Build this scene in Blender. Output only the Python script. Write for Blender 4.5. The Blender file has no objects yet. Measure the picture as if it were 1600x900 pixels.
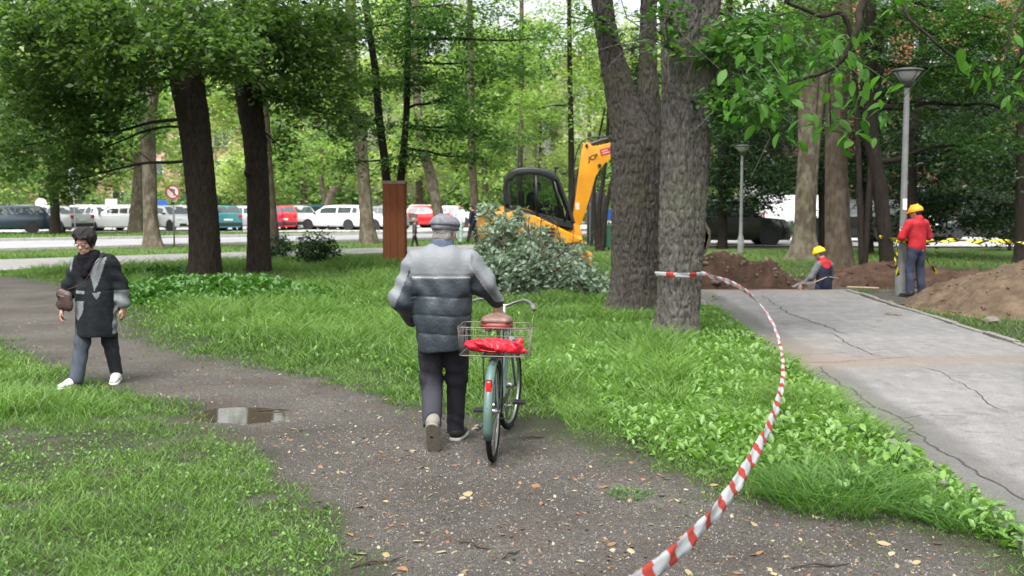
import bpy, bmesh, math, random
import numpy as np
from mathutils import Vector, Matrix, Euler

R = math.radians
random.seed(7)
rng = np.random.default_rng(7)
S = bpy.context.scene
COL = S.collection

# ------------------------------------------------------------------ camera, sky, sun, exposure
cam_d = bpy.data.cameras.new('camera')
cam_d.lens = 38.25
cam_d.sensor_width = 36.0
cam_d.clip_end = 1500
cam_d.clip_start = 0.05
cam_d.dof.use_dof = True
cam_d.dof.focus_distance = 8.2
cam_d.dof.aperture_fstop = 3.2
cam = bpy.data.objects.new('camera', cam_d)
COL.objects.link(cam)
CAM_H = 1.7
PITCH = math.atan(134 / 1700)
cam.location = (0, 0, CAM_H)
cam.rotation_euler = (math.pi / 2 - PITCH, 0, 0)
S.camera = cam

world = bpy.data.worlds.new('World')
S.world = world
world.use_nodes = True
wn = world.node_tree
wn.nodes.clear()
SUN_EL, SUN_AZ = R(62), R(200)
sky = wn.nodes.new('ShaderNodeTexSky')
sky.sky_type = 'NISHITA'
sky.sun_disc = False
sky.sun_elevation = SUN_EL
sky.sun_rotation = SUN_AZ
sky.air_density = 1.0
sky.dust_density = 6.0
sky.ozone_density = 1.0
hsv = wn.nodes.new('ShaderNodeHueSaturation')
hsv.inputs['Saturation'].default_value = 0.22      # the overcast sky is nearly white
bg = wn.nodes.new('ShaderNodeBackground')
bg.inputs['Strength'].default_value = 0.15
wo = wn.nodes.new('ShaderNodeOutputWorld')
wn.links.new(sky.outputs[0], hsv.inputs['Color'])
wn.links.new(hsv.outputs[0], bg.inputs['Color'])
wn.links.new(bg.outputs[0], wo.inputs['Surface'])

sun_d = bpy.data.lights.new('sun', 'SUN')
sun_d.energy = 1.5
sun_d.angle = R(25)
sun_d.color = (1.0, 0.97, 0.92)
sun = bpy.data.objects.new('sun', sun_d)
COL.objects.link(sun)
sdir = Vector((math.cos(SUN_EL) * math.sin(SUN_AZ), math.cos(SUN_EL) * math.cos(SUN_AZ), math.sin(SUN_EL)))
sun.rotation_euler = sdir.to_track_quat('Z', 'Y').to_euler()

S.view_settings.view_transform = 'Standard'
S.view_settings.look = 'None'
S.view_settings.exposure = 1.45
S.view_settings.gamma = 1.0
S.render.engine = 'CYCLES'
S.cycles.use_denoising = True
S.cycles.max_bounces = 7
S.cycles.diffuse_bounces = 3
S.cycles.glossy_bounces = 3
S.cycles.transmission_bounces = 4
S.cycles.transparent_max_bounces = 8
S.cycles.caustics_reflective = False
S.cycles.caustics_refractive = False

# ------------------------------------------------------------------ where things stand (photo measurements to metres)
_cp, _sp = math.cos(PITCH), math.sin(PITCH)
def ray(px, py):
    u, v = (px - 800) / 1700, (450 - py) / 1700
    return Vector((u, _cp + v * _sp, -_sp + v * _cp))
def G(px, py, z=0.0):
    r = ray(px, py)
    t = (z - CAM_H) / r.z
    return Vector((r.x * t, r.y * t, z))
def P(px, py, Y):
    r = ray(px, py)
    t = Y / r.y
    return Vector((r.x * t, Y, CAM_H + r.z * t))

# ------------------------------------------------------------------ numpy value noise
_perm = rng.integers(0, 1 << 30, 4096)
def _h(i, j, k):
    return (_perm[(i * 73 + _perm[(j * 179 + _perm[k & 4095]) & 4095]) & 4095] & 0xffff) / 65535.0
def vnoise(x, y, z=0.0):
    x, y, z = np.broadcast_arrays(np.asarray(x, float), np.asarray(y, float), np.asarray(z, float))
    xi, yi, zi = np.floor(x).astype(int), np.floor(y).astype(int), np.floor(z).astype(int)
    fx, fy, fz = x - xi, y - yi, z - zi
    fx, fy, fz = fx*fx*(3-2*fx), fy*fy*(3-2*fy), fz*fz*(3-2*fz)
    def L(k):
        a = _h(xi, yi, k) * (1-fx) + _h(xi+1, yi, k) * fx
        b = _h(xi, yi+1, k) * (1-fx) + _h(xi+1, yi+1, k) * fx
        return a * (1-fy) + b * fy
    return (L(zi) * (1-fz) + L(zi+1) * fz) * 2 - 1
def fbm(x, y, z=0.0, o=4):
    s, a = 0, 1.0
    for i in range(o):
        s = s + a * vnoise(np.asarray(x) * 2**i + 17*i, np.asarray(y) * 2**i + 5*i, np.asarray(z) * 2**i)
        a *= 0.5
    return s / 1.9
def sstep(a, b, x):
    t = np.clip((x - a) / (b - a), 0, 1)
    return t * t * (3 - 2 * t)

# ------------------------------------------------------------------ objects and tags
def tag(o, label=None, cat=None, group=None, kind=None):
    if label: o['label'] = label
    if cat: o['category'] = cat
    if group: o['group'] = group
    if kind: o['kind'] = kind
    return o
def empty(name, loc=(0, 0, 0), rz=0.0, label=None, cat=None, group=None, scale=1.0):
    o = bpy.data.objects.new(name, None)
    o.empty_display_size = 0.2
    COL.objects.link(o)
    o.location = loc
    o.rotation_euler = (0, 0, rz)
    o.scale = (scale,) * 3
    return tag(o, label, cat, group)
def link(name, me, parent=None):
    o = bpy.data.objects.new(name, me)
    COL.objects.link(o)
    if parent is not None: o.parent = parent
    return o
def copy_tree(o, parent=None):
    c = o.copy()
    COL.objects.link(c)
    c.parent = parent
    for ch in list(o.children):
        copy_tree(ch, c)
    return c
def np_mesh(name, V, F, mats, parent=None, smooth=True, tone=None, mi=None, attrs=None):
    """V (n,3), F (m,k) of constant k; optional point attribute 'tone'."""
    V = np.ascontiguousarray(V, dtype=np.float32); F = np.ascontiguousarray(F, dtype=np.int32)
    me = bpy.data.meshes.new(name)
    k = F.shape[1]
    me.vertices.add(len(V)); me.vertices.foreach_set('co', V.ravel())
    me.loops.add(F.size); me.loops.foreach_set('vertex_index', F.ravel())
    me.polygons.add(len(F))
    me.polygons.foreach_set('loop_start', np.arange(0, F.size, k, dtype=np.int32))
    me.polygons.foreach_set('loop_total', np.full(len(F), k, dtype=np.int32))
    if smooth: me.polygons.foreach_set('use_smooth', np.ones(len(F), dtype=bool))
    for m in (mats if isinstance(mats, (list, tuple)) else [mats]): me.materials.append(m)
    if mi is not None: me.polygons.foreach_set('material_index', np.asarray(mi, dtype=np.int32))
    if tone is not None:
        a = me.attributes.new('tone', 'FLOAT', 'POINT'); a.data.foreach_set('value', np.asarray(tone, dtype=np.float32))
    for n, arr in (attrs or {}).items():
        a = me.attributes.new(n, 'FLOAT', 'POINT'); a.data.foreach_set('value', np.asarray(arr, dtype=np.float32))
    me.update(calc_edges=True)
    return link(name, me, parent)

class MB:
    """collects shapes, builds ONE mesh object"""
    def __init__(s): s.v, s.f, s.m = [], [], []
    def add(s, vf, mi=0, M=None):
        v, f = vf
        b = len(s.v)
        if M is not None: v = [M @ Vector(p) for p in v]
        s.v += [tuple(p) for p in v]
        s.f += [tuple(i + b for i in q) for q in f]
        s.m += [mi] * len(f)
        return s
    def build(s, name, mats, parent=None, smooth=False, autosmooth=None):
        me = bpy.data.meshes.new(name)
        me.from_pydata(s.v, [], s.f)
        for m in (mats if isinstance(mats, (list, tuple)) else [mats]): me.materials.append(m)
        me.polygons.foreach_set('material_index', s.m)
        if smooth: me.polygons.foreach_set('use_smooth', [True] * len(s.f))
        me.update()
        if autosmooth is not None:
            me.polygons.foreach_set('use_smooth', [True] * len(s.f))
            me.set_sharp_from_angle(angle=R(autosmooth))
        return link(name, me, parent)

def box(c, s):
    x, y, z = (q / 2 for q in s)
    v = [(c[0]+i*x, c[1]+j*y, c[2]+k*z) for i in (-1, 1) for j in (-1, 1) for k in (-1, 1)]
    return v, [(0,1,3,2), (4,6,7,5), (0,4,5,1), (2,3,7,6), (0,2,6,4), (1,5,7,3)]
def rbox(c, s, r=0.02, seg=2):
    bm = bmesh.new()
    bmesh.ops.create_cube(bm, size=1)
    bmesh.ops.scale(bm, vec=s, verts=bm.verts)
    bmesh.ops.bevel(bm, geom=list(bm.edges), offset=min(r, min(s)*0.49), segments=seg, profile=0.5, affect='EDGES')
    bmesh.ops.translate(bm, vec=c, verts=bm.verts)
    v = [tuple(q.co) for q in bm.verts]; bm.verts.index_update()
    f = [tuple(w.index for w in q.verts) for q in bm.faces]
    bm.free()
    return v, f
def frames(pts):
    pts = [Vector(p) for p in pts]
    T = []
    for i in range(len(pts)):
        a = pts[max(i-1, 0)]; b = pts[min(i+1, len(pts)-1)]
        t = (b - a)
        T.append(t.normalized() if t.length > 1e-9 else Vector((0, 0, 1)))
    up = Vector((0, 0, 1)) if abs(T[0].z) < 0.9 else Vector((1, 0, 0))
    n = (up - T[0] * up.dot(T[0])).normalized()
    N = []
    for t in T:
        n = (n - t * n.dot(t)).normalized()
        N.append(n.copy())
    return pts, T, N
def tube(pts, r, seg=8, cap=True, closed=False, flat=1.0):
    pts, T, N = frames(pts)
    n = len(pts)
    rr = r if isinstance(r, (list, tuple)) else [r] * n
    v, f = [], []
    for p, t, nn, ra in zip(pts, T, N, rr):
        b = t.cross(nn)
        for k in range(seg):
            a = 2 * math.pi * k / seg
            v.append(tuple(p + nn * (math.cos(a) * ra * flat) + b * (math.sin(a) * ra)))
    for i in range(n - 1 + (1 if closed else 0)):
        j = (i + 1) % n
        for k in range(seg):
            k2 = (k + 1) % seg
            f.append((i*seg+k, i*seg+k2, j*seg+k2, j*seg+k))
    if cap and not closed:
        f.append(tuple(range(seg))[::-1]); f.append(tuple((n-1)*seg + k for k in range(seg)))
    return v, f
def lathe(prof, seg=16, M=None):
    """prof list of (r, z); around Z"""
    v, f = [], []
    for r_, z in prof:
        for k in range(seg):
            a = 2*math.pi*k/seg
            v.append((r_*math.cos(a), r_*math.sin(a), z))
    for i in range(len(prof)-1):
        for k in range(seg):
            k2 = (k+1) % seg
            f.append((i*seg+k, i*seg+k2, (i+1)*seg+k2, (i+1)*seg+k))
    f.append(tuple(range(seg))[::-1]); f.append(tuple((len(prof)-1)*seg+k for k in range(seg)))
    if M is not None: v = [tuple(M @ Vector(p)) for p in v]
    return v, f
def ball(c, r, seg=12, rings=8):
    r = r if isinstance(r, (tuple, list)) else (r, r, r)
    v, f = [(c[0], c[1], c[2]-r[2])], []
    for i in range(1, rings):
        t = math.pi * i / rings
        for k in range(seg):
            a = 2*math.pi*k/seg
            v.append((c[0]+r[0]*math.sin(t)*math.cos(a), c[1]+r[1]*math.sin(t)*math.sin(a), c[2]-r[2]*math.cos(t)))
    v.append((c[0], c[1], c[2]+r[2]))
    for k in range(seg):
        k2 = (k+1) % seg
        f.append((0, 1+k2, 1+k))
        for i in range(rings-2):
            f.append((1+i*seg+k, 1+i*seg+k2, 1+(i+1)*seg+k2, 1+(i+1)*seg+k))
        f.append((1+(rings-2)*seg+k, 1+(rings-2)*seg+k2, len(v)-1))
    return v, f
def prism(poly, y0, y1, bevel=0.0):
    """poly in XZ, extruded along Y"""
    bm = bmesh.new()
    a = [bm.verts.new((x, y0, z)) for x, z in poly]
    fc = bm.faces.new(a)
    r = bmesh.ops.extrude_face_region(bm, geom=[fc])
    vs = [g for g in r['geom'] if isinstance(g, bmesh.types.BMVert)]
    bmesh.ops.translate(bm, vec=(0, y1-y0, 0), verts=vs)
    bmesh.ops.recalc_face_normals(bm, faces=bm.faces)
    if bevel > 0:
        bmesh.ops.bevel(bm, geom=list(bm.edges), offset=bevel, segments=2, profile=0.6, affect='EDGES')
    bm.verts.index_update()
    v = [tuple(q.co) for q in bm.verts]; f = [tuple(w.index for w in q.verts) for q in bm.faces]
    bm.free()
    return v, f
def smooth_path(pts, n=6):
    pts = [Vector(p) for p in pts]
    out = []
    for i in range(len(pts)-1):
        p0 = pts[max(i-1, 0)]; p1 = pts[i]; p2 = pts[i+1]; p3 = pts[min(i+2, len(pts)-1)]
        for k in range(n):
            t = k / n
            out.append(0.5*((2*p1)+(p2-p0)*t+(2*p0-5*p1+4*p2-p3)*t*t+(3*p1-p0-3*p2+p3)*t**3))
    out.append(pts[-1])
    return out

# ------------------------------------------------------------------ materials
def _new(name):
    m = bpy.data.materials.new(name); m.use_nodes = True
    nt = m.node_tree
    b = nt.nodes['Principled BSDF']
    return m, nt, b
def mat(name, col, rough=0.6, metal=0.0, var=0.15, scale=8.0, bump=0.0, bscale=60.0, spec=0.4, coat=0.0, alpha=None, stretch=None, col2=None):
    m, nt, b = _new(name)
    if rough >= .8: spec = min(spec, .15)
    b.inputs['Roughness'].default_value = rough
    b.inputs['Metallic'].default_value = metal
    b.inputs['Specular IOR Level'].default_value = spec
    b.inputs['Coat Weight'].default_value = coat
    tc = nt.nodes.new('ShaderNodeTexCoord'); mp = nt.nodes.new('ShaderNodeMapping')
    nt.links.new(tc.outputs['Object'], mp.inputs[0])
    if stretch: mp.inputs['Scale'].default_value = stretch
    n = nt.nodes.new('ShaderNodeTexNoise'); n.inputs['Scale'].default_value = scale; n.inputs['Detail'].default_value = 6
    nt.links.new(mp.outputs[0], n.inputs['Vector'])
    cr = nt.nodes.new('ShaderNodeValToRGB')
    c2 = col2 or tuple(min(1, c*(1+var)) for c in col)
    c1 = tuple(c*(1-var) for c in col) if col2 is None else col
    cr.color_ramp.elements[0].color = (*c1, 1); cr.color_ramp.elements[1].color = (*c2, 1)
    cr.color_ramp.elements[0].position = 0.3; cr.color_ramp.elements[1].position = 0.7
    nt.links.new(n.outputs['Fac'], cr.inputs[0]); nt.links.new(cr.outputs[0], b.inputs['Base Color'])
    if bump > 0:
        n2 = nt.nodes.new('ShaderNodeTexNoise'); n2.inputs['Scale'].default_value = bscale; n2.inputs['Detail'].default_value = 5
        nt.links.new(mp.outputs[0], n2.inputs['Vector'])
        bp = nt.nodes.new('ShaderNodeBump'); bp.inputs['Strength'].default_value = bump; bp.inputs['Distance'].default_value = 0.02
        nt.links.new(n2.outputs['Fac'], bp.inputs['Height']); nt.links.new(bp.outputs[0], b.inputs['Normal'])
    return m
def glassy(name, col=(0.02, 0.03, 0.03), rough=0.05):
    return mat(name, col, rough, var=0.05, spec=0.8, coat=0.3)
def clear_glass(name, tint=(0.75, 0.85, 0.8)):
    m, nt, b = _new(name)
    nt.nodes.remove(b)
    o = nt.nodes['Material Output']
    t = nt.nodes.new('ShaderNodeBsdfTransparent'); t.inputs[0].default_value = (*tint, 1)
    g = nt.nodes.new('ShaderNodeBsdfGlossy'); g.inputs['Roughness'].default_value = 0.03
    fr = nt.nodes.new('ShaderNodeFresnel'); fr.inputs[0].default_value = 1.5
    mx = nt.nodes.new('ShaderNodeMixShader')
    nt.links.new(fr.outputs[0], mx.inputs[0]); nt.links.new(t.outputs[0], mx.inputs[1]); nt.links.new(g.outputs[0], mx.inputs[2])
    nt.links.new(mx.outputs[0], o.inputs['Surface'])
    return m
def leafmat(name, dark, light, trans=0.4, rough=0.45, spec=0.35, tcol=None):
    m, nt, b = _new(name)
    at = nt.nodes.new('ShaderNodeAttribute'); at.attribute_name = 'tone'
    cr = nt.nodes.new('ShaderNodeValToRGB')
    cr.color_ramp.elements[0].color = (*dark, 1); cr.color_ramp.elements[1].color = (*light, 1)
    nt.links.new(at.outputs['Fac'], cr.inputs[0]); nt.links.new(cr.outputs[0], b.inputs['Base Color'])
    b.inputs['Roughness'].default_value = rough
    b.inputs['Specular IOR Level'].default_value = spec
    tr = nt.nodes.new('ShaderNodeBsdfTranslucent')
    mul = nt.nodes.new('ShaderNodeMix'); mul.data_type = 'RGBA'; mul.blend_type = 'MULTIPLY'; mul.inputs[0].default_value = 1
    nt.links.new(cr.outputs[0], mul.inputs[6]); mul.inputs[7].default_value = (*(tcol or (1.5, 1.7, 0.7)), 1)
    nt.links.new(mul.outputs[2], tr.inputs[0])
    mx = nt.nodes.new('ShaderNodeMixShader'); mx.inputs[0].default_value = trans
    nt.links.new(b.outputs[0], mx.inputs[1]); nt.links.new(tr.outputs[0], mx.inputs[2])
    nt.links.new(mx.outputs[0], nt.nodes['Material Output'].inputs['Surface'])
    return m
def barkmat(name, c1, c2, scale=14, bump=0.9, flakes=None, zs=0.3):
    m, nt, b = _new(name)
    tc = nt.nodes.new('ShaderNodeTexCoord'); mp = nt.nodes.new('ShaderNodeMapping')
    mp.inputs['Scale'].default_value = (1, 1, zs)
    nt.links.new(tc.outputs['Object'], mp.inputs[0])
    n = nt.nodes.new('ShaderNodeTexNoise'); n.inputs['Scale'].default_value = scale; n.inputs['Detail'].default_value = 8; n.inputs['Roughness'].default_value = 0.7
    nt.links.new(mp.outputs[0], n.inputs['Vector'])
    vo = nt.nodes.new('ShaderNodeTexVoronoi'); vo.feature = 'DISTANCE_TO_EDGE'; vo.inputs['Scale'].default_value = scale*1.6
    mixv = nt.nodes.new('ShaderNodeMix'); mixv.data_type = 'RGBA'; mixv.inputs[0].default_value = 0.08
    nt.links.new(mp.outputs[0], mixv.inputs[6]); nt.links.new(n.outputs['Color'], mixv.inputs[7])
    nt.links.new(mixv.outputs[2], vo.inputs['Vector'])
    cr = nt.nodes.new('ShaderNodeValToRGB')
    cr.color_ramp.elements[0].color = (*c1, 1); cr.color_ramp.elements[1].color = (*c2, 1)
    cr.color_ramp.elements[0].position = 0.35; cr.color_ramp.elements[1].position = 0.68
    nt.links.new(n.outputs['Fac'], cr.inputs[0])
    out = cr.outputs[0]
    if flakes:
        n3 = nt.nodes.new('ShaderNodeTexNoise'); n3.inputs['Scale'].default_value = 5.5; n3.inputs['Detail'].default_value = 3
        mp3 = nt.nodes.new('ShaderNodeMapping'); mp3.inputs['Scale'].default_value = (1, 1, 0.6)
        nt.links.new(tc.outputs['Object'], mp3.inputs[0]); nt.links.new(mp3.outputs[0], n3.inputs['Vector'])
        cr3 = nt.nodes.new('ShaderNodeValToRGB'); cr3.color_ramp.elements[0].position = 0.46; cr3.color_ramp.elements[1].position = 0.62
        nt.links.new(n3.outputs['Fac'], cr3.inputs[0])
        mm = nt.nodes.new('ShaderNodeMix'); mm.data_type = 'RGBA'
        nt.links.new(cr3.outputs[0], mm.inputs[0]); nt.links.new(out, mm.inputs[6]); mm.inputs[7].default_value = (*flakes, 1)
        out = mm.outputs[2]
    n4 = nt.nodes.new('ShaderNodeTexNoise'); n4.inputs['Scale'].default_value = 1.8; n4.inputs['Detail'].default_value = 6
    nt.links.new(tc.outputs['Object'], n4.inputs['Vector'])
    cr4 = nt.nodes.new('ShaderNodeValToRGB'); cr4.color_ramp.elements[0].position = 0.48; cr4.color_ramp.elements[1].position = 0.72
    cr4.color_ramp.elements[1].color = (.55, .55, .55, 1)
    nt.links.new(n4.outputs['Fac'], cr4.inputs[0])
    mo = nt.nodes.new('ShaderNodeMix'); mo.data_type = 'RGBA'
    nt.links.new(cr4.outputs[0], mo.inputs[0]); nt.links.new(out, mo.inputs[6])
    mo.inputs[7].default_value = (c2[0]*.62, c2[1]*.75, c2[2]*.45, 1)       # moss and lichen patches
    out = mo.outputs[2]
    nt.links.new(out, b.inputs['Base Color'])
    b.inputs['Roughness'].default_value = 0.9; b.inputs['Specular IOR Level'].default_value = 0.2
    mt = nt.nodes.new('ShaderNodeMath'); mt.operation = 'MULTIPLY_ADD'; mt.inputs[1].default_value = 0.8
    sm = nt.nodes.new('ShaderNodeMath'); sm.operation = 'MINIMUM'; sm.inputs[1].default_value = 0.25
    nt.links.new(vo.outputs['Distance'], sm.inputs[0])
    nt.links.new(sm.outputs[0], mt.inputs[0]); nt.links.new(n.outputs['Fac'], mt.inputs[2])
    bp = nt.nodes.new('ShaderNodeBump'); bp.inputs['Strength'].default_value = bump; bp.inputs['Distance'].default_value = 0.04
    nt.links.new(mt.outputs[0], bp.inputs['Height']); nt.links.new(bp.outputs[0], b.inputs['Normal'])
    return m
# ------------------------------------------------------------------ ground: heights and where the bare path runs
PATH_PX = [(-400,420),(0,430),(60,435),(100,448),(185,490),(215,520),(260,546),(330,560),(420,574),(520,594),(600,616),(700,648),
           (800,664),(880,686),(940,712),(1020,738),(1110,765),(1200,786),(1300,800),(1400,822),(1500,858),(1560,885),(1640,960),
           (1500,1300),(300,1300),(480,960),(560,900),(510,820),(430,765),(385,705),(325,662),(250,628),(150,600),(80,570),(0,532),(-400,470)]
PATH_W = np.array([G(*p)[:2] for p in PATH_PX])
def poly_sd(x, y, poly):
    """signed distance, negative inside"""
    d = np.full(x.shape, 1e9); inside = np.zeros(x.shape, bool)
    n = len(poly)
    for i in range(n):
        ax, ay = poly[i]; bx, by = poly[(i+1) % n]
        ex, ey = bx-ax, by-ay
        t = np.clip(((x-ax)*ex+(y-ay)*ey)/(ex*ex+ey*ey+1e-12), 0, 1)
        d = np.minimum(d, np.hypot(x-ax-t*ex, y-ay-t*ey))
        c = ((ay > y) != (by > y)) & (x < (bx-ax)*(y-ay)/(by-ay+1e-12)+ax)
        inside ^= c
    return np.where(inside, -d, d)
ASPH_L = lambda y: 2.36 + 0.05*y
ASPH_R = lambda y: 5.32 + 0.052*y
ASPH_END = 21.0
def dirtmask(x, y):
    sd = poly_sd(x, y, PATH_W)
    w = 0.10 + 0.02*y
    n = fbm(x*1.3, y*1.3, 3.0)*0.32 + fbm(x*5, y*5, 8.0)*0.14
    m = 1 - sstep(-w, w, sd + n)
    # dug-up earth round the trench and the bare soil at the foot of the mound
    q = np.maximum(np.abs((x-7.6)/3.9), np.abs((y-22.3)/1.5)) + fbm(x*0.9, y*0.9, 11)*0.25
    m = np.maximum(m, 1 - sstep(0.9, 1.1, q))
    q = np.hypot((x-8.0)/2.6, (y-18.6)/2.0) + fbm(x, y, 12)*0.2
    m = np.maximum(m, 1 - sstep(0.85, 1.1, q))
    # soil mixed into the grass under the two dark trunks
    q = np.hypot((x+6.2)/3.6, (y-25.5)/1.6) + fbm(x, y, 13)*0.4
    m = np.maximum(m, 0.7*(1 - sstep(0.7, 1.1, q)))
    q = np.hypot((x+1.3)/3.2, (y-27.5)/3.5) + fbm(x, y, 14)*0.4
    m = np.maximum(m, 0.55*(1 - sstep(0.7, 1.1, q)))
    return m
PUD = (-2.25, 8.85)
def height(x, y):
    x = np.asarray(x, float); y = np.asarray(y, float)
    near = 1 - sstep(30, 60, y)
    h = near*(fbm(x*0.45, y*0.45, 1.0)*0.035 + fbm(x*2.2, y*2.2, 2.0)*0.012)
    dm = 1 - sstep(-0.3, 0.3, poly_sd(x, y, PATH_W))
    h = h - 0.02*dm
    # asphalt bed
    ina = sstep(-0.15, 0.1, x-ASPH_L(y)) * sstep(-0.15, 0.1, ASPH_R(y)-x) * (1-sstep(ASPH_END-0.1, ASPH_END+0.2, y)) 
    h = h*(1-ina) - 0.06*ina
    # puddle hollow
    pr = np.hypot((x-PUD[0])/0.62, (y-PUD[1])/0.52) + 0.25*fbm(x*2.5, y*2.5, 5)
    h = h - 0.05*(1-sstep(0.35, 1.15, pr))
    # trench
    tr = sstep(-0.0, 0.25, x-3.3)*sstep(0, 0.3, 11.2-x)*sstep(0, 0.25, y-21.25)*sstep(0, 0.3, 22.9-y)
    h = h - 0.85*tr
    return h
def hz(x, y): return float(height(np.array([x]), np.array([y]))[0])

xs = np.concatenate([-np.geomspace(400, 14, 40), np.arange(-14, -5, 0.25)[1:], np.arange(-5, 5, 0.06), np.arange(5, 14, 0.14), np.geomspace(14, 400, 40)[1:]])
ys = np.concatenate([np.array([-60, -30, -15, -6, -2, 0, 0.8, 1.6]), np.arange(2.2, 12, 0.06), np.arange(12, 20.5, 0.16), np.arange(20.5, 24, 0.09), np.arange(24, 40, 0.4), np.geomspace(40, 600, 40)])
XX, YY = np.meshgrid(xs, ys)
gx, gy = XX.ravel(), YY.ravel()
gz = height(gx, gy)
dm = dirtmask(gx, gy)
dm = np.maximum(dm, .6*np.clip(fbm(gx*4.2, gy*4.2, 21)*2.0-0.05, 0, 1)*(gy < 12)*(gx < -0.04*gy+.2))
nx, ny = len(xs), len(ys)
idx = np.arange(nx*ny).reshape(ny, nx)
GF = np.stack([idx[:-1, :-1], idx[:-1, 1:], idx[1:, 1:], idx[1:, :-1]], -1).reshape(-1, 4)

def ground_material():
    m, nt, b = _new('ground soil')
    L, N = nt.links.new, nt.nodes.new
    tc = N('ShaderNodeTexCoord')
    def noise(scale, detail=6, rough=0.6):
        n = N('ShaderNodeTexNoise'); n.inputs['Scale'].default_value = scale; n.inputs['Detail'].default_value = detail; n.inputs['Roughness'].default_value = rough
        L(tc.outputs['Object'], n.inputs['Vector']); return n.outputs['Fac']
    def ramp(inp, stops):
        cr = N('ShaderNodeValToRGB'); e = cr.color_ramp.elements
        while len(e) < len(stops): e.new(0.5)
        for q, (p, c) in zip(e, stops): q.position = p; q.color = (*c, 1)
        L(inp, cr.inputs[0]); return cr.outputs[0]
    def mix(f, a, c, bt='MIX'):
        q = N('ShaderNodeMix'); q.data_type = 'RGBA'; q.blend_type = bt
        if isinstance(f, float): q.inputs[0].default_value = f
        else: L(f, q.inputs[0])
        for i, s in ((6, a), (7, c)):
            if isinstance(s, tuple): q.inputs[i].default_value = (*s, 1)
            else: L(s, q.inputs[i])
        return q.outputs[2]
    at = N('ShaderNodeAttribute'); at.attribute_name = 'dirt'
    big = ramp(noise(0.9), [(0.3, (0.070, 0.062, 0.053)), (0.5, (0.108, 0.099, 0.088)), (0.72, (0.148, 0.138, 0.124))])
    red = mix(ramp(noise(1.7, 5), [(0.5, (0, 0, 0)), (0.72, (0.6, 0.6, 0.6))]), big, (0.105, 0.072, 0.056))
    vo = N('ShaderNodeTexVoronoi'); vo.inputs['Scale'].default_value = 95; L(tc.outputs['Object'], vo.inputs['Vector'])
    grit = ramp(vo.outputs['Color'], [(0.0, (0.45, 0.45, 0.45)), (0.5, (1.05, 1.05, 1.05)), (1.0, (1.65, 1.62, 1.58))])
    dirt = mix(0.8, red, mix(1.0, red, grit, 'MULTIPLY'))
    dirt = mix(ramp(noise(30, 8, 0.8), [(0.42, (0.55, 0.55, 0.55)), (0.6, (0, 0, 0))]), dirt, (0.035, 0.029, 0.025))
    grass = ramp(noise(3.5, 8), [(0.3, (0.030, 0.030, 0.015)), (0.5, (0.034, 0.046, 0.017)), (0.7, (0.045, 0.068, 0.020))])
    grass = mix(ramp(noise(60, 6), [(0.4, (0, 0, 0)), (0.65, (0.8, 0.8, 0.8))]), grass, (0.026, 0.021, 0.014))
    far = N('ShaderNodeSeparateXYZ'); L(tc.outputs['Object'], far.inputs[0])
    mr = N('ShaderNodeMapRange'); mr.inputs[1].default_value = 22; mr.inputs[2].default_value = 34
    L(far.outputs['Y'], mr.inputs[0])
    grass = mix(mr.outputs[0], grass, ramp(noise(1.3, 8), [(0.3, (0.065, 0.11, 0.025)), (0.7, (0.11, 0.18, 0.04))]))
    col = mix(at.outputs['Fac'], grass, dirt)
    L(col, b.inputs['Base Color'])
    rr = N('ShaderNodeMapRange'); rr.inputs[3].default_value = 0.62; rr.inputs[4].default_value = 0.95
    L(noise(1.1, 4), rr.inputs[0]); L(rr.outputs[0], b.inputs['Roughness'])
    b.inputs['Specular IOR Level'].default_value = 0.3
    bp = N('ShaderNodeBump'); bp.inputs['Strength'].default_value = 1.0; bp.inputs['Distance'].default_value = 0.02
    ad = N('ShaderNodeMath'); ad.operation = 'ADD'; L(vo.outputs['Distance'], ad.inputs[0]); L(noise(40, 8, 0.75), ad.inputs[1])
    L(ad.outputs[0], bp.inputs['Height']); L(bp.outputs[0], b.inputs['Normal'])
    return m
MG = ground_material()
o = np_mesh('ground', np.stack([gx, gy, gz], 1), GF, MG, attrs={'dirt': dm}); tag(o, kind='structure')

# puddle: a level sheet the ground rises out of
pm, nt, b = _new('puddle water')
b.inputs['Base Color'].default_value = (0.05, 0.041, 0.03, 1); b.inputs['Roughness'].default_value = 0.05; b.inputs['Specular IOR Level'].default_value = 0.5
n = nt.nodes.new('ShaderNodeTexNoise'); n.inputs['Scale'].default_value = 5
bp = nt.nodes.new('ShaderNodeBump'); bp.inputs['Strength'].default_value = 0.03; bp.inputs['Distance'].default_value = 0.02
nt.links.new(n.outputs['Fac'], bp.inputs['Height']); nt.links.new(bp.outputs[0], b.inputs['Normal'])
PUDZ = float(np.min(height(PUD[0]+np.linspace(-.3,.3,9)[:,None]+np.zeros((9,9)), PUD[1]+np.linspace(-.2,.2,9)[None,:]+np.zeros((9,9))))) + 0.022
mb = MB(); pts = [(PUD[0]+0.9*math.cos(a)*1.0, PUD[1]+0.62*math.sin(a), PUDZ) for a in np.linspace(0, 2*math.pi, 33)[:-1]]
mb.add((pts, [tuple(range(32))])); tag(mb.build('water', pm), kind='structure')

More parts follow.
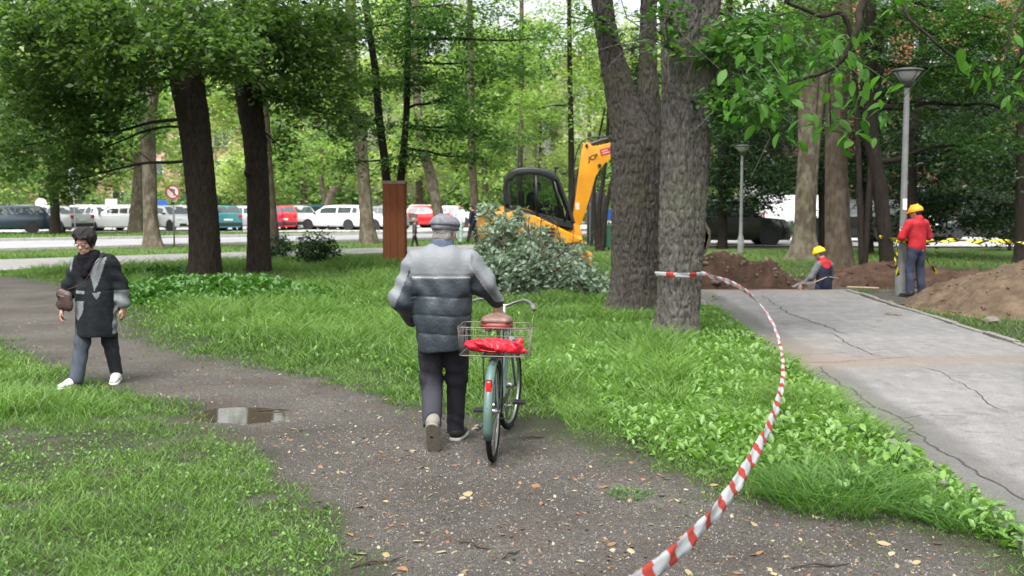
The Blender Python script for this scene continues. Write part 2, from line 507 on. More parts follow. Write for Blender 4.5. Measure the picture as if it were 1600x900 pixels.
# ------------------------------------------------------------------ asphalt footpath with cracks, kerb stones
def asphalt_material():
    m, nt, b = _new('old asphalt')
    L, N = nt.links.new, nt.nodes.new
    tc = N('ShaderNodeTexCoord')
    def noise(scale, detail=6, st=None):
        n = N('ShaderNodeTexNoise'); n.inputs['Scale'].default_value = scale; n.inputs['Detail'].default_value = detail
        if st:
            mp = N('ShaderNodeMapping'); mp.inputs['Scale'].default_value = st; L(tc.outputs['Object'], mp.inputs[0]); L(mp.outputs[0], n.inputs['Vector'])
        else: L(tc.outputs['Object'], n.inputs['Vector'])
        return n.outputs['Fac']
    def ramp(inp, stops):
        cr = N('ShaderNodeValToRGB'); e = cr.color_ramp.elements
        while len(e) < len(stops): e.new(0.5)
        for q, (p, c) in zip(e, stops): q.position = p; q.color = (*c, 1)
        L(inp, cr.inputs[0]); return cr.outputs[0]
    def mix(f, a, c, bt='MIX'):
        q = N('ShaderNodeMix'); q.data_type = 'RGBA'; q.blend_type = bt
        if isinstance(f, float): q.inputs[0].default_value = f
        else: L(f, q.inputs[0])
        for i, s in ((6, a), (7, c)):
            if isinstance(s, tuple): q.inputs[i].default_value = (*s, 1)
            else: L(s, q.inputs[i])
        return q.outputs[2]
    base = ramp(noise(0.8, 7), [(0.3, (0.125, 0.124, 0.126)), (0.5, (0.150, 0.146, 0.145)), (0.72, (0.185, 0.180, 0.175))])
    base = mix(ramp(noise(1.3, 4, (0.6, 1.8, 1)), [(0.56, (0, 0, 0)), (0.68, (0.7, 0.7, 0.7))]), base, (0.10, 0.098, 0.1))
    base = mix(ramp(noise(4.5, 9, (1.4, .7, 1)), [(0.45, (0, 0, 0)), (0.7, (0.6, 0.6, 0.6))]), base, (0.22, 0.215, 0.205))
    base = mix(ramp(noise(7.0, 9), [(0.56, (0, 0, 0)), (0.66, (0.5, 0.5, 0.5))]), base, (0.085, 0.08, 0.075))
    a = N('ShaderNodeAttribute'); a.attribute_name = 'edge'      # old darker strip along the grass side
    base = mix(a.outputs['Fac'], base, (0.075, 0.072, 0.068))
    a = N('ShaderNodeAttribute'); a.attribute_name = 'mud'       # brown mud washed across
    base = mix(a.outputs['Fac'], base, (0.155, 0.125, 0.10))
    vo = N('ShaderNodeTexVoronoi'); vo.inputs['Scale'].default_value = 160; L(tc.outputs['Object'], vo.inputs['Vector'])
    grit = ramp(vo.outputs['Color'], [(0.0, (0.6, 0.6, 0.6)), (1.0, (1.4, 1.4, 1.4))])
    base = mix(1.0, base, grit, 'MULTIPLY')
    L(base, b.inputs['Base Color']); b.inputs['Roughness'].default_value = 0.75
    bp = N('ShaderNodeBump'); bp.inputs['Strength'].default_value = 0.5; bp.inputs['Distance'].default_value = 0.006
    L(vo.outputs['Distance'], bp.inputs['Height']); L(bp.outputs[0], b.inputs['Normal'])
    return m
ays = np.concatenate([np.linspace(-8, 3, 20), np.arange(3.1, ASPH_END+0.01, 0.1)])
at_ = np.linspace(0, 1, 36)
AX = []; AY = []
for y in ays:
    l, r_ = ASPH_L(y), ASPH_R(y)
    l += 0.05*float(vnoise(y*2.1, 3.3)) + 0.02*float(vnoise(y*9, 1.3)); r_ += 0.05*float(vnoise(y*1.7, 8.3)) + 0.02*float(vnoise(y*9, 7.3))
    AX.append(l + (r_-l)*at_); AY.append(np.full(36, y))
AX = np.array(AX); AY = np.array(AY)
AY[-1] += 0.12*vnoise(AX[-1]*2.2, 4.4)
AZ = lambda x, y: 0.012 + 0.012*fbm(np.asarray(x)*0.5, np.asarray(y)*0.5, 9)
ax, ay = AX.ravel(), AY.ravel()
edge = (1 - sstep(0.35, 0.5, ax-ASPH_L(ay) + 0.12*fbm(ax*1.5, ay*1.5, 4)))*0.75
mud = np.clip(np.exp(-((ay-11.4-0.12*(ax-3)+0.25*fbm(ax*1.2, ay, 6))/0.42)**2)*0.75 + sstep(19.6, 21, ay+0.5*fbm(ax, ay, 7))*0.75
              + 0.65*np.exp(-(((ax-3.1)/0.6)**2+((ay-12.4)/1.3)**2)), 0, 1)
ai = np.arange(len(ax)).reshape(AX.shape)
AF = np.stack([ai[:-1, :-1], ai[:-1, 1:], ai[1:, 1:], ai[1:, :-1]], -1).reshape(-1, 4)
MASPH = asphalt_material()
footpath = np_mesh('footpath', np.stack([ax, ay, AZ(ax, ay)], 1), AF, MASPH, attrs={'edge': edge, 'mud': mud}); tag(footpath, kind='structure')
mcrack = mat('dark crack strip', (0.06, 0.055, 0.048), 0.95, var=0.3, scale=30)
def crack(px, w):
    w *= .46
    pts = []
    for i in range(len(px)-1):
        a, c = G(*px[i]), G(*px[i+1])
        nseg = max(2, int((c-a).length/0.05))
        for k in range(nseg): pts.append(a.lerp(c, k/nseg))
    pts.append(G(*px[-1]))
    v, f = [], []
    wob = random.random()*50
    for i, p in enumerate(pts):
        t = (pts[min(i+1, len(pts)-1)]-pts[max(i-1, 0)]).normalized(); nrm = Vector((-t.y, t.x, 0))
        q = p + nrm*(0.05*float(vnoise(i*0.23, wob)) + 0.016*float(vnoise(i*1.1, wob+9)))
        ww = w*(0.55+0.9*abs(float(vnoise(i*0.6, wob+3))))*min(1, 0.3+min(i, len(pts)-1-i)*0.2)
        for s in (-1, 1):
            u = q + nrm*ww*s*0.5
            v.append((u.x, u.y, float(AZ(u.x, u.y))+0.004))
    for i in range(len(pts)-1): f.append((2*i, 2*i+2, 2*i+3, 2*i+1))
    mb = MB(); mb.add((v, f)); return mb.build('crack', mcrack, footpath)  # flat dark ribbon laid on the asphalt along the crack line
for px, w in [([(1285,575),(1300,590),(1330,612),(1370,640),(1400,655),(1425,672),(1440,690),(1480,715),(1530,745),(1565,762),(1640,800)], 0.034),
              ([(1190,462),(1215,478),(1230,490),(1260,500),(1300,515),(1320,525)], 0.05),
              ([(1300,522),(1325,540),(1345,548),(1365,557),(1385,562)], 0.04),
              ([(1432,573),(1470,585),(1490,597),(1515,607),(1520,615),(1545,630),(1575,645)], 0.026),
              ([(1405,660),(1445,650),(1520,652)], 0.018), ([(1244,570),(1300,568),(1430,560)], 0.03), ([(1262,556),(1400,549)], 0.022)]:
    crack(px, w)
mkerb = mat('weathered concrete kerb', (0.17, 0.165, 0.15), 0.9, var=0.25, scale=12, bump=0.4)
kerb = empty('kerb'); kerb['kind'] = 'structure'
for side in (0, 1):
    y = 1.2 if side == 0 else 6.0
    while y < 20.4:
        L_ = 0.98
        x0 = (ASPH_L(y)-0.06) if side == 0 else (ASPH_R(y)+0.07)
        mb = MB(); mb.add(rbox((0, L_/2, 0), (0.09, L_, 0.16), 0.008, 1))
        k = mb.build('kerb_stone', mkerb, kerb)
        k.location = (x0+random.uniform(-.012, .012), y, -0.05+random.uniform(-.008, .012)); k.rotation_euler = (random.uniform(-.006, .006), random.uniform(-.04, .04), -0.05+random.uniform(-.01, .01))
        y += 1.0

# ------------------------------------------------------------------ pavement, road, car park
def strip(name, pts, z, m, n=24):
    (a, b_, c, d) = [Vector((*p, 0)) for p in pts]     # a-b near edge, d-c far edge
    v, f = [], []
    for i in range(n+1):
        t = i/n
        p, q = a.lerp(b_, t), d.lerp(c, t)
        v += [(p.x, p.y, z), (q.x, q.y, z)]
    for i in range(n): f.append((2*i, 2*i+2, 2*i+3, 2*i+1))
    mb = MB(); mb.add((v, f)); return tag(mb.build(name, m), kind='structure')
def ext(p, q, a, b_):
    p, q = Vector(p[:2]), Vector(q[:2]); d = q-p
    return (p+d*a)[:], (p+d*b_)[:]
mpave = mat('pale paving concrete', (0.19, 0.185, 0.18), 0.85, var=0.12, scale=2.5, bump=0.2)
mroad = mat('road surface', (0.24, 0.24, 0.25), 0.7, var=0.08, scale=0.6, bump=0.15)
mpark = mat('car park surface', (0.38, 0.37, 0.36), 0.8, var=0.1, scale=0.5)
a, b_ = ext(G(0, 425), G(600, 397), -2.5, 2.2); d, c = ext(G(0, 408), G(600, 389), -2.5, 2.2)
strip('pavement', (a, b_, c, d), 0.05, mpave)
PV_A, PV_B = Vector(a), Vector(b_)
a, b_ = ext(G(0, 393), G(600, 377), -2.5, 3.0); d, c = ext(G(0, 378), G(600, 367), -2.5, 3.0)
strip('road', (a, b_, c, d), 0.03, mroad)
RD_A, RD_B, RD_C, RD_D = Vector(a), Vector(b_), Vector(c), Vector(d)
strip('car_park', ((-90, 58), (60, 66), (70, 96), (-110, 96)), 0.025, mpark)
strip('parking_lane', ((7, 41.5), (70, 38), (90, 57), (8.5, 60)), 0.045, mpark)
mk2 = mat('road kerb concrete', (0.30, 0.29, 0.28), 0.9, var=0.15)
def kerbline(p, q, w, h, nm='kerb_stone', z=0.0, step=1.2, group=None):
    root = empty('kerb'); root['kind'] = 'structure'
    p, q = Vector((p[0], p[1], 0)), Vector((q[0], q[1], 0))
    n = int((q-p).length/step); ang = math.atan2(q.y-p.y, q.x-p.x)
    mb = MB(); mb.add(rbox((0, 0, h/2), (step*0.985, w, h), 0.015, 1)); me = None
    for i in range(n):
        pos = p.lerp(q, (i+0.5)/n)
        if pos.y < 20 or abs(pos.x) > 0.62*pos.y+2: continue
        if me is None: k = mb.build(nm, mk2, root); me = k.data
        else: k = link(nm, me, root)
        k.location = (pos.x, pos.y, z); k.rotation_euler = (0, 0, ang)
kerbline(PV_A, PV_B, 0.12, 0.07, z=0.0)
kerbline(RD_A, RD_B, 0.15, 0.13)
kerbline(RD_D, RD_C, 0.15, 0.15)
# ------------------------------------------------------------------ trees
def trunk_mesh(name, pts, rad, bark, parent, seg=24, step=0.15, rough=0.06, flare=0.5, ridge=0.0, cap=False, lump=0.0):
    """pts absolute xyz list, rad list; a displaced, flared bark skin"""
    sp = smooth_path(pts, 8)
    # resample radii the same way
    rr = []
    for i in range(len(rad)-1):
        for k in range(8): rr.append(rad[i]+(rad[i+1]-rad[i])*k/8)
    rr.append(rad[-1])
    # arc-length resample
    L = [0]
    for i in range(1, len(sp)): L.append(L[-1]+(sp[i]-sp[i-1]).length)
    n = max(3, int(L[-1]/step)+1)
    q = np.linspace(0, L[-1], n)
    A = np.array([list(p) for p in sp])
    C = np.stack([np.interp(q, L, A[:, i]) for i in range(3)], 1); Rr = np.interp(q, L, rr)
    p_, T, N = frames([Vector(c) for c in C])
    T = np.array([list(t) for t in T]); N = np.array([list(t) for t in N]); B = np.cross(T, N)
    th = np.linspace(0, 2*math.pi, seg, endpoint=False)
    ct, st = np.cos(th), np.sin(th)
    z0 = C[0, 2]
    hgt = C[:, 2]-z0
    fl = 1 + flare*np.exp(-np.maximum(hgt, 0)/(0.14+0.4*rad[0]))[:, None]*(0.65+0.55*np.cos(th*5+rad[0]*37)[None, :]*0.6+0.3*np.cos(th*3+rad[0]*91)[None, :])
    if flare == 0: fl = 1
    k = 1/max(0.03, rad[0])
    nx_, ny_ = ct[None, :]*Rr[:, None], st[None, :]*Rr[:, None]
    sd = rad[0]*13.7+pts[0][0]
    d = rough*vnoise(nx_*3.0*k*0.5+sd, ny_*3.0*k*0.5, q[:, None]*1.1)
    if lump: d = d + lump*vnoise(nx_*4+sd, ny_*4, q[:, None]*2.5)
    rad_m = Rr[:, None]*(fl+d)
    if ridge:
        w = q[:, None]
        u = np.abs(vnoise(nx_*30+sd, ny_*30, w*9.0)); u2 = np.abs(vnoise(nx_*62+sd, ny_*62, w*26.0)); u3 = vnoise(nx_*28, ny_*28, w*24)
        rad_m = rad_m + ridge*(np.minimum(u*2.2, 1)-0.5) + ridge*0.45*u2 + ridge*0.3*u3
    V = C[:, None, :] + N[:, None, :]*(ct[None, :]*rad_m)[..., None] + B[:, None, :]*(st[None, :]*rad_m)[..., None]
    V = V.reshape(-1, 3)
    ii = np.arange(n*seg).reshape(n, seg); jj = np.roll(ii, -1, 1)
    F = np.stack([ii[:-1], jj[:-1], jj[1:], ii[1:]], -1).reshape(-1, 4)
    o = np_mesh(name, V, F, bark, parent, smooth=True)
    if cap:
        bm = bmesh.new(); bm.from_mesh(o.data); bmesh.ops.holes_fill(bm, edges=[e for e in bm.edges if e.is_boundary]); bm.to_mesh(o.data); bm.free()
    return o

def leaf_cloud(masses, size, per=34, rc=0.34, flat=0.25, seed=0, aspect=0.55, droop=0.35, tilt=0.55):
    g = np.random.default_rng(seed)
    Vs, Ts = [], []
    for (c, r, n) in masses:
        c = np.array(c); r = np.array(r)
        nc = max(1, int(n/per))
        d = g.normal(size=(nc, 3)); d /= np.linalg.norm(d, axis=1)[:, None]
        rad = g.uniform(0.12, 1, nc)**0.5
        rad *= 1+0.25*g.normal(size=nc)*0.6
        cc = c + d*rad[:, None]*r
        cs = rc*g.uniform(0.6, 1.5, nc)
        ctone = g.uniform(-0.22, 0.22, nc)
        tl = g.normal(size=(nc, 2))*0.35
        k = g.integers(0, nc, n)
        a = g.uniform(0, 2*math.pi, n); q = np.sqrt(g.uniform(0, 1, n))
        ox, oy = np.cos(a)*q*cs[k], np.sin(a)*q*cs[k]
        oz = g.normal(size=n)*cs[k]*flat + ox*tl[k, 0] + oy*tl[k, 1] - q*q*cs[k]*droop
        ctr = cc[k] + np.stack([ox, oy, oz], 1)
        nrm = np.stack([g.normal(size=n)*tilt, g.normal(size=n)*tilt, np.ones(n)], 1); nrm /= np.linalg.norm(nrm, axis=1)[:, None]
        aa = a + g.normal(size=n)*0.9
        u = np.stack([np.cos(aa), np.sin(aa), -0.35+0.25*g.normal(size=n)], 1)
        u -= nrm*np.sum(u*nrm, 1)[:, None]; u /= np.linalg.norm(u, axis=1)[:, None]
        w = np.cross(nrm, u)
        s = (size*g.uniform(0.6, 1.3, n))[:, None]
        V = np.stack([ctr-u*s*0.5, ctr+w*s*aspect*0.5-nrm*s*0.06-u*s*0.05, ctr+u*s*0.5-nrm*s*0.16, ctr-w*s*aspect*0.5-nrm*s*0.06-u*s*0.05], 1)
        Vs.append(V.reshape(-1, 3))
        t = np.clip(0.5+ctone[k]+g.normal(size=n)*0.16, 0, 1)
        Ts.append(np.repeat(t, 4))
    V = np.concatenate(Vs); T = np.concatenate(Ts)
    return V, np.arange(len(V)).reshape(-1, 4), T

def branch_mesh(a, b_, r0, r1, seedv, sag=0.0, twigs=0, tl=1.0, seg=6):
    """one limb from a to b_ with side twigs, returns (v,f) list"""
    rd = random.Random(seedv)
    a, b_ = Vector(a), Vector(b_)
    L = (b_-a).length
    n = 5
    pts = []
    off = Vector((rd.uniform(-1, 1), rd.uniform(-1, 1), rd.uniform(-.3, 1)))*L*0.07
    for i in range(n+1):
        t = i/n
        p = a.lerp(b_, t) + off*math.sin(math.pi*t) + Vector((0, 0, -sag*t*t*L)) + Vector((rd.uniform(-1, 1), rd.uniform(-1, 1), rd.uniform(-1, 1)))*L*0.018*(0 < i < n)
        pts.append(p)
    rads = [r0+(r1-r0)*(i/n)**0.8 for i in range(n+1)]
    out = [tube(smooth_path(pts, 3), list(np.interp(np.linspace(0, n, 3*n+1), range(n+1), rads)), seg, cap=False)]
    for k in range(twigs):
        t = rd.uniform(0.3, 1.0)
        i = min(int(t*n), n-1)
        p = pts[i].lerp(pts[i+1], t*n-i)
        d = (b_-a).normalized()+Vector((rd.uniform(-1, 1), rd.uniform(-1, 1), rd.uniform(-.5, .7)))*1.1
        d.normalize()
        l = tl*rd.uniform(0.5, 1.2)
        rr = max(r1*0.7, 0.008)*(1.2-0.5*t)
        q = p+d*l*0.55+Vector((rd.uniform(-.1, .1),)*3)*l
        e = p+d*l+Vector((rd.uniform(-.2, .2), rd.uniform(-.2, .2), rd.uniform(-.25, .1)))*l
        out.append(tube([p, q, e], [rr, rr*0.7, rr*0.35], 4, cap=False))
    return out

def mass(px, py, Y, rx, ry, dep, n):
    p = P(px, py, Y)
    return ((p.x, p.y, p.z), (rx*Y/1700, dep, ry*Y/1700), n)

def tree(name, label, trunks, bark, masses, lmat, leaf=0.11, group=None, seg=24, step=0.2, ridge=0.0, rough=0.06, flare=0.5,
         limbs=(), per=34, rc=0.34, top=None, auto=True, seed=1, lump=0.0, twigs=10, tilt=0.55, flat=0.25, limb_r=0.06, hang=False):
    """trunks: list of (pts, rads); the first is the main stem"""
    b0 = trunks[0][0][0]
    root = empty(name, (b0[0], b0[1], b0[2]), label=label, cat='tree', group=group)
    inv = Matrix.Translation(-Vector(b0))
    stem = []
    for i, (pts, rads) in enumerate(trunks):
        o = trunk_mesh('trunk' if i == 0 else 'limb', pts, rads, bark, root, seg=seg if i == 0 else max(10, seg*2//3), step=step, ridge=ridge,
                       rough=rough, flare=flare if i == 0 else 0.0, lump=lump)
        o.matrix_parent_inverse = inv
        stem += [Vector(p) for p in smooth_path(pts, 6)]
    bl = list(limbs)
    ms = list(masses)
    if top:                                             # the unseen upper crown above the frame, thickened to darken the ground
        zt, rt, ht, nt_ = top
        e = stem[len(smooth_path(trunks[0][0], 6))-1]
        for k in range(5):
            a = k*2*math.pi/5+seed
            c = (e.x+math.cos(a)*rt*0.55, e.y+math.sin(a)*rt*0.55, zt+ht*0.5+ht*0.2*math.sin(k*2.3+seed))
            ms.append((c, (rt*0.62, rt*0.62, ht*0.42), nt_//5))
    if auto:
        for c, r_, n in ms:
            c = Vector(c)
            lo = [p for p in stem if p.z < c.z+0.6] or [stem[-1]]
            if hang: lo = [p for p in stem if c.z+.5 < p.z < c.z+3] or [stem[-1]]
            s = min(lo, key=lambda p: (p-c).length + 0.0*abs(p.z-c.z))
            if (c-s).length < 9: bl.append((s, c, limb_r*min(1.6, 0.5+(c-s).length/4), 0.015))
    for i, (a, c, r0, r1) in enumerate(bl):
        mb = MB()
        for vf in branch_mesh(a, c, r0, r1, seed*100+i, twigs=twigs, tl=1.1): mb.add(vf)
        o = mb.build('branch', bark, root, smooth=True); o.matrix_parent_inverse = inv
    if ms:
        V, F, T = leaf_cloud(ms, leaf, per=per, rc=rc, seed=seed, tilt=tilt, flat=flat)
        o = np_mesh('crown', V, F, lmat, root, smooth=False, tone=T); o['kind'] = 'stuff'; o.matrix_parent_inverse = inv
    return root
def tp(*rows):
    """rows (px, py, Y, radius in px of the photo) up the stem -> pts, radii"""
    pts, rads = [], []
    for px, py, Y, w in rows:
        p = P(px, py, Y); pts.append((p.x, p.y, p.z)); rads.append(w*Y/1700/2)
    p = pts[0]; z = hz(p[0], p[1])-0.12
    pts[0] = (p[0], p[1], z)
    return pts, rads

BK_NEAR = barkmat('rugged grey bark', (0.032, 0.027, 0.024), (0.155, 0.138, 0.122), 26, 1.0, zs=.42)
BK_NEAR2 = barkmat('paler rugged grey bark', (0.045, 0.040, 0.036), (0.215, 0.198, 0.182), 26, 1.0, zs=.42)
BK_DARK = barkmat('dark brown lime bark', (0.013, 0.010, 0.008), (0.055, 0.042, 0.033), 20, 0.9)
BK_PLANE = barkmat('plane bark', (0.055, 0.043, 0.031), (0.125, 0.10, 0.073), 10, 0.6, flakes=(0.155, 0.138, 0.105))
BK_PLANE2 = barkmat('brown plane bark', (0.055, 0.041, 0.031), (0.12, 0.09, 0.068), 12, 0.6, flakes=(0.135, 0.108, 0.082))
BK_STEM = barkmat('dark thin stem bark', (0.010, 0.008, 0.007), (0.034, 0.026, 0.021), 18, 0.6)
LF_LIME = leafmat('lime leaves', (0.013, 0.040, 0.011), (0.16, 0.26, 0.075), 0.5)
LF_MAPLE = leafmat('maple leaves', (0.028, 0.085, 0.020), (0.10, 0.21, 0.05), 0.45)
LF_MID = leafmat('feathery mid green leaves', (0.015, 0.052, 0.012), (0.09, 0.19, 0.045), 0.45)
LF_BRIGHT = leafmat('light green leaves', (0.07, 0.14, 0.035), (0.27, 0.38, 0.12), 0.5)
LF_SHADE = leafmat('shaded green leaves', (0.007, 0.020, 0.008), (0.036, 0.078, 0.026), 0.3)  # deep shade put into a darker leaf colour

# the two big trunks beside the footpath
Y1 = 13.8
t_a = tree('park_tree', 'straight thick grey trunk with red and white tape tied round it', [
    tp((1059, 528, Y1, 62), (1059, 430, Y1, 60), (1062, 300, Y1, 59), (1064, 150, Y1, 58), (1066, 60, Y1, 62), (1066, -60, Y1, 74), (1068, -260, Y1, 74), (1075, -560, Y1, 50), (1080, -900, Y1, 30)),
    tp((1075, 20, Y1, 40), (1110, -80, Y1, 44), (1150, -300, Y1, 34), (1200, -600, Y1, 20))], BK_NEAR2,
    [mass(1150, 60, 13.5, 60, 50, .8, 900), mass(1180, 150, 13.2, 60, 35, .8, 600), mass(1120, 140, 13.9, 22, 60, .4, 350), mass(1046, 30, 13.2, 26, 26, .3, 130), mass(1040, 72, 13.1, 18, 12, .2, 40),
     mass(1230, 70, 14, 70, 60, 1.0, 700), mass(1180, -80, 14, 120, 60, 1.5, 900)],
    LF_MAPLE, leaf=0.125, seg=240, step=0.016, ridge=0.020, lump=0.025, flare=0.6, top=(7.2, 5.2, 5, 9000), seed=3, rc=0.28, per=26)
Y2 = 16.9
t_b = tree('park_tree', 'thick grey trunk forking into two limbs beside the taped trunk', [
    tp((986, 490, Y2, 72), (989, 430, Y2, 68), (991, 330, Y2, 69), (993, 235, Y2, 77), (974, 160, Y2, 48), (952, 70, Y2, 34), (941, 0, Y2, 31), (926, -150, Y2, 28), (896, -500, Y2, 20)),
    tp((1007, 255, Y2, 48), (1011, 190, Y2, 40), (1012, 110, Y2, 27), (1014, 0, Y2, 23), (1022, -200, Y2, 18), (1070, -500, Y2, 16))], BK_NEAR,
    [mass(935, 30, 16.5, 30, 28, .5, 120), mass(900, -90, 17, 110, 60, 1.5, 700)],
    LF_MAPLE, leaf=0.12, seg=200, step=0.02, ridge=0.022, lump=0.03, flare=0.6, top=(8.5, 5.0, 5, 8000), seed=5, rc=0.28, per=26)
# limb base must start on the fork, not the ground
for t in (t_a, t_b): pass

# dark lime trunks on the left with the heavy dark canopy
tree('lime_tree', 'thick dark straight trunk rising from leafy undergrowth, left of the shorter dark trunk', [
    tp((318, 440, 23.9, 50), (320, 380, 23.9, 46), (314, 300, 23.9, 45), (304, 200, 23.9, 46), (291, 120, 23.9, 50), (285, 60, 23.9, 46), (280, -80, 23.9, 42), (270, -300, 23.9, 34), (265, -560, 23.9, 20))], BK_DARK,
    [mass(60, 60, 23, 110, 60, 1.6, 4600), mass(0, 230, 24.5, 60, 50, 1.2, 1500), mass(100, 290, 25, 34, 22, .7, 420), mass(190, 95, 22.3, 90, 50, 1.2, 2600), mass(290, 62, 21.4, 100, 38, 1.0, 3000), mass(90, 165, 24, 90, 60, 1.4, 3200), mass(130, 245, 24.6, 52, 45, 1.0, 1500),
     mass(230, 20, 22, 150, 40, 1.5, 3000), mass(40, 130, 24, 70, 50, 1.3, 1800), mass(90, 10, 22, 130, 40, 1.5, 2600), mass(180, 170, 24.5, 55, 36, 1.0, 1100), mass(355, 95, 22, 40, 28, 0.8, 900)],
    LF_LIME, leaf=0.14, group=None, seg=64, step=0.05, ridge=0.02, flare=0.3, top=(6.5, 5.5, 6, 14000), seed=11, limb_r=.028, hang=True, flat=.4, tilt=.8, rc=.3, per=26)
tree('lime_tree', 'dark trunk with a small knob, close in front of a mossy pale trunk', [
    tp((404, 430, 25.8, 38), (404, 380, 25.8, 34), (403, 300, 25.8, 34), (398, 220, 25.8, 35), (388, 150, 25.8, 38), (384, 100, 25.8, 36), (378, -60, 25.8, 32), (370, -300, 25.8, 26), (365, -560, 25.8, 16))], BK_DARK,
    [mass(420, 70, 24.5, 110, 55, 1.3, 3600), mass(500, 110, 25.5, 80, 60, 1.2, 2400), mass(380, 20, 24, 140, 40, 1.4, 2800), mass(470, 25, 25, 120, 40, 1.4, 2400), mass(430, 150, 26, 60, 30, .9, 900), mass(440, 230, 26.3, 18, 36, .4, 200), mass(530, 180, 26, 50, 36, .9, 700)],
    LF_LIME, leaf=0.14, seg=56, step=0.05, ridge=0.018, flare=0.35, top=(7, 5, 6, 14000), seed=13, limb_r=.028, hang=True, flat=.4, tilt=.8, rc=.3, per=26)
mb = MB(); c = P(387, 270, 25.6); mb.add(ball((c.x, c.y, c.z), (0.09, 0.1, 0.11)))
o = mb.build('knob', BK_DARK, None, smooth=True); kn = [q for q in COL.objects if q.name == 'lime_tree.001'][0]; o.parent = kn; o.matrix_parent_inverse = Matrix.Translation(-kn.location)

def simple(label, rows, bark, ms=(), lm=LF_BRIGHT, extra=(), name='plane_tree', **k):
    k.setdefault('seg', 20); k.setdefault('step', 0.25)
    return tree(name, label, [tp(*rows)] + [(lambda e: tp(*e))(e) for e in extra], bark, list(ms), lm, **k)
def stem_fix(pts): return pts

simple('mossy pale plane trunk just behind the dark knobbed trunk', [(424, 402, 34, 30), (422, 340, 34, 22), (417, 260, 34, 18), (412, 180, 34, 18), (405, 60, 34, 17), (400, -200, 34, 12)], BK_PLANE2,
       [mass(440, 60, 34, 70, 60, 1.8, 1500)], LF_MID, leaf=0.15, seed=17, top=(8, 4, 5, 1500))
simple('leaning pale trunk beside the round no-turn sign', [(241, 390, 40, 32), (236, 345, 40, 22), (234, 280, 40, 21), (232, 200, 40, 23), (240, 120, 40, 20), (245, 0, 40, 18), (240, -260, 40, 12)], BK_PLANE,
       [mass(210, 180, 40, 60, 40, 1.6, 1300), mass(290, 110, 40, 90, 50, 2, 1600)], LF_MID, leaf=0.17, seed=19, top=(9, 5, 6, 2400))
simple('broad pale trunk at the car park edge behind the leaning trunk', [(212, 364, 61, 24), (214, 320, 61, 19), (218, 250, 61, 16), (220, 180, 61, 16), (222, 60, 61, 14), (222, -160, 61, 9)], BK_PLANE,
       [mass(170, 210, 61, 90, 50, 3, 1800), mass(270, 190, 61, 80, 60, 3, 1800)], LF_BRIGHT, leaf=0.26, seed=23, rc=0.6, top=(11, 6, 7, 3000))
simple('slim grey trunk at the car park edge near the silver saloon', [(87, 367, 58, 17), (86, 330, 58, 14), (84, 290, 58, 13), (78, 240, 58, 11), (70, 150, 58, 9), (64, -60, 58, 6)], BK_DARK,
       [mass(80, 250, 57, 60, 50, 2.4, 2200), mass(40, 190, 57, 60, 50, 2.5, 1800), mass(120, 200, 57, 50, 50, 2.4, 1500)], LF_MID, leaf=0.22, seed=29, rc=0.5, top=(10, 5, 6, 2500))
simple('spotted plane trunk leaning left beyond the bush', [(577, 381, 45, 30), (573, 340, 45, 22), (568, 280, 45, 20), (562, 220, 45, 22), (550, 150, 45, 18), (548, 0, 45, 16), (545, -250, 45, 10)], BK_PLANE,
       [mass(560, 130, 45, 70, 60, 2, 1500)], LF_BRIGHT, leaf=0.2, seed=31, rc=0.45, top=(9.5, 5, 6, 2400))
simple('slender pale tree with forked bare branches among the parked cars', [(512, 356, 70, 11), (512, 325, 70, 13), (517, 302, 70, 12), (525, 292, 70, 9)], BK_PLANE,
       [mass(470, 240, 71, 60, 50, 3, 1800), mass(530, 235, 72, 50, 45, 3, 1500)], LF_BRIGHT, leaf=0.28, seed=37, rc=0.6, flare=0.1,
       extra=([(515, 305, 70, 9), (503, 290, 70, 8), (505, 265, 70, 6), (500, 235, 70, 4)],))
simple('pale plane trunk seen over the man in the cap', [(690, 362, 58, 17), (682, 320, 58, 17), (672, 270, 58, 17), (660, 225, 58, 15), (650, 120, 58, 12), (650, -160, 58, 8)], BK_PLANE,
       [mass(660, 200, 58, 70, 50, 2.5, 1500)], LF_BRIGHT, leaf=0.24, seed=41, rc=0.5, top=(10, 5, 6, 2600))
simple('grey trunk just left of the digger behind the cut branches', [(742, 372, 50, 18), (742, 320, 50, 13), (738, 260, 50, 12), (736, 120, 50, 10), (732, -120, 50, 7)], BK_PLANE2,
       [mass(750, 210, 50, 50, 40, 2, 900)], LF_BRIGHT, leaf=0.2, seed=43, rc=0.5, top=(10, 5, 5, 1800))
simple('thin upright dark trunk behind the digger cab', [(893, 378, 44, 12), (893, 300, 44, 10), (892, 200, 44, 9), (890, 90, 44, 8), (889, -100, 44, 5)], BK_STEM,
       [mass(860, 60, 44, 90, 50, 2.4, 2200), mass(900, 150, 44, 70, 50, 2.2, 1500), mass(930, 40, 44, 60, 60, 2, 1200), mass(840, 170, 44, 60, 40, 2, 1100)], LF_BRIGHT, leaf=0.17, seed=47, rc=0.5, name='young_tree', flare=0.2, top=(9, 4, 4, 1500))
simple('slim trunk behind the cab, left of the thin upright one', [(812, 378, 48, 9), (812, 300, 48, 8), (814, 200, 48, 8), (815, 80, 48, 7), (815, -100, 48, 5)], BK_PLANE2,
       [mass(810, 110, 48, 60, 60, 2.2, 1200), mass(800, 210, 48, 60, 30, 2.2, 700)], LF_BRIGHT, leaf=0.18, seed=53, rc=0.5, name='young_tree', flare=0.2, top=(10, 4, 4, 1500))
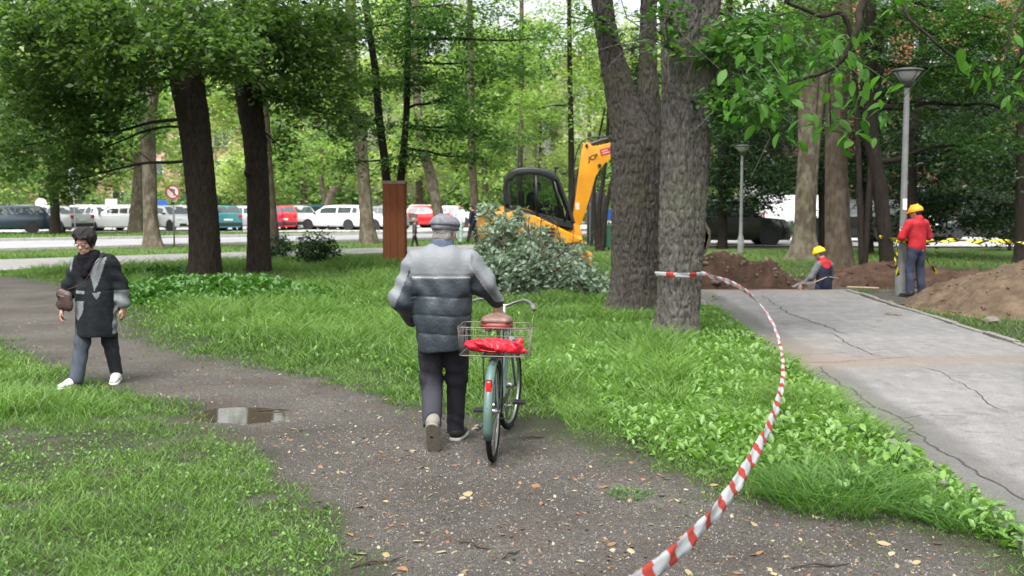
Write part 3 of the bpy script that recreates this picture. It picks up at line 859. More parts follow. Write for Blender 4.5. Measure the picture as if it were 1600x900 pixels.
# cluster of stems between boom and forked trunk
simple('dark many-stemmed young tree seen under the digger boom', [(938, 392, 38, 9), (936, 330, 38, 7), (944, 270, 38, 6), (950, 190, 38, 5), (952, 60, 38, 4)], BK_STEM,
       [mass(940, 120, 38, 50, 60, 1.6, 1100)], LF_BRIGHT, leaf=0.15, seed=59, rc=0.4, name='young_tree', flare=0.1,
       extra=([(940, 392, 38, 10), (948, 320, 38, 7), (962, 250, 38, 5), (958, 190, 38, 4)], [(934, 392, 38, 8), (928, 320, 38, 6), (932, 240, 38, 4), (945, 170, 38, 3)]))

# trees on the right
tree('plane_tree', 'pale plane trunk with one broken white side limb, left of the pair by the trench', [
    tp((1255, 408, 32.5, 46), (1258, 360, 32.5, 33), (1260, 280, 32.5, 29), (1262, 190, 32.5, 28), (1265, 120, 32.5, 27), (1264, 60, 32.5, 24), (1262, -60, 32.5, 20), (1262, -300, 32.5, 14)),
    tp((1268, 165, 32.5, 12), (1283, 140, 32.5, 12), (1297, 126, 32.5, 11))], BK_PLANE,
    [mass(1230, 40, 33, 80, 50, 2, 1500), mass(1300, 20, 33, 60, 50, 2, 1200)], LF_MID, leaf=0.14, seed=61, seg=40, step=0.1, lump=0.05, rough=0.1, top=(8, 4.5, 5, 2500))
tree('plane_tree', 'brown flaking trunk behind the sitting workman in the yellow helmet', [
    tp((1312, 430, 25.8, 48), (1310, 370, 25.8, 36), (1308, 280, 25.8, 32), (1306, 190, 25.8, 34), (1312, 120, 25.8, 30), (1318, 40, 25.8, 26), (1320, -100, 25.8, 20), (1320, -360, 25.8, 13)),
    tp((1300, 210, 25.8, 12), (1296, 150, 25.8, 11), (1300, 90, 25.8, 9))], BK_PLANE2,
    [mass(1290, 20, 26, 60, 50, 1.4, 900)], LF_MID, leaf=0.13, seed=67, seg=40, step=0.08, lump=0.06, rough=0.1, top=(7.5, 4, 5, 2200))
tree('park_tree', 'slim dark trunk bending slightly, right of the trench pair and left of the lamp post', [
    tp((1389, 437, 24.3, 26), (1384, 380, 24.3, 22), (1374, 290, 24.3, 22), (1362, 220, 24.3, 22), (1357, 160, 24.3, 20), (1360, 60, 24.3, 17), (1362, -60, 24.3, 15), (1365, -340, 24.3, 9)),
    tp((1358, 100, 24.3, 9), (1376, 45, 24.3, 9), (1392, 20, 24.3, 7), (1410, -30, 24.3, 6)), tp((1356, 95, 24.3, 9), (1330, 60, 24.3, 8), (1280, 25, 24.3, 6), (1230, 5, 24.3, 4))], BK_STEM,
    [mass(1380, 40, 24.5, 50, 40, 1.2, 600), mass(1470, 60, 24, 90, 45, 1.3, 3600), mass(1560, 30, 24, 80, 40, 1.3, 3200), mass(1500, 120, 24.6, 80, 26, 1.2, 2400), mass(1540, 215, 25, 80, 26, 1.3, 1500), mass(1450, 10, 24, 90, 30, 1.3, 2200), mass(1330, 90, 24, 60, 40, 1, 600), mass(1430, 160, 25, 60, 30, 1, 600), mass(1570, 170, 25, 60, 40, 1, 900)],
    LF_MID, leaf=0.10, seed=71, seg=30, step=0.1, top=(6.8, 4.5, 4, 6500), rc=0.4, flat=0.12)
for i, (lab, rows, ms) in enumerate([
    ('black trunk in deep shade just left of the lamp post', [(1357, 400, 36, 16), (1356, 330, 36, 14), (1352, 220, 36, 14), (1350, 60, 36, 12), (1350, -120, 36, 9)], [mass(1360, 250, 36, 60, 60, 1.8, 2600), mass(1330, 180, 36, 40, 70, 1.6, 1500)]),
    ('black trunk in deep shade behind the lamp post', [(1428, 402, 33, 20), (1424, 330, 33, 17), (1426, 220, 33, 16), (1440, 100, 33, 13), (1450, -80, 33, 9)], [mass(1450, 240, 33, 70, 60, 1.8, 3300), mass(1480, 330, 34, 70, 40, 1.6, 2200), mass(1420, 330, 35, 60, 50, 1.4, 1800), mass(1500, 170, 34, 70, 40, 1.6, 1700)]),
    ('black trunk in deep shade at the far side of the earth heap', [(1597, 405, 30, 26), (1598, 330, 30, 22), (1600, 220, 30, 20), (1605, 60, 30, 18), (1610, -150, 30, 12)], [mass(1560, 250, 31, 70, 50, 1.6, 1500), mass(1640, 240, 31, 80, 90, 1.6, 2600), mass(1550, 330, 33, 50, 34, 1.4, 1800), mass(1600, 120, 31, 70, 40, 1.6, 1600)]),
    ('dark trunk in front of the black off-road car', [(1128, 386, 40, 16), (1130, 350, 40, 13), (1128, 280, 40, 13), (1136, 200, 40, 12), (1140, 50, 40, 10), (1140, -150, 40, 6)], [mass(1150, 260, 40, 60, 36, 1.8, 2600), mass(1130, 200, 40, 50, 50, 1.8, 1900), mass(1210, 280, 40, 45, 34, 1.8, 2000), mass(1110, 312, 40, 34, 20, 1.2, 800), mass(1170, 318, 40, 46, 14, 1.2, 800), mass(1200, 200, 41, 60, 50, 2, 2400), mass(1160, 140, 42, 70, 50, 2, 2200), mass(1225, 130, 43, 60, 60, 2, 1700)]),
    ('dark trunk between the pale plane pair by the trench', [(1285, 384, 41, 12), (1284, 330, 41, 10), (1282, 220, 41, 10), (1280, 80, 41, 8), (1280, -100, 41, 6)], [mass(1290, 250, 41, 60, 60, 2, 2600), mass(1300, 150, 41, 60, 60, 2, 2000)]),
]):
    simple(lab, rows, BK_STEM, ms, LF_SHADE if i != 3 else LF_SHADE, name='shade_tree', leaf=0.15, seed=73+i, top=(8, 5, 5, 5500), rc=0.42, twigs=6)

# the boarded-up tree: two stems out of one box of boards
BX = P(617, 345, 31.0)
zb = hz(BX.x, BX.y)
tree('boxed_tree', 'two dark slim stems with flat sprays rising from a rust-brown boarded box', [
    ([(BX.x, 31, zb-0.1), (BX.x, 31, 1.5), (P(604, 281, 31).x, 31, 2.32), (P(601, 250, 31).x, 31, P(601, 250, 31).z), (P(592, 180, 31).x, 31, P(592, 180, 31).z), (P(585, 105, 31).x, 31.1, P(585, 105, 31).z), (P(570, 0, 31).x, 31.2, P(570, 0, 31).z), (P(560, -200, 31).x, 31.4, P(560, -200, 31).z)], [0.2, 0.17, 0.125, 0.12, 0.11, 0.10, 0.09, 0.05]),
    ([(BX.x+.05, 31, 1.4), (P(626, 281, 31).x, 31, 2.32), (P(630, 240, 31).x, 31, P(630, 240, 31).z), (P(636, 170, 31).x, 30.9, P(636, 170, 31).z), (P(638, 60, 31).x, 30.9, P(638, 60, 31).z), (P(640, -40, 31).x, 30.8, P(640, -40, 31).z), (P(650, -240, 31).x, 30.6, P(650, -240, 31).z)], [0.12, 0.115, 0.10, 0.095, 0.085, 0.07, 0.04])],
    BK_STEM, [mass(600, 40, 31, 100, 36, 1.8, 2600), mass(520, 60, 31, 60, 40, 1.5, 1500), mass(690, 50, 31, 90, 34, 1.8, 2300), mass(560, 130, 31, 70, 28, 1.5, 1700), mass(680, 130, 31, 80, 26, 1.6, 2000), mass(780, 100, 30.5, 80, 24, 1.6, 1500), mass(560, 200, 31, 50, 28, 1.3, 1200),
              mass(690, 200, 30.6, 70, 22, 1.5, 1700), mass(780, 215, 30.5, 60, 16, 1.3, 800), mass(640, 245, 30.6, 40, 16, 1.0, 600), mass(830, 60, 30.5, 50, 30, 1.3, 700), mass(640, 90, 30, 50, 40, 1, 900), mass(730, 165, 30.2, 60, 18, 1.2, 900), mass(545, 255, 31, 25, 26, .8, 420), mass(720, 10, 31, 90, 26, 1.6, 1400), mass(740, 245, 30.4, 40, 12, 1, 350)],
    LF_MID, leaf=0.12, seed=83, seg=26, step=0.12, flare=0.0, top=(7.6, 4.8, 4, 6500), rc=0.42, flat=0.12, twigs=12, limb_r=0.045)

# far belt of bright trees beyond the car park: three builds, copied
def belt_tree(seed, h, rw, lm, leaf=0.38, n=6500):
    r_ = random.Random(seed)
    ms = []
    for k in range(15):
        a = r_.uniform(0, 6.28); q = rw*r_.uniform(0.1, 0.75)
        ms.append(((math.cos(a)*q, math.sin(a)*q, r_.uniform(0.16, 0.86)*h), (rw*r_.uniform(.28, .5), rw*r_.uniform(.28, .5), h*r_.uniform(.07, .13)), n//11))
    return tree('avenue_tree', 'tall light green tree in the bright belt beyond the car park', [([(0, 0, -0.1), (0.1, 0, h*0.2), (-0.1, 0.1, h*0.45), (0.1, 0, h*0.8)], [0.28, 0.22, 0.16, 0.06])],
                BK_PLANE2, ms, lm, leaf=leaf, seg=12, step=0.6, seed=seed, rc=0.9, twigs=4, group='bright trees beyond the car park')
LF_B2 = leafmat('skylit yellow green leaves', (0.13, 0.18, 0.06), (0.42, 0.50, 0.22), 0.5)  # open-sky brightness of the far belt put into the leaf colour
LF_B3 = leafmat('skylit green leaves', (0.07, 0.14, 0.05), (0.28, 0.38, 0.15), 0.5)  # same sky brightness painted into the greener leaves
protos = [belt_tree(201, 19, 5.2, LF_B2), belt_tree(202, 17, 4.8, LF_B3), belt_tree(203, 20, 5.6, LF_B2), belt_tree(204, 15, 5.0, LF_BRIGHT)]
spots = []
r_ = random.Random(5)
for Y, dx, zr in ((84, 6.4, 0), (100, 7.5, 1), (122, 9, 2)):
    x = -0.56*Y
    while x < 0.60*Y:
        spots.append((x+r_.uniform(-1.5, 1.5), Y+r_.uniform(-4, 4), r_.uniform(0, 6.28), r_.uniform(0.85, 1.2)*(1+zr*0.12)))
        x += dx*r_.uniform(0.75, 1.15)
WORDS = ['bright', 'pale']
for i, (x, y, a, s) in enumerate(spots):
    o = protos[i] if i < 4 else copy_tree(protos[i % 4])
    o.location = (x, y, 0); o.rotation_euler.z = a; o.scale = (s, s, s*r_.uniform(.9, 1.1))

# darker trees standing between the brick block and the parked cars on the right
def dark_tree(seed, h, rw):
    r2 = random.Random(seed); ms = []
    for k in range(13):
        a = r2.uniform(0, 6.28); q = rw*r2.uniform(0.1, 0.75)
        ms.append(((math.cos(a)*q, math.sin(a)*q, r2.uniform(0.18, 0.85)*h), (rw*r2.uniform(.3, .5), rw*r2.uniform(.3, .5), h*r2.uniform(.07, .13)), 900))
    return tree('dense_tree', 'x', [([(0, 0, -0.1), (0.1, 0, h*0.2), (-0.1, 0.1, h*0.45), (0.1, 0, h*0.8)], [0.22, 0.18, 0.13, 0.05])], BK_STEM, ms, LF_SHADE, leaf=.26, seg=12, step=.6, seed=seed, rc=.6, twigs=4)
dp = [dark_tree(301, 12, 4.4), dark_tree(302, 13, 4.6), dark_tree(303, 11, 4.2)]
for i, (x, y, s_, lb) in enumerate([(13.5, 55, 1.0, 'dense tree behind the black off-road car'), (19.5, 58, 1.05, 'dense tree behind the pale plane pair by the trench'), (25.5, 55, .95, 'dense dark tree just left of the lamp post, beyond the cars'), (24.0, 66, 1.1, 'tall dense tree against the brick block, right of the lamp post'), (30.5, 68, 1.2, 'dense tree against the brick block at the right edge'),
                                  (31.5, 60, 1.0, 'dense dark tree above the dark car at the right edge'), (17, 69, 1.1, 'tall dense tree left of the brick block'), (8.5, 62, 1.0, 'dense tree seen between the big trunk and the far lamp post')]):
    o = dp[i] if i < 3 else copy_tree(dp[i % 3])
    o.location = (x, y, 0); o.rotation_euler.z = i*1.3; o.scale = (s_, s_, s_); o['label'] = lb
# ------------------------------------------------------------------ grass and weeds
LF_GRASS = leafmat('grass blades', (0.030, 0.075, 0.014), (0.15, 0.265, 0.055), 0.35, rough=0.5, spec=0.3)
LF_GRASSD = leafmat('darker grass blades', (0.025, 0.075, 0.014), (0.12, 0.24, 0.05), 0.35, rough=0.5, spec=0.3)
LF_WEED = leafmat('broad weed leaves', (0.05, 0.125, 0.022), (0.18, 0.32, 0.075), 0.35, rough=0.4, spec=0.4)
LF_ELDER = leafmat('ground elder leaves', (0.025, 0.075, 0.015), (0.08, 0.19, 0.04), 0.3, rough=0.45)

def cone_points(g, n, d0, d1, xl, xr, p=2.0):
    """density falls as 1/d^p with distance d; x limits are functions of y"""
    u = g.uniform(0, 1, n)
    e = 2-p
    if abs(e) < 1e-6: d = d0*(d1/d0)**u
    else: d = (d0**e+(d1**e-d0**e)*u)**(1/e)
    lo, hi = xl(d), xr(d)
    w = np.maximum(hi-lo, 0)
    x = lo+w*g.uniform(0, 1, n)
    return x, d
def blades(x, y, h, w, bend, g, tone, lean=0.35, b=None):
    n = len(x)
    z = height(x, y)-0.005
    a = g.uniform(0, 2*math.pi, n)
    dx, dy = np.cos(a), np.sin(a)
    if b is None: b = g.uniform(0, 2*math.pi, n)
    lx, ly = np.cos(b)*lean*g.uniform(0, 1, n)*h, np.sin(b)*lean*g.uniform(0, 1, n)*h
    bx, by = np.cos(b)*bend*h, np.sin(b)*bend*h
    def pt(s, t, k): return np.stack([x+dx*w*k*s+lx*t+bx*t*t, y+dy*w*k*s+ly*t+by*t*t, z+h*(t-0.35*bend*t*t)], 1)
    V = np.stack([pt(-.5, 0, 1), pt(.5, 0, 1), pt(.5, .5, .85), pt(-.5, .5, .85), pt(0, 1, 0)], 1)
    i = np.arange(n)[:, None]*5
    # quads: base, and a tip written as a quad with a short top edge
    V = np.concatenate([V[:, :4], pt(.08, 1, 1)[:, None], pt(-.08, 1, 1)[:, None]], 1)
    i = np.arange(n)[:, None]*6
    F = np.concatenate([i+np.array([[0, 1, 2, 3]]), i+np.array([[3, 2, 4, 5]])], 0)
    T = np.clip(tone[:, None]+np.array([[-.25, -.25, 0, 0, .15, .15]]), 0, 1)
    return V.reshape(-1, 3), F, T.ravel()
def leaves_up(x, y, g, size, hgt, tone, aspect=0.45):
    """rosette leaves: an elongated 6-corner leaf, folded, arching outwards"""
    n = len(x)
    z = height(x, y)
    a = g.uniform(0, 2*math.pi, n)
    s = size*g.uniform(0.6, 1.3, n)
    el = g.uniform(0.15, 1.15, n)
    u = np.stack([np.cos(a)*np.cos(el), np.sin(a)*np.cos(el), np.sin(el)], 1)
    w = np.stack([-np.sin(a), np.cos(a), 0.3*g.normal(size=n)], 1)
    up = np.cross(u, w)
    up *= np.sign(up[:, 2:3]+1e-6)
    base = np.stack([x, y, z+hgt*g.uniform(0, 1, n)], 1)
    sz = s[:, None]
    def q(t, k, l): return base+u*sz*t+w*sz*aspect*k*0.5+up*sz*l
    V = np.stack([q(0, 0, 0), q(.35, 1, .08), q(.75, .85, .02), q(1, 0, -.18), q(.75, -.85, .02), q(.35, -1, .08)], 1)
    i = np.arange(n)[:, None]*6
    F = np.concatenate([i+np.array([[0, 1, 2, 3]]), i+np.array([[0, 3, 4, 5]])], 0)
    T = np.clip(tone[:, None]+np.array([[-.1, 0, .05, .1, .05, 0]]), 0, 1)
    return V.reshape(-1, 3), F, T.ravel()
def side(x, y, A, B): return (B[0]-A[0])*(y-A[1])-(B[1]-A[1])*(x-A[0])
pa, pb = G(0, 408), G(600, 389); pc, pd = G(0, 425), G(600, 397)
ra, rb = G(0, 393), G(600, 377); rc_, rd_ = G(0, 378), G(600, 367)
def off_paving(x, y):
    return ~(((side(x, y, pc, pd) > -.12) & (side(x, y, pa, pb) < .12)) | ((side(x, y, ra, rb) > -.2) & (side(x, y, rc_, rd_) < .2)))
def join(parts):
    V, F, T, o = [], [], [], 0
    for v, f, t in parts: V.append(v); F.append(f+o); T.append(t); o += len(v)
    return np.concatenate(V), np.concatenate(F), np.concatenate(T)
def keep_grass(g, x, y, patch=0.0, thr=0.0):
    m = dirtmask(x, y)
    if patch: m = np.clip(m + patch*np.clip(fbm(x*4.2, y*4.2, 21)*1.8, 0, 1), 0, 1)
    return g.uniform(0, 1, len(x)) > m*1.15+thr
g = np.random.default_rng(99)
parts = []
# short patchy turf, nearer left
x, y = cone_points(g, 150000, 2.6, 12.5, lambda d: -0.50*d-0.3, lambda d: -0.05*d+0.3, 1.7)
k = keep_grass(g, x, y, patch=0.7); x, y = x[k], y[k]
n = len(x); t = 0.5+0.3*fbm(x*1.1, y*1.1, 31)+g.normal(size=n)*0.17
parts.append(blades(x, y, g.uniform(.02, .075, n)*np.clip(.85+1.3*fbm(x*1.7, y*1.7, 5), .3, 2), g.uniform(.003, .006, n), .5, g, t, 0.9))
# lush strip between the dirt and the footpath
x, y = cone_points(g, 120000, 3.6, 17, lambda d: np.minimum(-0.06*d+0.9, 1.0), lambda d: ASPH_L(d)+0.10, 1.5)
k = keep_grass(g, x, y); x, y = x[k], y[k]; n = len(x)
t = 0.62+0.25*fbm(x*1.1, y*1.1, 32)+g.normal(size=n)*0.17
ed = np.clip(-poly_sd(x, y, PATH_W)*-1/0.8, 0.25, 1)
parts.append(blades(x, y, g.uniform(.04, .17, n)*ed*np.clip(.9+1.1*fbm(x*1.9, y*1.9, 51), .35, 1.9), g.uniform(.004, .008, n), .7, g, t, 0.7))
# the long grass beyond the path, left of the trunks
x, y = cone_points(g, 170000, 8.5, 33, lambda d: -0.50*d-1, lambda d: np.minimum(0.16*d, 2.6)*1.0, 1.6)
k = keep_grass(g, x, y) & off_paving(x, y); x, y = x[k], y[k]; n = len(x)
t = 0.5+0.32*fbm(x*0.7, y*0.7, 33)+g.normal(size=n)*0.17
ed = np.clip(poly_sd(x, y, PATH_W)/1.2, 0.3, 1)
parts.append(blades(x, y, g.uniform(.07, .30, n)*ed*np.clip(.9+1.0*fbm(x*1.3, y*1.3, 52), .35, 1.8), g.uniform(.006, .012, n)*(0.6+y/22), .6, g, t, 0.6))
x, y = cone_points(g, 60000, 2.7, 22, lambda d: -0.5*d, lambda d: np.minimum(0.36*d, ASPH_L(d)), 1.6)
sd = poly_sd(x, y, PATH_W); cl = fbm(x*3.1, y*3.1, 61)
k = (sd < .45) & (sd > -.75) & (g.uniform(0, 1, len(x)) < np.clip((sd+.75)/1.0, 0, 1)*np.clip(cl*2.2+.35, 0, 1)) & (x < ASPH_L(y)) & off_paving(x, y); x, y = x[k], y[k]; n = len(x)
parts.append(blades(x, y, g.uniform(.015, .055, n), g.uniform(.003, .007, n), .6, g, 0.45+g.normal(size=n)*0.2, 1.0))
V, F, T = join(parts)
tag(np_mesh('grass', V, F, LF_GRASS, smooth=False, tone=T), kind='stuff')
# verge strips far back
parts = []
x, y = cone_points(g, 70000, 20, 66, lambda d: -0.52*d, lambda d: 0.55*d, 1.0)
k = keep_grass(g, x, y)
def side(x, y, A, B): return (B[0]-A[0])*(y-A[1])-(B[1]-A[1])*(x-A[0])
pa, pb = G(0, 408), G(600, 389); pc, pd = G(0, 425), G(600, 397)
ra, rb = G(0, 393), G(600, 377); rc_, rd_ = G(0, 378), G(600, 367)
on_pave = (side(x, y, pc, pd) > -.3) & (side(x, y, pa, pb) < .3)
on_road = (side(x, y, ra, rb) > -.4) & (side(x, y, rc_, rd_) < .4)
on_park = (y > 58+(x+90)/150*8) | ((x > 6.5) & (y > 37))
asp = (x > ASPH_L(y)) & (x < ASPH_R(y)) & (y < 21.4)
tr = (x > 3.2) & (x < 11.3) & (y > 21.1) & (y < 23)
k &= ~(on_pave | on_road | on_park | asp | tr)
x, y = x[k], y[k]; n = len(x)
t = 0.55+0.25*fbm(x*0.5, y*0.5, 34)+g.normal(size=n)*0.15
parts.append(blades(x, y, g.uniform(.05, .14, n), g.uniform(.012, .03, n)*y/30, .5, g, t, 0.6))
# right of the footpath in front of the earth heap
x, y = cone_points(g, 14000, 8, 21, lambda d: ASPH_R(d)+0.05, lambda d: ASPH_R(d)+3.5, 1.2)
k = keep_grass(g, x, y, patch=0.4); x, y = x[k], y[k]; n = len(x)
parts.append(blades(x, y, g.uniform(.04, .13, n), g.uniform(.006, .01, n), .5, g, 0.5+0.2*g.normal(size=n), 0.7))
V, F, T = join(parts)
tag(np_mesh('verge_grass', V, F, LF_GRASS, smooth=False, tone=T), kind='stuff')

# broad-leaved weeds
parts = []
x, y = cone_points(g, 30000, 4.5, 17.5, lambda d: np.minimum(-0.02*d+0.9, 1.0), lambda d: ASPH_L(d)+0.04, 1.3)
cl = fbm(x*1.4, y*1.4, 41)
k = keep_grass(g, x, y, thr=0.1) & (g.uniform(-.5, .5, len(x)) < cl+0.12) & (poly_sd(x, y, PATH_W) > 0.25); x, y = x[k], y[k]
parts.append(leaves_up(x, y, g, 0.045+0.04*g.uniform(0, 1, len(x))**2, 0.07, 0.55+0.25*g.normal(size=len(x)), 0.5))
x, y = cone_points(g, 11000, 3.0, 9.5, lambda d: -0.50*d-.3, lambda d: -0.08*d, 1.5)
k = keep_grass(g, x, y, patch=0.5, thr=0.1) & (g.uniform(-.5, .5, len(x)) < fbm(x*1.2, y*1.2, 42)+0.1); x, y = x[k], y[k]
parts.append(leaves_up(x, y, g, 0.024, 0.015, 0.45+0.2*g.normal(size=len(x)), 0.6))
x, y = cone_points(g, 9000, 10, 24, lambda d: -0.42*d, lambda d: np.minimum(0.14*d, 2.4), 1.2)
k = keep_grass(g, x, y, thr=0.1) & (g.uniform(-.5, .5, len(x)) < fbm(x*1.2, y*1.2, 43)) & (poly_sd(x, y, PATH_W) > 0.5); x, y = x[k], y[k]
parts.append(leaves_up(x, y, g, 0.07, 0.1, 0.5+0.2*g.normal(size=len(x)), 0.45))
V, F, T = join(parts)
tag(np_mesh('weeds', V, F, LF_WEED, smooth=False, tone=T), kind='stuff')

# low leafy undergrowth round the lime trunk
parts = []
def ground_blob(cx, cy, rx, ry, n, size, hg, tn, asp=.55):
    a = g.uniform(0, 2*math.pi, n); q = np.sqrt(g.uniform(0, 1, n))
    x, y = cx+np.cos(a)*q*rx, cy+np.sin(a)*q*ry
    return leaves_up(x, y, g, size, hg*(1.05-q**2), tn+0.2*g.normal(size=n), asp)
c = G(330, 462); parts.append(ground_blob(c.x, c.y, 2.0, 1.5, 9000, 0.12, 0.34, 0.5))
c = G(250, 470); parts.append(ground_blob(c.x, c.y, 1.1, 1.2, 3500, 0.12, 0.28, 0.45))
c = G(400, 462); parts.append(ground_blob(c.x, c.y, 0.9, 1.3, 3000, 0.12, 0.32, 0.55))
c = G(470, 466); parts.append(ground_blob(c.x, c.y, 0.8, 1.0, 1200, 0.1, 0.2, 0.6))
c = G(250, 436); parts.append(ground_blob(c.x, c.y, 1.5, 1.0, 2400, 0.12, 0.24, 0.35))
V, F, T = join(parts)
tag(np_mesh('undergrowth', V, F, LF_ELDER, smooth=False, tone=T), kind='stuff')

# tufts of long grass
def tuft(px, py, r_, n, h0, h1, label, w=0.006, m=LF_GRASSD, tn=0.5, group=None, bend=1.0):
    c = G(px, py)
    a = g.uniform(0, 2*math.pi, n); q = np.sqrt(g.uniform(0, 1, n))*r_
    x, y = c.x+np.cos(a)*q, c.y+np.sin(a)*q
    V, F, T = blades(x, y, g.uniform(h0, h1, n), np.full(n, w)*g.uniform(.7, 1.3, n), bend, g, tn+0.22*g.normal(size=n), 0.7, b=a+g.normal(size=n)*1.1)
    V[:, 0] -= c.x; V[:, 1] -= c.y
    o = np_mesh('grass_tuft', V, F, m, smooth=False, tone=T); o.location = (c.x, c.y, 0)
    return tag(o, label, 'grass tuft', group)
tuft(1300, 778, 0.38, 900, .08, .34, 'largest tuft of long arching grass at the corner between dirt and footpath')
tuft(1235, 772, 0.18, 400, .08, .16, 'small grass tuft just left of the largest tuft by the footpath')
tuft(1370, 768, 0.22, 600, .08, .2, 'grass tuft overhanging the broken kerb of the footpath', tn=.6)
tuft(1505, 815, 0.2, 500, .08, .18, 'grass tuft at the lower kerb end nearest the frame edge', tn=.45)
tuft(1430, 800, 0.16, 320, .06, .14, 'low grass tuft between the largest tuft and the lower kerb end')
tuft(480, 492, 0.45, 700, .14, .32, 'pale seeding grass tuft in the long grass beyond the undergrowth', tn=.7, w=.009)
tuft(985, 770, 0.12, 120, .04, .08, 'tiny grass tuft at the edge of the dirt')
# sprigs with big leaves beside the footpath edge
def sprig(px, py, hgt, n, size, label):
    c = G(px, py)
    root = empty('weed_plant', (c.x, c.y, hz(c.x, c.y)), label=label, cat='weed')
    mb = MB(); rd = random.Random(px)
    tops = []
    for i in range(n):
        a = rd.uniform(0, 6.28); e = Vector((math.cos(a)*hgt*.45, math.sin(a)*hgt*.45, hgt*rd.uniform(.6, 1)))
        mb.add(tube([(0, 0, 0), e*0.5+Vector((0, 0, hgt*.15)), e], [.003, .0025, .0015], 5)); tops.append((e, a))
    mb.build('stem', LF_GRASSD, root)
    for e, a in tops:
        V, F, T = leaf_shape(size*rd.uniform(.8, 1.2))
        o = np_mesh('leaf', V, F, LF_WEED, root, smooth=False, tone=np.full(len(V), rd.uniform(.4, .9)))
        o.location = e; o.rotation_euler = (rd.uniform(-.5, .2), rd.uniform(-.5, .5), a-math.pi/2)
def leaf_shape(s, asp=0.5):
    prof = [(0, 0.05), (.12, .5), (.3, .92), (.5, 1), (.7, .8), (.88, .4), (1.0, .04)]
    V, F = [], []
    for t, w in prof:
        dz = -0.22*t*t
        V += [(-w*asp*.5*s, t*s, dz*s+0.06*w*s), (0, t*s, dz*s), (w*asp*.5*s, t*s, dz*s+0.06*w*s)]
    for i in range(len(prof)-1):
        for k in range(2): F.append((i*3+k, i*3+k+1, i*3+k+4, i*3+k+3))
    return np.array(V), np.array(F), None
sprig(1228, 592, .22, 7, .09, 'young sapling with round leaves standing at the footpath edge by the tape')
sprig(1120, 470, .18, 6, .10, 'leafy shoot at the foot of the taped trunk where the footpath starts')
sprig(1340, 690, .16, 8, .08, 'leafy weed leaning over the footpath edge midway')
sprig(1395, 738, .2, 8, .1, 'broad leaved weed beside the exposed kerb stone')

# ------------------------------------------------------------------ shrubs
def shrub(name, label, c, r_, n, lm, leaf, stems=8, cat='shrub', seed=1, bark=BK_STEM, rc=.16, per=26, flat=.4, extra=()):
    z = hz(c[0], c[1])
    root = empty(name, (c[0], c[1], z), label=label, cat=cat)
    rd = random.Random(seed)
    mb = MB()
    for i in range(stems):
        a = rd.uniform(0, 6.28); q = rd.uniform(.3, .9)
        for vf in branch_mesh((rd.uniform(-.06, .06), rd.uniform(-.06, .06), -.05), (math.cos(a)*r_[0]*q, math.sin(a)*r_[1]*q, r_[2]*rd.uniform(1, 1.9)), .014, .004, seed*50+i, twigs=5, tl=.35, seg=5): mb.add(vf)
    mb.build('stems', bark, root, smooth=True)['kind'] = 'stuff'
    V, F, T = leaf_cloud([((0, 0, r_[2]*1.02), r_, n)]+list(extra), leaf, per=per, rc=rc, seed=seed, tilt=.8, flat=flat)
    V[:, 2] = np.maximum(V[:, 2], 0.01)
    o = np_mesh('foliage', V, F, lm, root, smooth=False, tone=T); o['kind'] = 'stuff'
    return root
c = G(494, 414); shrub('shrub', 'small dark bush alone in the grass between the dark trunks and the boarded box', (c.x, c.y), (.62, .5, .42), 2600, LF_SHADE, .085, seed=3, rc=.14)
c = G(434, 408); shrub('shrub', 'low dark bush pressed against the trunk with the knob', (c.x, c.y), (.45, .5, .38), 1500, LF_SHADE, .085, seed=4, rc=.14)
c = G(1592, 400); shrub('shrub', 'dark shrub behind the top of the earth heap', (c.x+1.5, c.y+4), (1.6, 1, 1.2), 5000, LF_SHADE, .11, seed=5, rc=.25)

# cut silver-leaved branches lying in front of the digger
LF_SILVER = leafmat('wilting silver green leaves', (0.09, 0.14, 0.09), (0.34, 0.42, 0.33), 0.35, tcol=(1.2, 1.4, .9))
c = G(838, 466)
root = empty('cut_branch_pile', (c.x, c.y, 0), label='heap of cut branches with silvery green leaves in front of the yellow digger', cat='cut branches')
mb = MB(); rd = random.Random(8)
for i in range(26):
    a = rd.uniform(-.3, 3.4)
    e = Vector((rd.uniform(-1.3, 1.1), rd.uniform(-.5, 1.3), rd.uniform(.5, 1.5)))
    for vf in branch_mesh((rd.uniform(-.8, .9), rd.uniform(-.2, 1.0), .02), e, .025, .006, 900+i, twigs=6, tl=.5, seg=5): mb.add(vf)
mb.build('branches', BK_PLANE2, root, smooth=True)['kind'] = 'stuff'
ms = [((-.75, .4, .55), (.5, .5, .5), 2600), ((-.1, .25, .5), (.6, .5, .5), 3600), ((.6, .3, .4), (.55, .5, .36), 2400), ((-.6, .7, 1.1), (.46, .4, .32), 1500), ((-.1, .8, 1.0), (.45, .4, .3), 1400),
      ((-.85, .9, 1.5), (.2, .25, .2), 260), ((-.25, .9, 1.4), (.3, .25, .14), 260), ((1.05, .3, .22), (.3, .4, .2), 700), ((-1.05, .2, .3), (.3, .4, .28), 800), ((.2, .1, .2), (1.1, .3, .2), 1800), ((.45, .8, .85), (.3, .3, .2), 350)]
V, F, T = leaf_cloud(ms, .10, per=22, rc=.13, seed=21, tilt=.9, flat=.5, aspect=.5)
V[:, 2] = np.maximum(V[:, 2], 0.01)
np_mesh('foliage', V, F, LF_SILVER, root, smooth=False, tone=T)['kind'] = 'stuff'

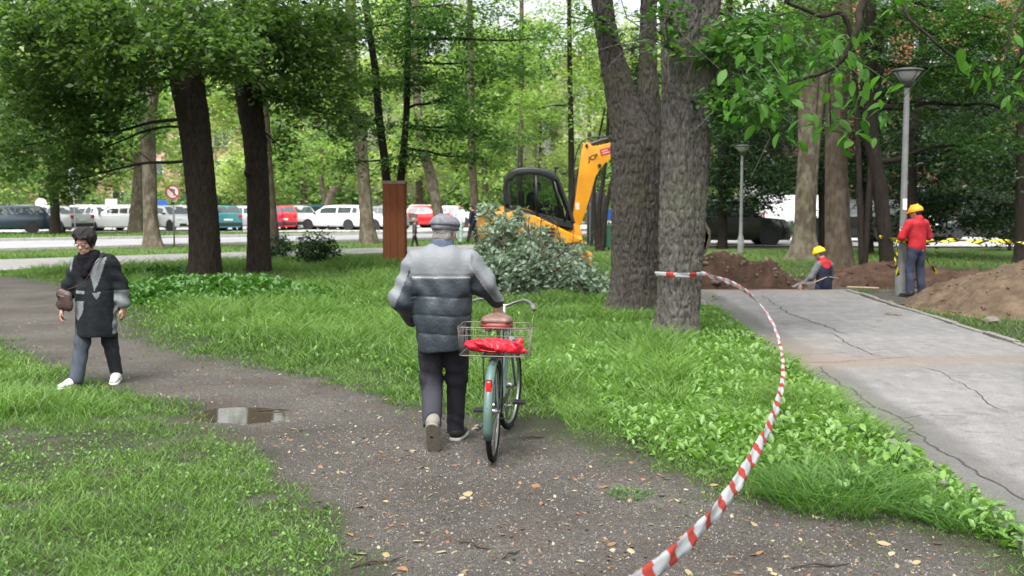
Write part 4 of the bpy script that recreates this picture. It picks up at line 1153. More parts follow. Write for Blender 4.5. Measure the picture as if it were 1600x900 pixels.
# ------------------------------------------------------------------ the walnut bough hanging in from a tree right of the frame
LF_NUT = leafmat('large walnut leaves', (0.022, 0.075, 0.012), (0.075, 0.19, 0.03), 0.5, rough=.5, spec=.2)
nut = empty('walnut_tree', (7.2, 7.0, 0), label='bough of large pointed bright green leaves hanging in from the top right', cat='tree')
inv = Matrix.Translation(-Vector((7.2, 7.0, 0)))
trunk_mesh('trunk', [(7.2, 7, -.1), (7.25, 7, 1.5), (7.1, 7.1, 3.2), (7.0, 7.2, 5.5), (7.1, 7.2, 8)], [.26, .22, .19, .15, .05], BK_DARK, nut, seg=40, step=.08, ridge=.012).matrix_parent_inverse = inv
twigs_ = []
def bough(rows, r0, r1, Y):
    pts = [P(px, py, yy) for px, py, yy in rows]
    sp = smooth_path(pts, 5)
    n = len(sp)
    mb = MB(); mb.add(tube(sp, [r0+(r1-r0)*i/(n-1) for i in range(n)], 7))
    o = mb.build('branch', BK_STEM, nut, smooth=True); o.matrix_parent_inverse = inv
    return sp
b1 = bough([(1700, -380, 6.9), (1440, -150, 6.4), (1350, 0, 6.1), (1342, 40, 6.0), (1318, 90, 6.0), (1290, 112, 6.0), (1240, 128, 6.0), (1200, 152, 6.0)], .03, .004, 6)
b2 = bough([(1352, -10, 6.1), (1346, 30, 6.1), (1333, 60, 6.1), (1298, 116, 6.05), (1297, 160, 6.0), (1298, 205, 6.0)], .012, .003, 6)
b3 = bough([(1440, -140, 6.4), (1410, 0, 6.2), (1450, 55, 6.1), (1500, 95, 6.1), (1560, 120, 6.1), (1640, 130, 6.1)], .012, .004, 6)
b4 = bough([(1700, -380, 6.9), (1620, -60, 6.5), (1585, 30, 6.3), (1570, 90, 6.2)], .012, .004, 6)
mb = MB()
for vf in branch_mesh((7.1, 7.1, 4.2), P(1700, -380, 6.9), .07, .035, 5, twigs=0): mb.add(vf)
mb.build('branch', BK_DARK, nut, smooth=True).matrix_parent_inverse = inv
rd = random.Random(12)
V, F, _ = leaf_shape(1.0, .46)
lme = [np_mesh('leaf', V, F, LF_NUT, nut, smooth=True, tone=np.full(len(V), t)) for t in (.15, .35, .55, .75, .95)]
for o in lme: COL.objects.unlink(o)
clusters = [(1215, 65), (1165, 85), (1225, 95), (1190, 105), (1240, 60), (1150, 120), (1135, 165), (1215, 130), (1230, 150), (1180, 165), (1165, 190), (1205, 180), (1222, 205), (1190, 110), (1255, 185), (1262, 135),
            (1278, 95), (1300, 65), (1320, 60), (1342, 80), (1358, 55), (1335, 100), (1315, 140), (1345, 150), (1365, 140), (1300, 170), (1325, 180), (1368, 165), (1375, 118), (1395, 195), (1315, 200), (1330, 228), (1352, 210), (1290, 150),
            (1395, 5), (1400, 140), (1270, 105), (1340, 120), (1235, 120), (1175, 65), (1310, 110), (1355, 110), (1145, 145), (1285, 195), (1250, 215), (1560, 110), (1585, 120), (1572, 150), (1598, 95), (1540, 90), (1600, 140), (1490, 85), (1530, 120), (1570, 60), (1360, 180), (1340, 165)]
nl = 0
for (cx, cy) in clusters:
    for k in range(rd.choice((2, 3, 3, 4))):
        Yd = rd.uniform(5.75, 6.3)
        p = P(cx+rd.uniform(-16, 16), cy+rd.uniform(-12, 10), Yd)
        src = rd.choice(lme)
        o = link('leaf', src.data, nut); o.matrix_parent_inverse = inv
        s = rd.uniform(.06, .11)
        o.location = p; o.scale = (s, s, s)
        o.rotation_euler = (rd.uniform(-1.35, -.2), rd.uniform(-.6, .6), rd.uniform(0, 6.28)); nl += 1
        # leaf stalk end to the nearest bough: thin twig
        if k == 0:
            q = min(b1+b2+b3, key=lambda w: (w-p).length)
            if (q-p).length < .5: twigs_.append((q, p))
for o in lme: bpy.data.objects.remove(o)
mb = MB()
for q, p in twigs_: mb.add(tube([q, q.lerp(p, .5)+Vector((0, 0, .02)), p], [.003, .0025, .0015], 4))
o = mb.build('twigs', LF_GRASSD, nut); o.matrix_parent_inverse = inv; o['kind'] = 'stuff'
V, F, T = leaf_cloud([((6.5, 7.5, 5.8), (2.2, 2.0, 1.5), 2200), ((8, 6, 6.5), (2, 2, 1.5), 1500), ((5.6, 7.2, 5.0), (1.2, 1.2, .6), 500)], .16, seed=77)
o = np_mesh('crown', V, F, LF_NUT, nut, smooth=False, tone=T); o['kind'] = 'stuff'; o.matrix_parent_inverse = inv

# ------------------------------------------------------------------ leaf litter, twigs, grit
g2 = np.random.default_rng(4)
mdry = [mat('dry pale leaf', (0.27, 0.235, 0.155), .7, var=.25, scale=20), mat('dry straw leaf', (0.23, 0.185, 0.095), .7, var=.25, scale=20),
        mat('dry brown leaf', (0.16, 0.09, 0.045), .75, var=.3, scale=20), mat('orange brown leaf', (0.20, 0.095, 0.045), .7, var=.3, scale=20), mat('pale green fallen leaf', (0.20, 0.23, 0.11), .6, var=.2, scale=20)]
def litter_mesh(i, m):
    rd = random.Random(300+i)
    V, F, _ = leaf_shape(1.0, rd.uniform(.4, .75))
    V = V.copy(); V[:, 1] -= .5
    c1, c2 = rd.uniform(-.5, .6), rd.uniform(-.5, .5)
    V[:, 2] = c1*(V[:, 0]**2)*1.2+c2*(V[:, 1]**2)*.5+.06*V[:, 0]*V[:, 1]*4*rd.uniform(-1, 1)
    V[:, 2] -= V[:, 2].min()
    me = bpy.data.meshes.new('fallen_leaf'); me.from_pydata([tuple(v) for v in V], [], [tuple(int(q) for q in f) for f in F]); me.materials.append(m)
    return me
LM = [litter_mesh(i, mdry[i % 5]) for i in range(15)]
names = ['pale cream', 'straw yellow', 'brown', 'orange brown', 'pale green']
cnt = 0
# nearer leaves lie one by one on the dirt; further, smaller ones are joined
fl = []
def in_dirt(x, y): return float(dirtmask(np.array([x]), np.array([y]))[0])
while cnt < 290:
    d = 2.75*(9.5/2.75)**rd.random()**1.5
    x = rd.uniform(-.40, .48)*d
    dmk = in_dirt(x, d)
    if x > ASPH_L(d)-.1: continue
    if rd.random() > (dmk*1.0 if x > -1.2 else dmk*.35+.06): continue
    w = (4, 3, 6, 4, .7) if x > -.9 else (3, 3, 3, 1, .7)
    mi = rd.choices(range(5), w)[0]
    me = LM[rd.randrange(3)*5+mi]
    o = link('fallen_leaf', me)
    s = rd.uniform(.03, .085)
    o.location = (x, d, hz(x, d)+.004); o.scale = (s, s, s)
    o.rotation_euler = (rd.uniform(-.25, .25), rd.uniform(-.25, .25), rd.uniform(0, 6.28))
    tag(o, f'small {names[mi]} dry leaf lying flat on the bare dirt path', 'fallen leaf', 'dry leaves scattered on the dirt path'); cnt += 1
Vs, Fs, Ms, off = [], [], [], 0
n = 4500
x, y = cone_points(g2, n, 2.8, 16, lambda d: -.5*d, lambda d: .5*d, 1.6)
k = (g2.uniform(0, 1, n) < dirtmask(x, y)*.95+.04) & (x < ASPH_L(y)-.02); x, y = x[k], y[k]; n = len(x)
zz = height(x, y)+.004; a = g2.uniform(0, 6.28, n); s = g2.uniform(.008, .024, n)
u = np.stack([np.cos(a), np.sin(a), g2.uniform(-.4, .5, n)], 1)*s[:, None]; w = np.stack([-np.sin(a), np.cos(a), g2.uniform(-.3, .4, n)], 1)*s[:, None]*.5
c = np.stack([x, y, zz], 1)
V = np.stack([c-u, c+w, c+u, c-w], 1).reshape(-1, 3)
o = np_mesh('leaf_litter', V, np.arange(len(V)).reshape(-1, 4), mdry, smooth=False, mi=g2.choice(5, n, p=[.12, .16, .42, .28, .02])); tag(o, kind='stuff')
# grit
n = 30000
x, y = cone_points(g2, n, 2.7, 13, lambda d: -.5*d, lambda d: .5*d, 1.9)
k = (g2.uniform(0, 1, n) < dirtmask(x, y)**2) & (x < ASPH_L(y)-.02); x, y = x[k], y[k]; n = len(x)
zz = height(x, y); s = g2.uniform(.002, .0065, n)*(1+.5*g2.exponential(.5, n))
octv = np.array([[1, 0, 0], [0, 1, 0], [-1, 0, 0], [0, -1, 0], [0, 0, .75]], float)
a = g2.uniform(0, 6.28, n); ca, sa = np.cos(a), np.sin(a)
ov = np.stack([ca[:, None]*octv[:, 0]-sa[:, None]*octv[:, 1]*.7, sa[:, None]*octv[:, 0]+ca[:, None]*octv[:, 1]*.7, np.broadcast_to(octv[:, 2], (n, 5))], 2)
V = (np.stack([x, y, zz], 1)[:, None, :]+ov*s[:, None, None]).reshape(-1, 3)
F = (np.arange(n)[:, None, None]*5+np.array([[0, 1, 4], [1, 2, 4], [2, 3, 4], [3, 0, 4]])).reshape(-1, 3)
mgr = [mat('grey grit', (.17, .16, .15), .9, var=.2), mat('dark grit', (.05, .045, .04), .9, var=.2), mat('light grit', (.20, .19, .17), .9, var=.2)]
o = np_mesh('gravel', V, F, mgr, smooth=False, mi=np.repeat(g2.choice(3, n, p=[.5, .3, .2]), 4)); tag(o, kind='stuff')
# twigs lying about
mtw = mat('dark twig', (.05, .038, .028), .9, var=.3)
for i, (px, py, l, a, lb) in enumerate([(440, 634, .42, .05, 'long dark twig lying across the end of the puddle'), (400, 755, .12, 1.0, 'short bent black twig at the edge of the left turf'), (740, 850, .2, -.7, 'dark stick in the dirt path nearest the camera'),
                                    (800, 865, .15, .9, 'small forked twig near the bottom of the dirt path'), (835, 682, .16, .2, 'short twig right of the bicycle front wheel'), (590, 880, .28, .5, 'curved twig where left turf meets dirt, bottom of frame'),
                                    (210, 745, .3, .4, 'thin twig lying in the left turf'), (380, 712, .12, -.4, 'short dark twig just below the puddle'), (1285, 880, .3, .1, 'long thin twig in the leaf litter below the grass tufts')]):
    c = G(px, py); z = hz(c.x, c.y)+.008
    d = Vector((math.cos(a), math.sin(a), 0)); nn = Vector((-d.y, d.x, 0))
    mb = MB(); mb.add(tube([-d*l/2, -d*l*.1+nn*l*.07+Vector((0, 0, .01)), d*l*.2+nn*l*.02, d*l/2+nn*l*.1], [.004, .006, .005, .002], 6))
    mb.add(tube([d*l*.05+nn*l*.04, d*l*.25-nn*l*.12+Vector((0, 0, .012))], [.003, .0015], 5))
    o = mb.build('twig', mtw, None, smooth=True); o.location = (c.x, c.y, z); tag(o, lb, 'twig')
# ------------------------------------------------------------------ smooth-blended bodies (distance fields turned into one mesh)
def sdf_eval(prims, X, Y, Z, k):
    D = np.full(X.shape, 9.0, np.float32)
    for p in prims:
        typ = p[0]; kk = k
        if typ == 'c':          # tapered capsule a,b,ra,rb,(sx,sy,sz) optional squash of the cross-section
            _, a, b_, ra, rb = p[:5]
            sc = p[5] if len(p) > 5 else None
            ax, ay, az = a; bx, by, bz = b_
            if sc:
                PX, PY, PZ = (X-ax)/sc[0], (Y-ay)/sc[1], (Z-az)/sc[2]
                dx, dy, dz = (bx-ax)/sc[0], (by-ay)/sc[1], (bz-az)/sc[2]; f = min(sc)
            else:
                PX, PY, PZ = X-ax, Y-ay, Z-az; dx, dy, dz = bx-ax, by-ay, bz-az; f = 1
            L2 = dx*dx+dy*dy+dz*dz+1e-9
            t = np.clip((PX*dx+PY*dy+PZ*dz)/L2, 0, 1)
            d = (np.sqrt((PX-t*dx)**2+(PY-t*dy)**2+(PZ-t*dz)**2)-(ra+(rb-ra)*t))*f
        elif typ == 'e':        # ellipsoid c, r
            _, c, r_ = p[:3]
            if len(p) > 3:
                Mi = p[3]
                U, V, W = X-c[0], Y-c[1], Z-c[2]
                u = Mi[0][0]*U+Mi[0][1]*V+Mi[0][2]*W; v = Mi[1][0]*U+Mi[1][1]*V+Mi[1][2]*W; w = Mi[2][0]*U+Mi[2][1]*V+Mi[2][2]*W
            else: u, v, w = X-c[0], Y-c[1], Z-c[2]
            q = np.sqrt((u/r_[0])**2+(v/r_[1])**2+(w/r_[2])**2)
            d = (q-1)*min(r_)
        elif typ == '-e':       # carved away
            _, c, r_ = p[:3]
            q = np.sqrt(((X-c[0])/r_[0])**2+((Y-c[1])/r_[1])**2+((Z-c[2])/r_[2])**2)
            d = (q-1)*min(r_)
            h = np.clip(0.5-0.5*(D+d)/(k*.6), 0, 1)
            D = D*(1-h)-d*h+k*.6*h*(1-h)
            continue
        elif typ == '-z':       # cut everything below (dir +1) / above (-1) a height
            D = np.maximum(D, (p[1]-Z)*p[2]); continue
        h = np.clip(0.5+0.5*(D-d)/kk, 0, 1)
        D = D*(1-h)+d*h-kk*h*(1-h)
    return D
def surf_nets(D, lo, res):
    nx, ny, nz = D.shape
    s = D < 0
    acc = np.zeros((nx-1, ny-1, nz-1, 3), np.float32); cnt = np.zeros((nx-1, ny-1, nz-1), np.float32)
    corners = [(i, j, k) for i in (0, 1) for j in (0, 1) for k in (0, 1)]
    def sub(A, c): return A[c[0]:nx-1+c[0], c[1]:ny-1+c[1], c[2]:nz-1+c[2]]
    for c in corners:
        for ax in range(3):
            if c[ax] == 0:
                c2 = list(c); c2[ax] = 1
                a, b_ = sub(D, c), sub(D, c2)
                cr = (a < 0) != (b_ < 0)
                t = np.where(cr, a/np.where(cr, a-b_, 1), 0)
                for q in range(3):
                    acc[..., q] += np.where(cr, c[q]+(t if q == ax else 0), 0)
                cnt += cr
    act = cnt > 0
    vid = -np.ones(act.shape, np.int64); vid[act] = np.arange(act.sum())
    I = np.argwhere(act)
    V = (I+acc[act]/cnt[act][:, None])*res+np.array(lo)
    F = []
    for ax in range(3):
        o1, o2 = [(1, 2), (2, 0), (0, 1)][ax]
        sl0 = [slice(None)]*3; sl1 = [slice(None)]*3
        sl0[ax] = slice(0, -1); sl1[ax] = slice(1, None)
        a, b_ = s[tuple(sl0)], s[tuple(sl1)]
        e = np.argwhere(a != b_)
        ok = (e[:, o1] > 0) & (e[:, o2] > 0) & (e[:, o1] < D.shape[o1]-1) & (e[:, o2] < D.shape[o2]-1)
        e = e[ok]
        def q(d1, d2):
            f = e.copy(); f[:, o1] -= d1; f[:, o2] -= d2
            return vid[f[:, 0], f[:, 1], f[:, 2]]
        quad = np.stack([q(1, 1), q(0, 1), q(0, 0), q(1, 0)], 1)
        flip = ~a[e[:, 0], e[:, 1], e[:, 2]]
        quad[flip] = quad[flip][:, ::-1]
        F.append(quad)
    return V, np.concatenate(F)
def bounds(prims, m=0.06):
    lo = np.full(3, 9e9); hi = -lo
    for p in prims:
        if p[0] == 'c':
            sc = p[5] if len(p) > 5 else (1, 1, 1)
            for a, r_ in ((p[1], p[3]), (p[2], p[4])):
                a = np.array(a); r_ = np.array(sc)*r_
                lo = np.minimum(lo, a-r_); hi = np.maximum(hi, a+r_)
        elif p[0] == 'e':
            r_ = np.array(p[2]) if len(p) <= 3 else np.full(3, max(p[2])); lo = np.minimum(lo, np.array(p[1])-r_); hi = np.maximum(hi, np.array(p[1])+r_)
    return lo-m, hi+m
def sdf_mesh(name, prims, mats, parent, res=0.012, k=0.03, disp=None, matfn=None, extra=None, cut=None):
    lo, hi = bounds(prims)
    ax = [np.arange(lo[i], hi[i]+res, res) for i in range(3)]
    X, Y, Z = np.meshgrid(*ax, indexing='ij'); X = X.astype(np.float32); Y = Y.astype(np.float32); Z = Z.astype(np.float32)
    D = sdf_eval(prims, X, Y, Z, k)
    if disp is not None: D = D+disp(X, Y, Z)
    if cut is not None: D = np.maximum(D, cut(X, Y, Z))
    V, F = surf_nets(D, lo, res)
    if extra:
        Vs, Fs, o = [V], [F], len(V)
        for v, f in extra: Vs.append(v); Fs.append(np.asarray(f)+o); o += len(v)
        V, F = np.concatenate(Vs), np.concatenate(Fs)
    mi = None
    if matfn is not None:
        C = V[F].mean(1); mi = matfn(C[:, 0], C[:, 1], C[:, 2])
    return np_mesh(name, V, F, mats, parent, smooth=True, mi=mi)
def rot3(ax, ang):
    return np.array(Matrix.Rotation(ang, 3, ax))
def fold_noise(seed, amp, sc=(14, 14, 9)):
    def f(X, Y, Z):
        return (amp*vnoise_f(X*sc[0]+seed, Y*sc[1]+seed*2, Z*sc[2]) + amp*0.5*vnoise_f(X*sc[0]*2.1, Y*sc[1]*2.1+seed, Z*sc[2]*2.2)).astype(np.float32)
    return f
def vnoise_f(x, y, z):
    return (np.sin(x*1.7+np.sin(y*1.3+z*.7)*1.6)+np.sin(y*1.9+np.sin(z*1.5+x*.6)*1.5)+np.sin(z*1.6+np.sin(x*1.2+y*.8)*1.7))/3

# a hand in its own frame: wrist at 0, fingers along +Z(negative), palm facing -Y; curl 0..1
def hand_mesh(M, curl=0.5, side=1, scale=1.0, spread=.12):
    pr = [('c', (0, 0, .03), (0, 0, -.02), .026, .026, (1, .72, 1)),
          ('c', (-.022, 0, -.035), (-.026, 0, -.075), .020, .014, (1, .8, 1)), ('c', (0, 0, -.035), (0, 0, -.08), .022, .015, (1, .8, 1)), ('c', (.02, 0, -.035), (.026, 0, -.072), .018, .013, (1, .8, 1))]
    for i, (x, l) in enumerate(((-.030, .066), (-.010, .074), (.011, .068), (.030, .054))):
        p = Vector((x, 0, -.082 if i in (1, 2) else -.076)); ang = 0.0
        d1 = curl*(0.9+0.1*i)
        for seg_, (f, r0, r1) in enumerate(((.45, .0095, .0088), (.30, .0088, .0080), (.25, .0080, .0068))):
            ang += d1*(.75 if seg_ == 0 else 1.1)
            q = p+Vector((x*spread*.6, -math.sin(ang), -math.cos(ang)))*l*f
            pr.append(('c', tuple(p), tuple(q), r0, r1)); p = q
    s = side
    pr += [('c', (-.020*s, -.004, -.018), (-.042*s, -.016, -.048), .015, .0115), ('c', (-.042*s, -.016, -.048), (-.046*s, -.026-.01*curl, -.076), .0110, .0088)]
    lo, hi = bounds(pr, .02); res = .0045
    ax = [np.arange(lo[i], hi[i]+res, res) for i in range(3)]
    X, Y, Z = np.meshgrid(*ax, indexing='ij')
    D = sdf_eval(pr, X, Y, Z, .006)
    V, F = surf_nets(D, lo, res)
    V = V*scale
    Mn = np.array(M)
    V = V@Mn[:3, :3].T+Mn[:3, 3]
    return V, F
def head_mesh(M, scale=1.0, res=.0065):
    """origin at the base of the skull, face towards +Y"""
    pr = [('e', (0, -.012, .115), (.074, .092, .088)), ('c', (0, .028, .075), (0, .052, .022), .052, .034, (1, .95, 1)), ('c', (-.045, .0, .06), (-.028, .045, .02), .026, .022), ('c', (.045, .0, .06), (.028, .045, .02), .026, .022),
          ('e', (0, .075, .118), (.050, .016, .014)), ('-e', (-.030, .098, .096), (.017, .018, .013)), ('-e', (.030, .098, .096), (.017, .018, .013)),
          ('c', (0, .078, .100), (0, .100, .066), .009, .013), ('e', (-.012, .092, .062), (.010, .010, .008)), ('e', (.012, .092, .062), (.010, .010, .008)),
          ('e', (0, .084, .040), (.025, .010, .006)), ('e', (0, .083, .030), (.021, .011, .007)), ('e', (0, .078, .008), (.022, .018, .016)),
          ('e', (-.077, -.002, .085), (.009, .018, .030)), ('e', (.077, -.002, .085), (.009, .018, .030)), ('e', (-.045, .055, .07), (.024, .022, .022)), ('e', (.045, .055, .07), (.024, .022, .022)),
          ('c', (0, -.02, .06), (0, -.03, -.10), .055, .056)]
    lo, hi = bounds(pr, .02)
    ax = [np.arange(lo[i], hi[i]+res, res) for i in range(3)]
    X, Y, Z = np.meshgrid(*ax, indexing='ij')
    D = sdf_eval(pr, X, Y, Z, .014)
    V, F = surf_nets(D, lo, res)
    Mn = np.array(M)
    return (V*scale)@Mn[:3, :3].T+Mn[:3, 3], F
def eyes(M, parent, mw, scale=1.0):
    for s in (-1, 1):
        mb = MB(); c = M @ Vector((.030*s*scale, .083*scale, .096*scale)); mb.add(ball(c, .0115*scale, 10, 8), 0)
        c2 = M @ Vector((.030*s*scale, .0925*scale, .095*scale)); mb.add(ball(c2, .005*scale, 8, 6), 1)
        mb.build('eye', mw, parent, smooth=True)
def frame_to(p, down, palm, side_x=None):
    """matrix placing the hand frame: -Z along 'down', -Y towards 'palm'"""
    z = -Vector(down).normalized(); y = -Vector(palm); y = (y-z*y.dot(z)).normalized(); x = y.cross(z)
    m = Matrix((x, y, z)).transposed().to_4x4(); m.translation = Vector(p)
    return m
def shoe(parent, M, mu, ms, L=0.27, w=.047, name='shoe', white=False):
    """heel at origin, toe +Y, sole at z=0"""
    Mi = M
    pr = [('c', (0, .03, .055), (0, .10, .05), w*.86, w*.90), ('c', (0, .10, .05), (0, L-.055, .034), w*.92, w*.80, (1, 1, .75)), ('c', (0, .03, .06), (0, .03, .095), w*.8, w*.82)]
    def cut(X, Y, Z): return np.maximum(.014-Z, Z-.115)
    o = sdf_mesh(name, pr, mu, parent, res=.008, k=.03, cut=cut)
    pr2 = [('c', (0, .035, .008), (0, L-.06, .008), w*.92, w*1.02)]
    def cut2(X, Y, Z): return np.maximum(-.001-Z, Z-.024)
    so = sdf_mesh('sole', pr2, ms, o, res=.007, k=.02, cut=cut2)
    o.matrix_local = M
    return o

SKIN = mat('skin', (.40, .235, .17), .5, var=.12, scale=30, bump=.1, bscale=200)
EYES = [mat('eye white', (.6, .58, .55), .2, var=.02), mat('iris', (.03, .02, .015), .2, var=.02)]

# ---------- the man pushing the bicycle, seen from behind (local: forward +Y)
man = empty('person', (-0.485, 7.55, hz(-.485, 7.55)), label='man seen from behind in grey cap and two-tone padded jacket, pushing the bicycle', cat='person')
Mh = Matrix.Translation((0.012, .035, 1.425)) @ Euler((R(-6), 0, R(-16))).to_matrix().to_4x4()
RH, LH = Vector((.395, .17, .985)), Vector((-.175, .30, .83))
hr = hand_mesh(frame_to((.375, .14, 1.0), (.15, .25, -.9), (-.2, .5, -.5)), .75, 1)
hl = hand_mesh(frame_to((-.20, .24, .86), (.35, .5, -.6), (.8, -.2, .2)), .5, -1)
hd = head_mesh(Mh)
body = [('c', (0, .02, 1.42), (0, .03, 1.50), .058, .056), ('c', (0, 0, 1.22), (0, .0, .92), .15, .14, (1, .7, 1)), ('c', (-.13, 0, 1.31), (.13, 0, 1.31), .055, .055), ('e', (0, .02, .86), (.15, .10, .11)),
        ('c', (-.17, 0, 1.33), (-.265, -.03, 1.06), .055, .042), ('c', (-.265, -.03, 1.06), (-.20, .24, .87), .040, .030), ('c', (.17, 0, 1.33), (.29, .02, 1.16), .055, .042), ('c', (.29, .02, 1.16), (.375, .14, 1.0), .040, .030),
        ('c', (-.09, .03, .85), (-.085, .10, .47), .085, .058), ('c', (-.085, .10, .47), (-.062, -.12, .16), .055, .040), ('c', (.09, .03, .85), (.09, .17, .48), .085, .058), ('c', (.09, .17, .48), (.075, .27, .12), .055, .040)]
sdf_mesh('body', body, SKIN, man, res=.016, k=.05, extra=[hd, hr, hl])
eyes(Mh, man, EYES)
MJ1 = mat('light grey padded cloth', (.135, .147, .157), .7, var=.10, scale=4, bump=.2, bscale=38)
MJ2 = mat('dark blue grey padded cloth', (.027, .036, .045), .5, var=.2, scale=4, bump=.25, bscale=45)
MJ3 = mat('pale piping', (.20, .21, .21), .6)
jk = [('c', (0, .0, 1.26), (0, -.012, .98), .185, .185, (1.06, .74, 1)), ('c', (0, -.012, .98), (0, .0, .74), .188, .182, (1.0, .74, 1)),
      ('c', (-.145, -.01, 1.315), (.145, -.01, 1.315), .075, .075, (1, 1.05, 1)), ('e', (0, -.04, 1.30), (.2, .10, .10)), ('e', (-.05, -.09, 1.2), (.13, .05, .13)), ('e', (.07, -.09, 1.2), (.12, .05, .13)),
      ('c', (-.185, -.01, 1.30), (-.285, -.04, 1.05), .082, .078), ('c', (-.285, -.04, 1.05), (-.235, .19, .89), .075, .058),
      ('c', (.185, -.01, 1.30), (.285, .015, 1.16), .080, .078), ('c', (.285, .015, 1.16), (.37, .13, 1.03), .076, .058)]
quilt_z = (1.075, .945, .815)
def jdisp(X, Y, Z):
    d = fold_noise(3, .0065, (9, 9, 6))(X, Y, Z)
    torso = (np.abs(X) < .205)
    for q in quilt_z:
        zz = Z-q+.006*np.sin(X*14)
        d = d+np.where(torso, .0055*np.exp(-(zz/.006)**2)-.002*np.exp(-((np.abs(zz)-.05)/.03)**2), 0)
        d = d+np.where(torso, .003*np.sin(X*60+np.sin(Z*9+q*30)*2.5)*np.exp(-(zz/.035)**2), 0)
    # vertical pull folds in the padded panels and cross creases on the sleeves
    d = d+np.where(torso, .0045*np.sin(X*40+Z*10+np.sin(Z*11)*1.5), .006*np.sin((X*22+Z*42+Y*18)+np.sin(X*20)*1.3))
    yl = Z-(1.215)
    d = d+np.where(torso, .008*np.exp(-(yl/.006)**2), 0)
    arm = X > .205
    return d.astype(np.float32)
def jcut(X, Y, Z): return np.maximum(.69+.01*np.sin(X*9)-Z, 0*Z-1)
def jmat(x, y, z):
    m = np.ones(len(x), int)
    m[(z > 1.215) & (np.abs(x) < .215)] = 0
    m[(z > 1.205) & (z <= 1.226) & (np.abs(x) < .2) & (y < .02)] = 2
    # light outer panel running down the sleeves: points above/outside the shoulder-wrist line
    t = np.clip((x-.185)/(.37-.185), 0, 1); zl = 1.30+(1.03-1.30)*t
    off = z-zl
    m[(x > .19) & (off > .008)] = 0
    m[(x > .19) & (np.abs(off-.002) < .009) & (y < .12)] = 2
    zl2 = 1.30-(np.clip(-x-.185, 0, .2))*2.4
    m[(x < -.19) & ((-x-.185) > (1.30-z)*.40+.018)] = 0
    m[(x < -.19) & (z < 1.0)] = 1
    return m
sdf_mesh('jacket', jk, [MJ1, MJ2, MJ3], man, res=.0095, k=.045, disp=jdisp, matfn=jmat, cut=jcut)
MCOL = mat('slate blue collar cloth', (.07, .085, .125), .8, var=.2, bump=.4)
def ccut(X, Y, Z): return np.maximum(Z-1.462+.02*np.clip(Y*8, -1, 1), 1.375-Z)
sdf_mesh('collar', [('c', (0, -.005, 1.35), (.004, .012, 1.47), .098, .078, (1, .92, 1))], MCOL, man, res=.008, k=.03, cut=ccut, disp=fold_noise(8, .004))
MT = mat('charcoal trouser cloth', (.026, .026, .033), .8, var=.3, scale=6, bump=.4, bscale=120)
MT2 = mat('lighter grey trouser cloth', (.038, .038, .048), .85, var=.25, scale=6, bump=.4, bscale=120)  # lighter tone used below the left knee
tr_ = [('e', (0, .015, .86), (.168, .125, .13)), ('c', (-.085, .02, .84), (-.088, .10, .47), .104, .080), ('c', (-.088, .10, .47), (-.068, -.105, .15), .078, .064), ('c', (.088, .02, .84), (.088, .16, .48), .104, .078), ('c', (.088, .16, .48), (.072, .25, .085), .076, .063)]
def tdisp(X, Y, Z):
    return (fold_noise(5, .006, (7, 7, 5))(X, Y, Z)+.003*np.sin(Z*60+X*44+np.sin(X*30+Y*12)*1.6)*np.exp(-((Z-.50)/.12)**2)+.003*np.sin(Z*80+Y*50+X*30)*np.exp(-((Z-.16)/.07)**2)+.004*np.sin(Z*50+X*50)*np.exp(-((Z-.75)/.1)**2)).astype(np.float32)
def tcut(X, Y, Z):
    return np.where(X < 0, .175-.55*(Y+.105)-Z, .055-Z)
sdf_mesh('trousers', tr_, [MT, MT2], man, res=.0095, k=.035, disp=tdisp, cut=tcut, matfn=lambda x, y, z: ((x < -.0) & (z+.10*np.sin(x*40+1) < .50)).astype(int))
MBLK = mat('black shoe leather', (.016, .016, .018), .45, var=.3, bump=.3)
MSOL = mat('worn beige rubber sole', (.19, .17, .135), .8, var=.2, scale=20, bump=.5, bscale=90)
MSOLW = mat('pale rubber sole', (.42, .41, .38), .8, var=.2)
MSHG = mat('grey beige shoe cloth', (.17, .16, .14), .7, var=.2)
shoe(man, Matrix.Translation((-.064, -.225, .205)) @ Euler((R(-58), 0, R(-4))).to_matrix().to_4x4(), MSHG, MSOL, .265, .052)
shoe(man, Matrix.Translation((.070, .205, .002)) @ Euler((0, 0, R(-12))).to_matrix().to_4x4(), MBLK, MSOLW, .27, .052)
for M_, sx in ((Matrix.Translation((-.066, -.12, .11)), 1),):
    pass
MSOCK = mat('dark sock', (.02, .02, .025), .9)
sdf_mesh('sock', [('c', (-.066, -.12, .24), (-.066, -.135, .13), .04, .04)], MSOCK, man, res=.01, k=.02)
sdf_mesh('sock', [('c', (.075, .25, .14), (.074, .235, .06), .04, .04)], MSOCK, man, res=.01, k=.02)
MHAIRG = mat('short grey hair', (.20, .19, .175), .9, var=.35, scale=60, bump=.8, bscale=150)
def headpart(name, prims, m, cutf=None, disp=None, k=.012, res=.006, parent=man, M=Mh, matfn=None):
    o = sdf_mesh(name, prims, m, parent, res=res, k=k, cut=cutf, disp=disp, matfn=matfn)
    o.matrix_local = M
    return o
headpart('hair', [('e', (0, -.018, .112), (.079, .090, .090)), ('c', (-.03, -.06, .05), (.03, -.06, .05), .038, .038)], MHAIRG, lambda X, Y, Z: np.maximum(np.maximum(Z-.15, .025-Z), Y-.012-.3*(Z-.07)), fold_noise(2, .0025, (50, 50, 40)))
MCAP = mat('grey wool tweed', (.10, .105, .125), .9, var=.3, scale=50, bump=.6, bscale=160, col2=(.19, .19, .21))
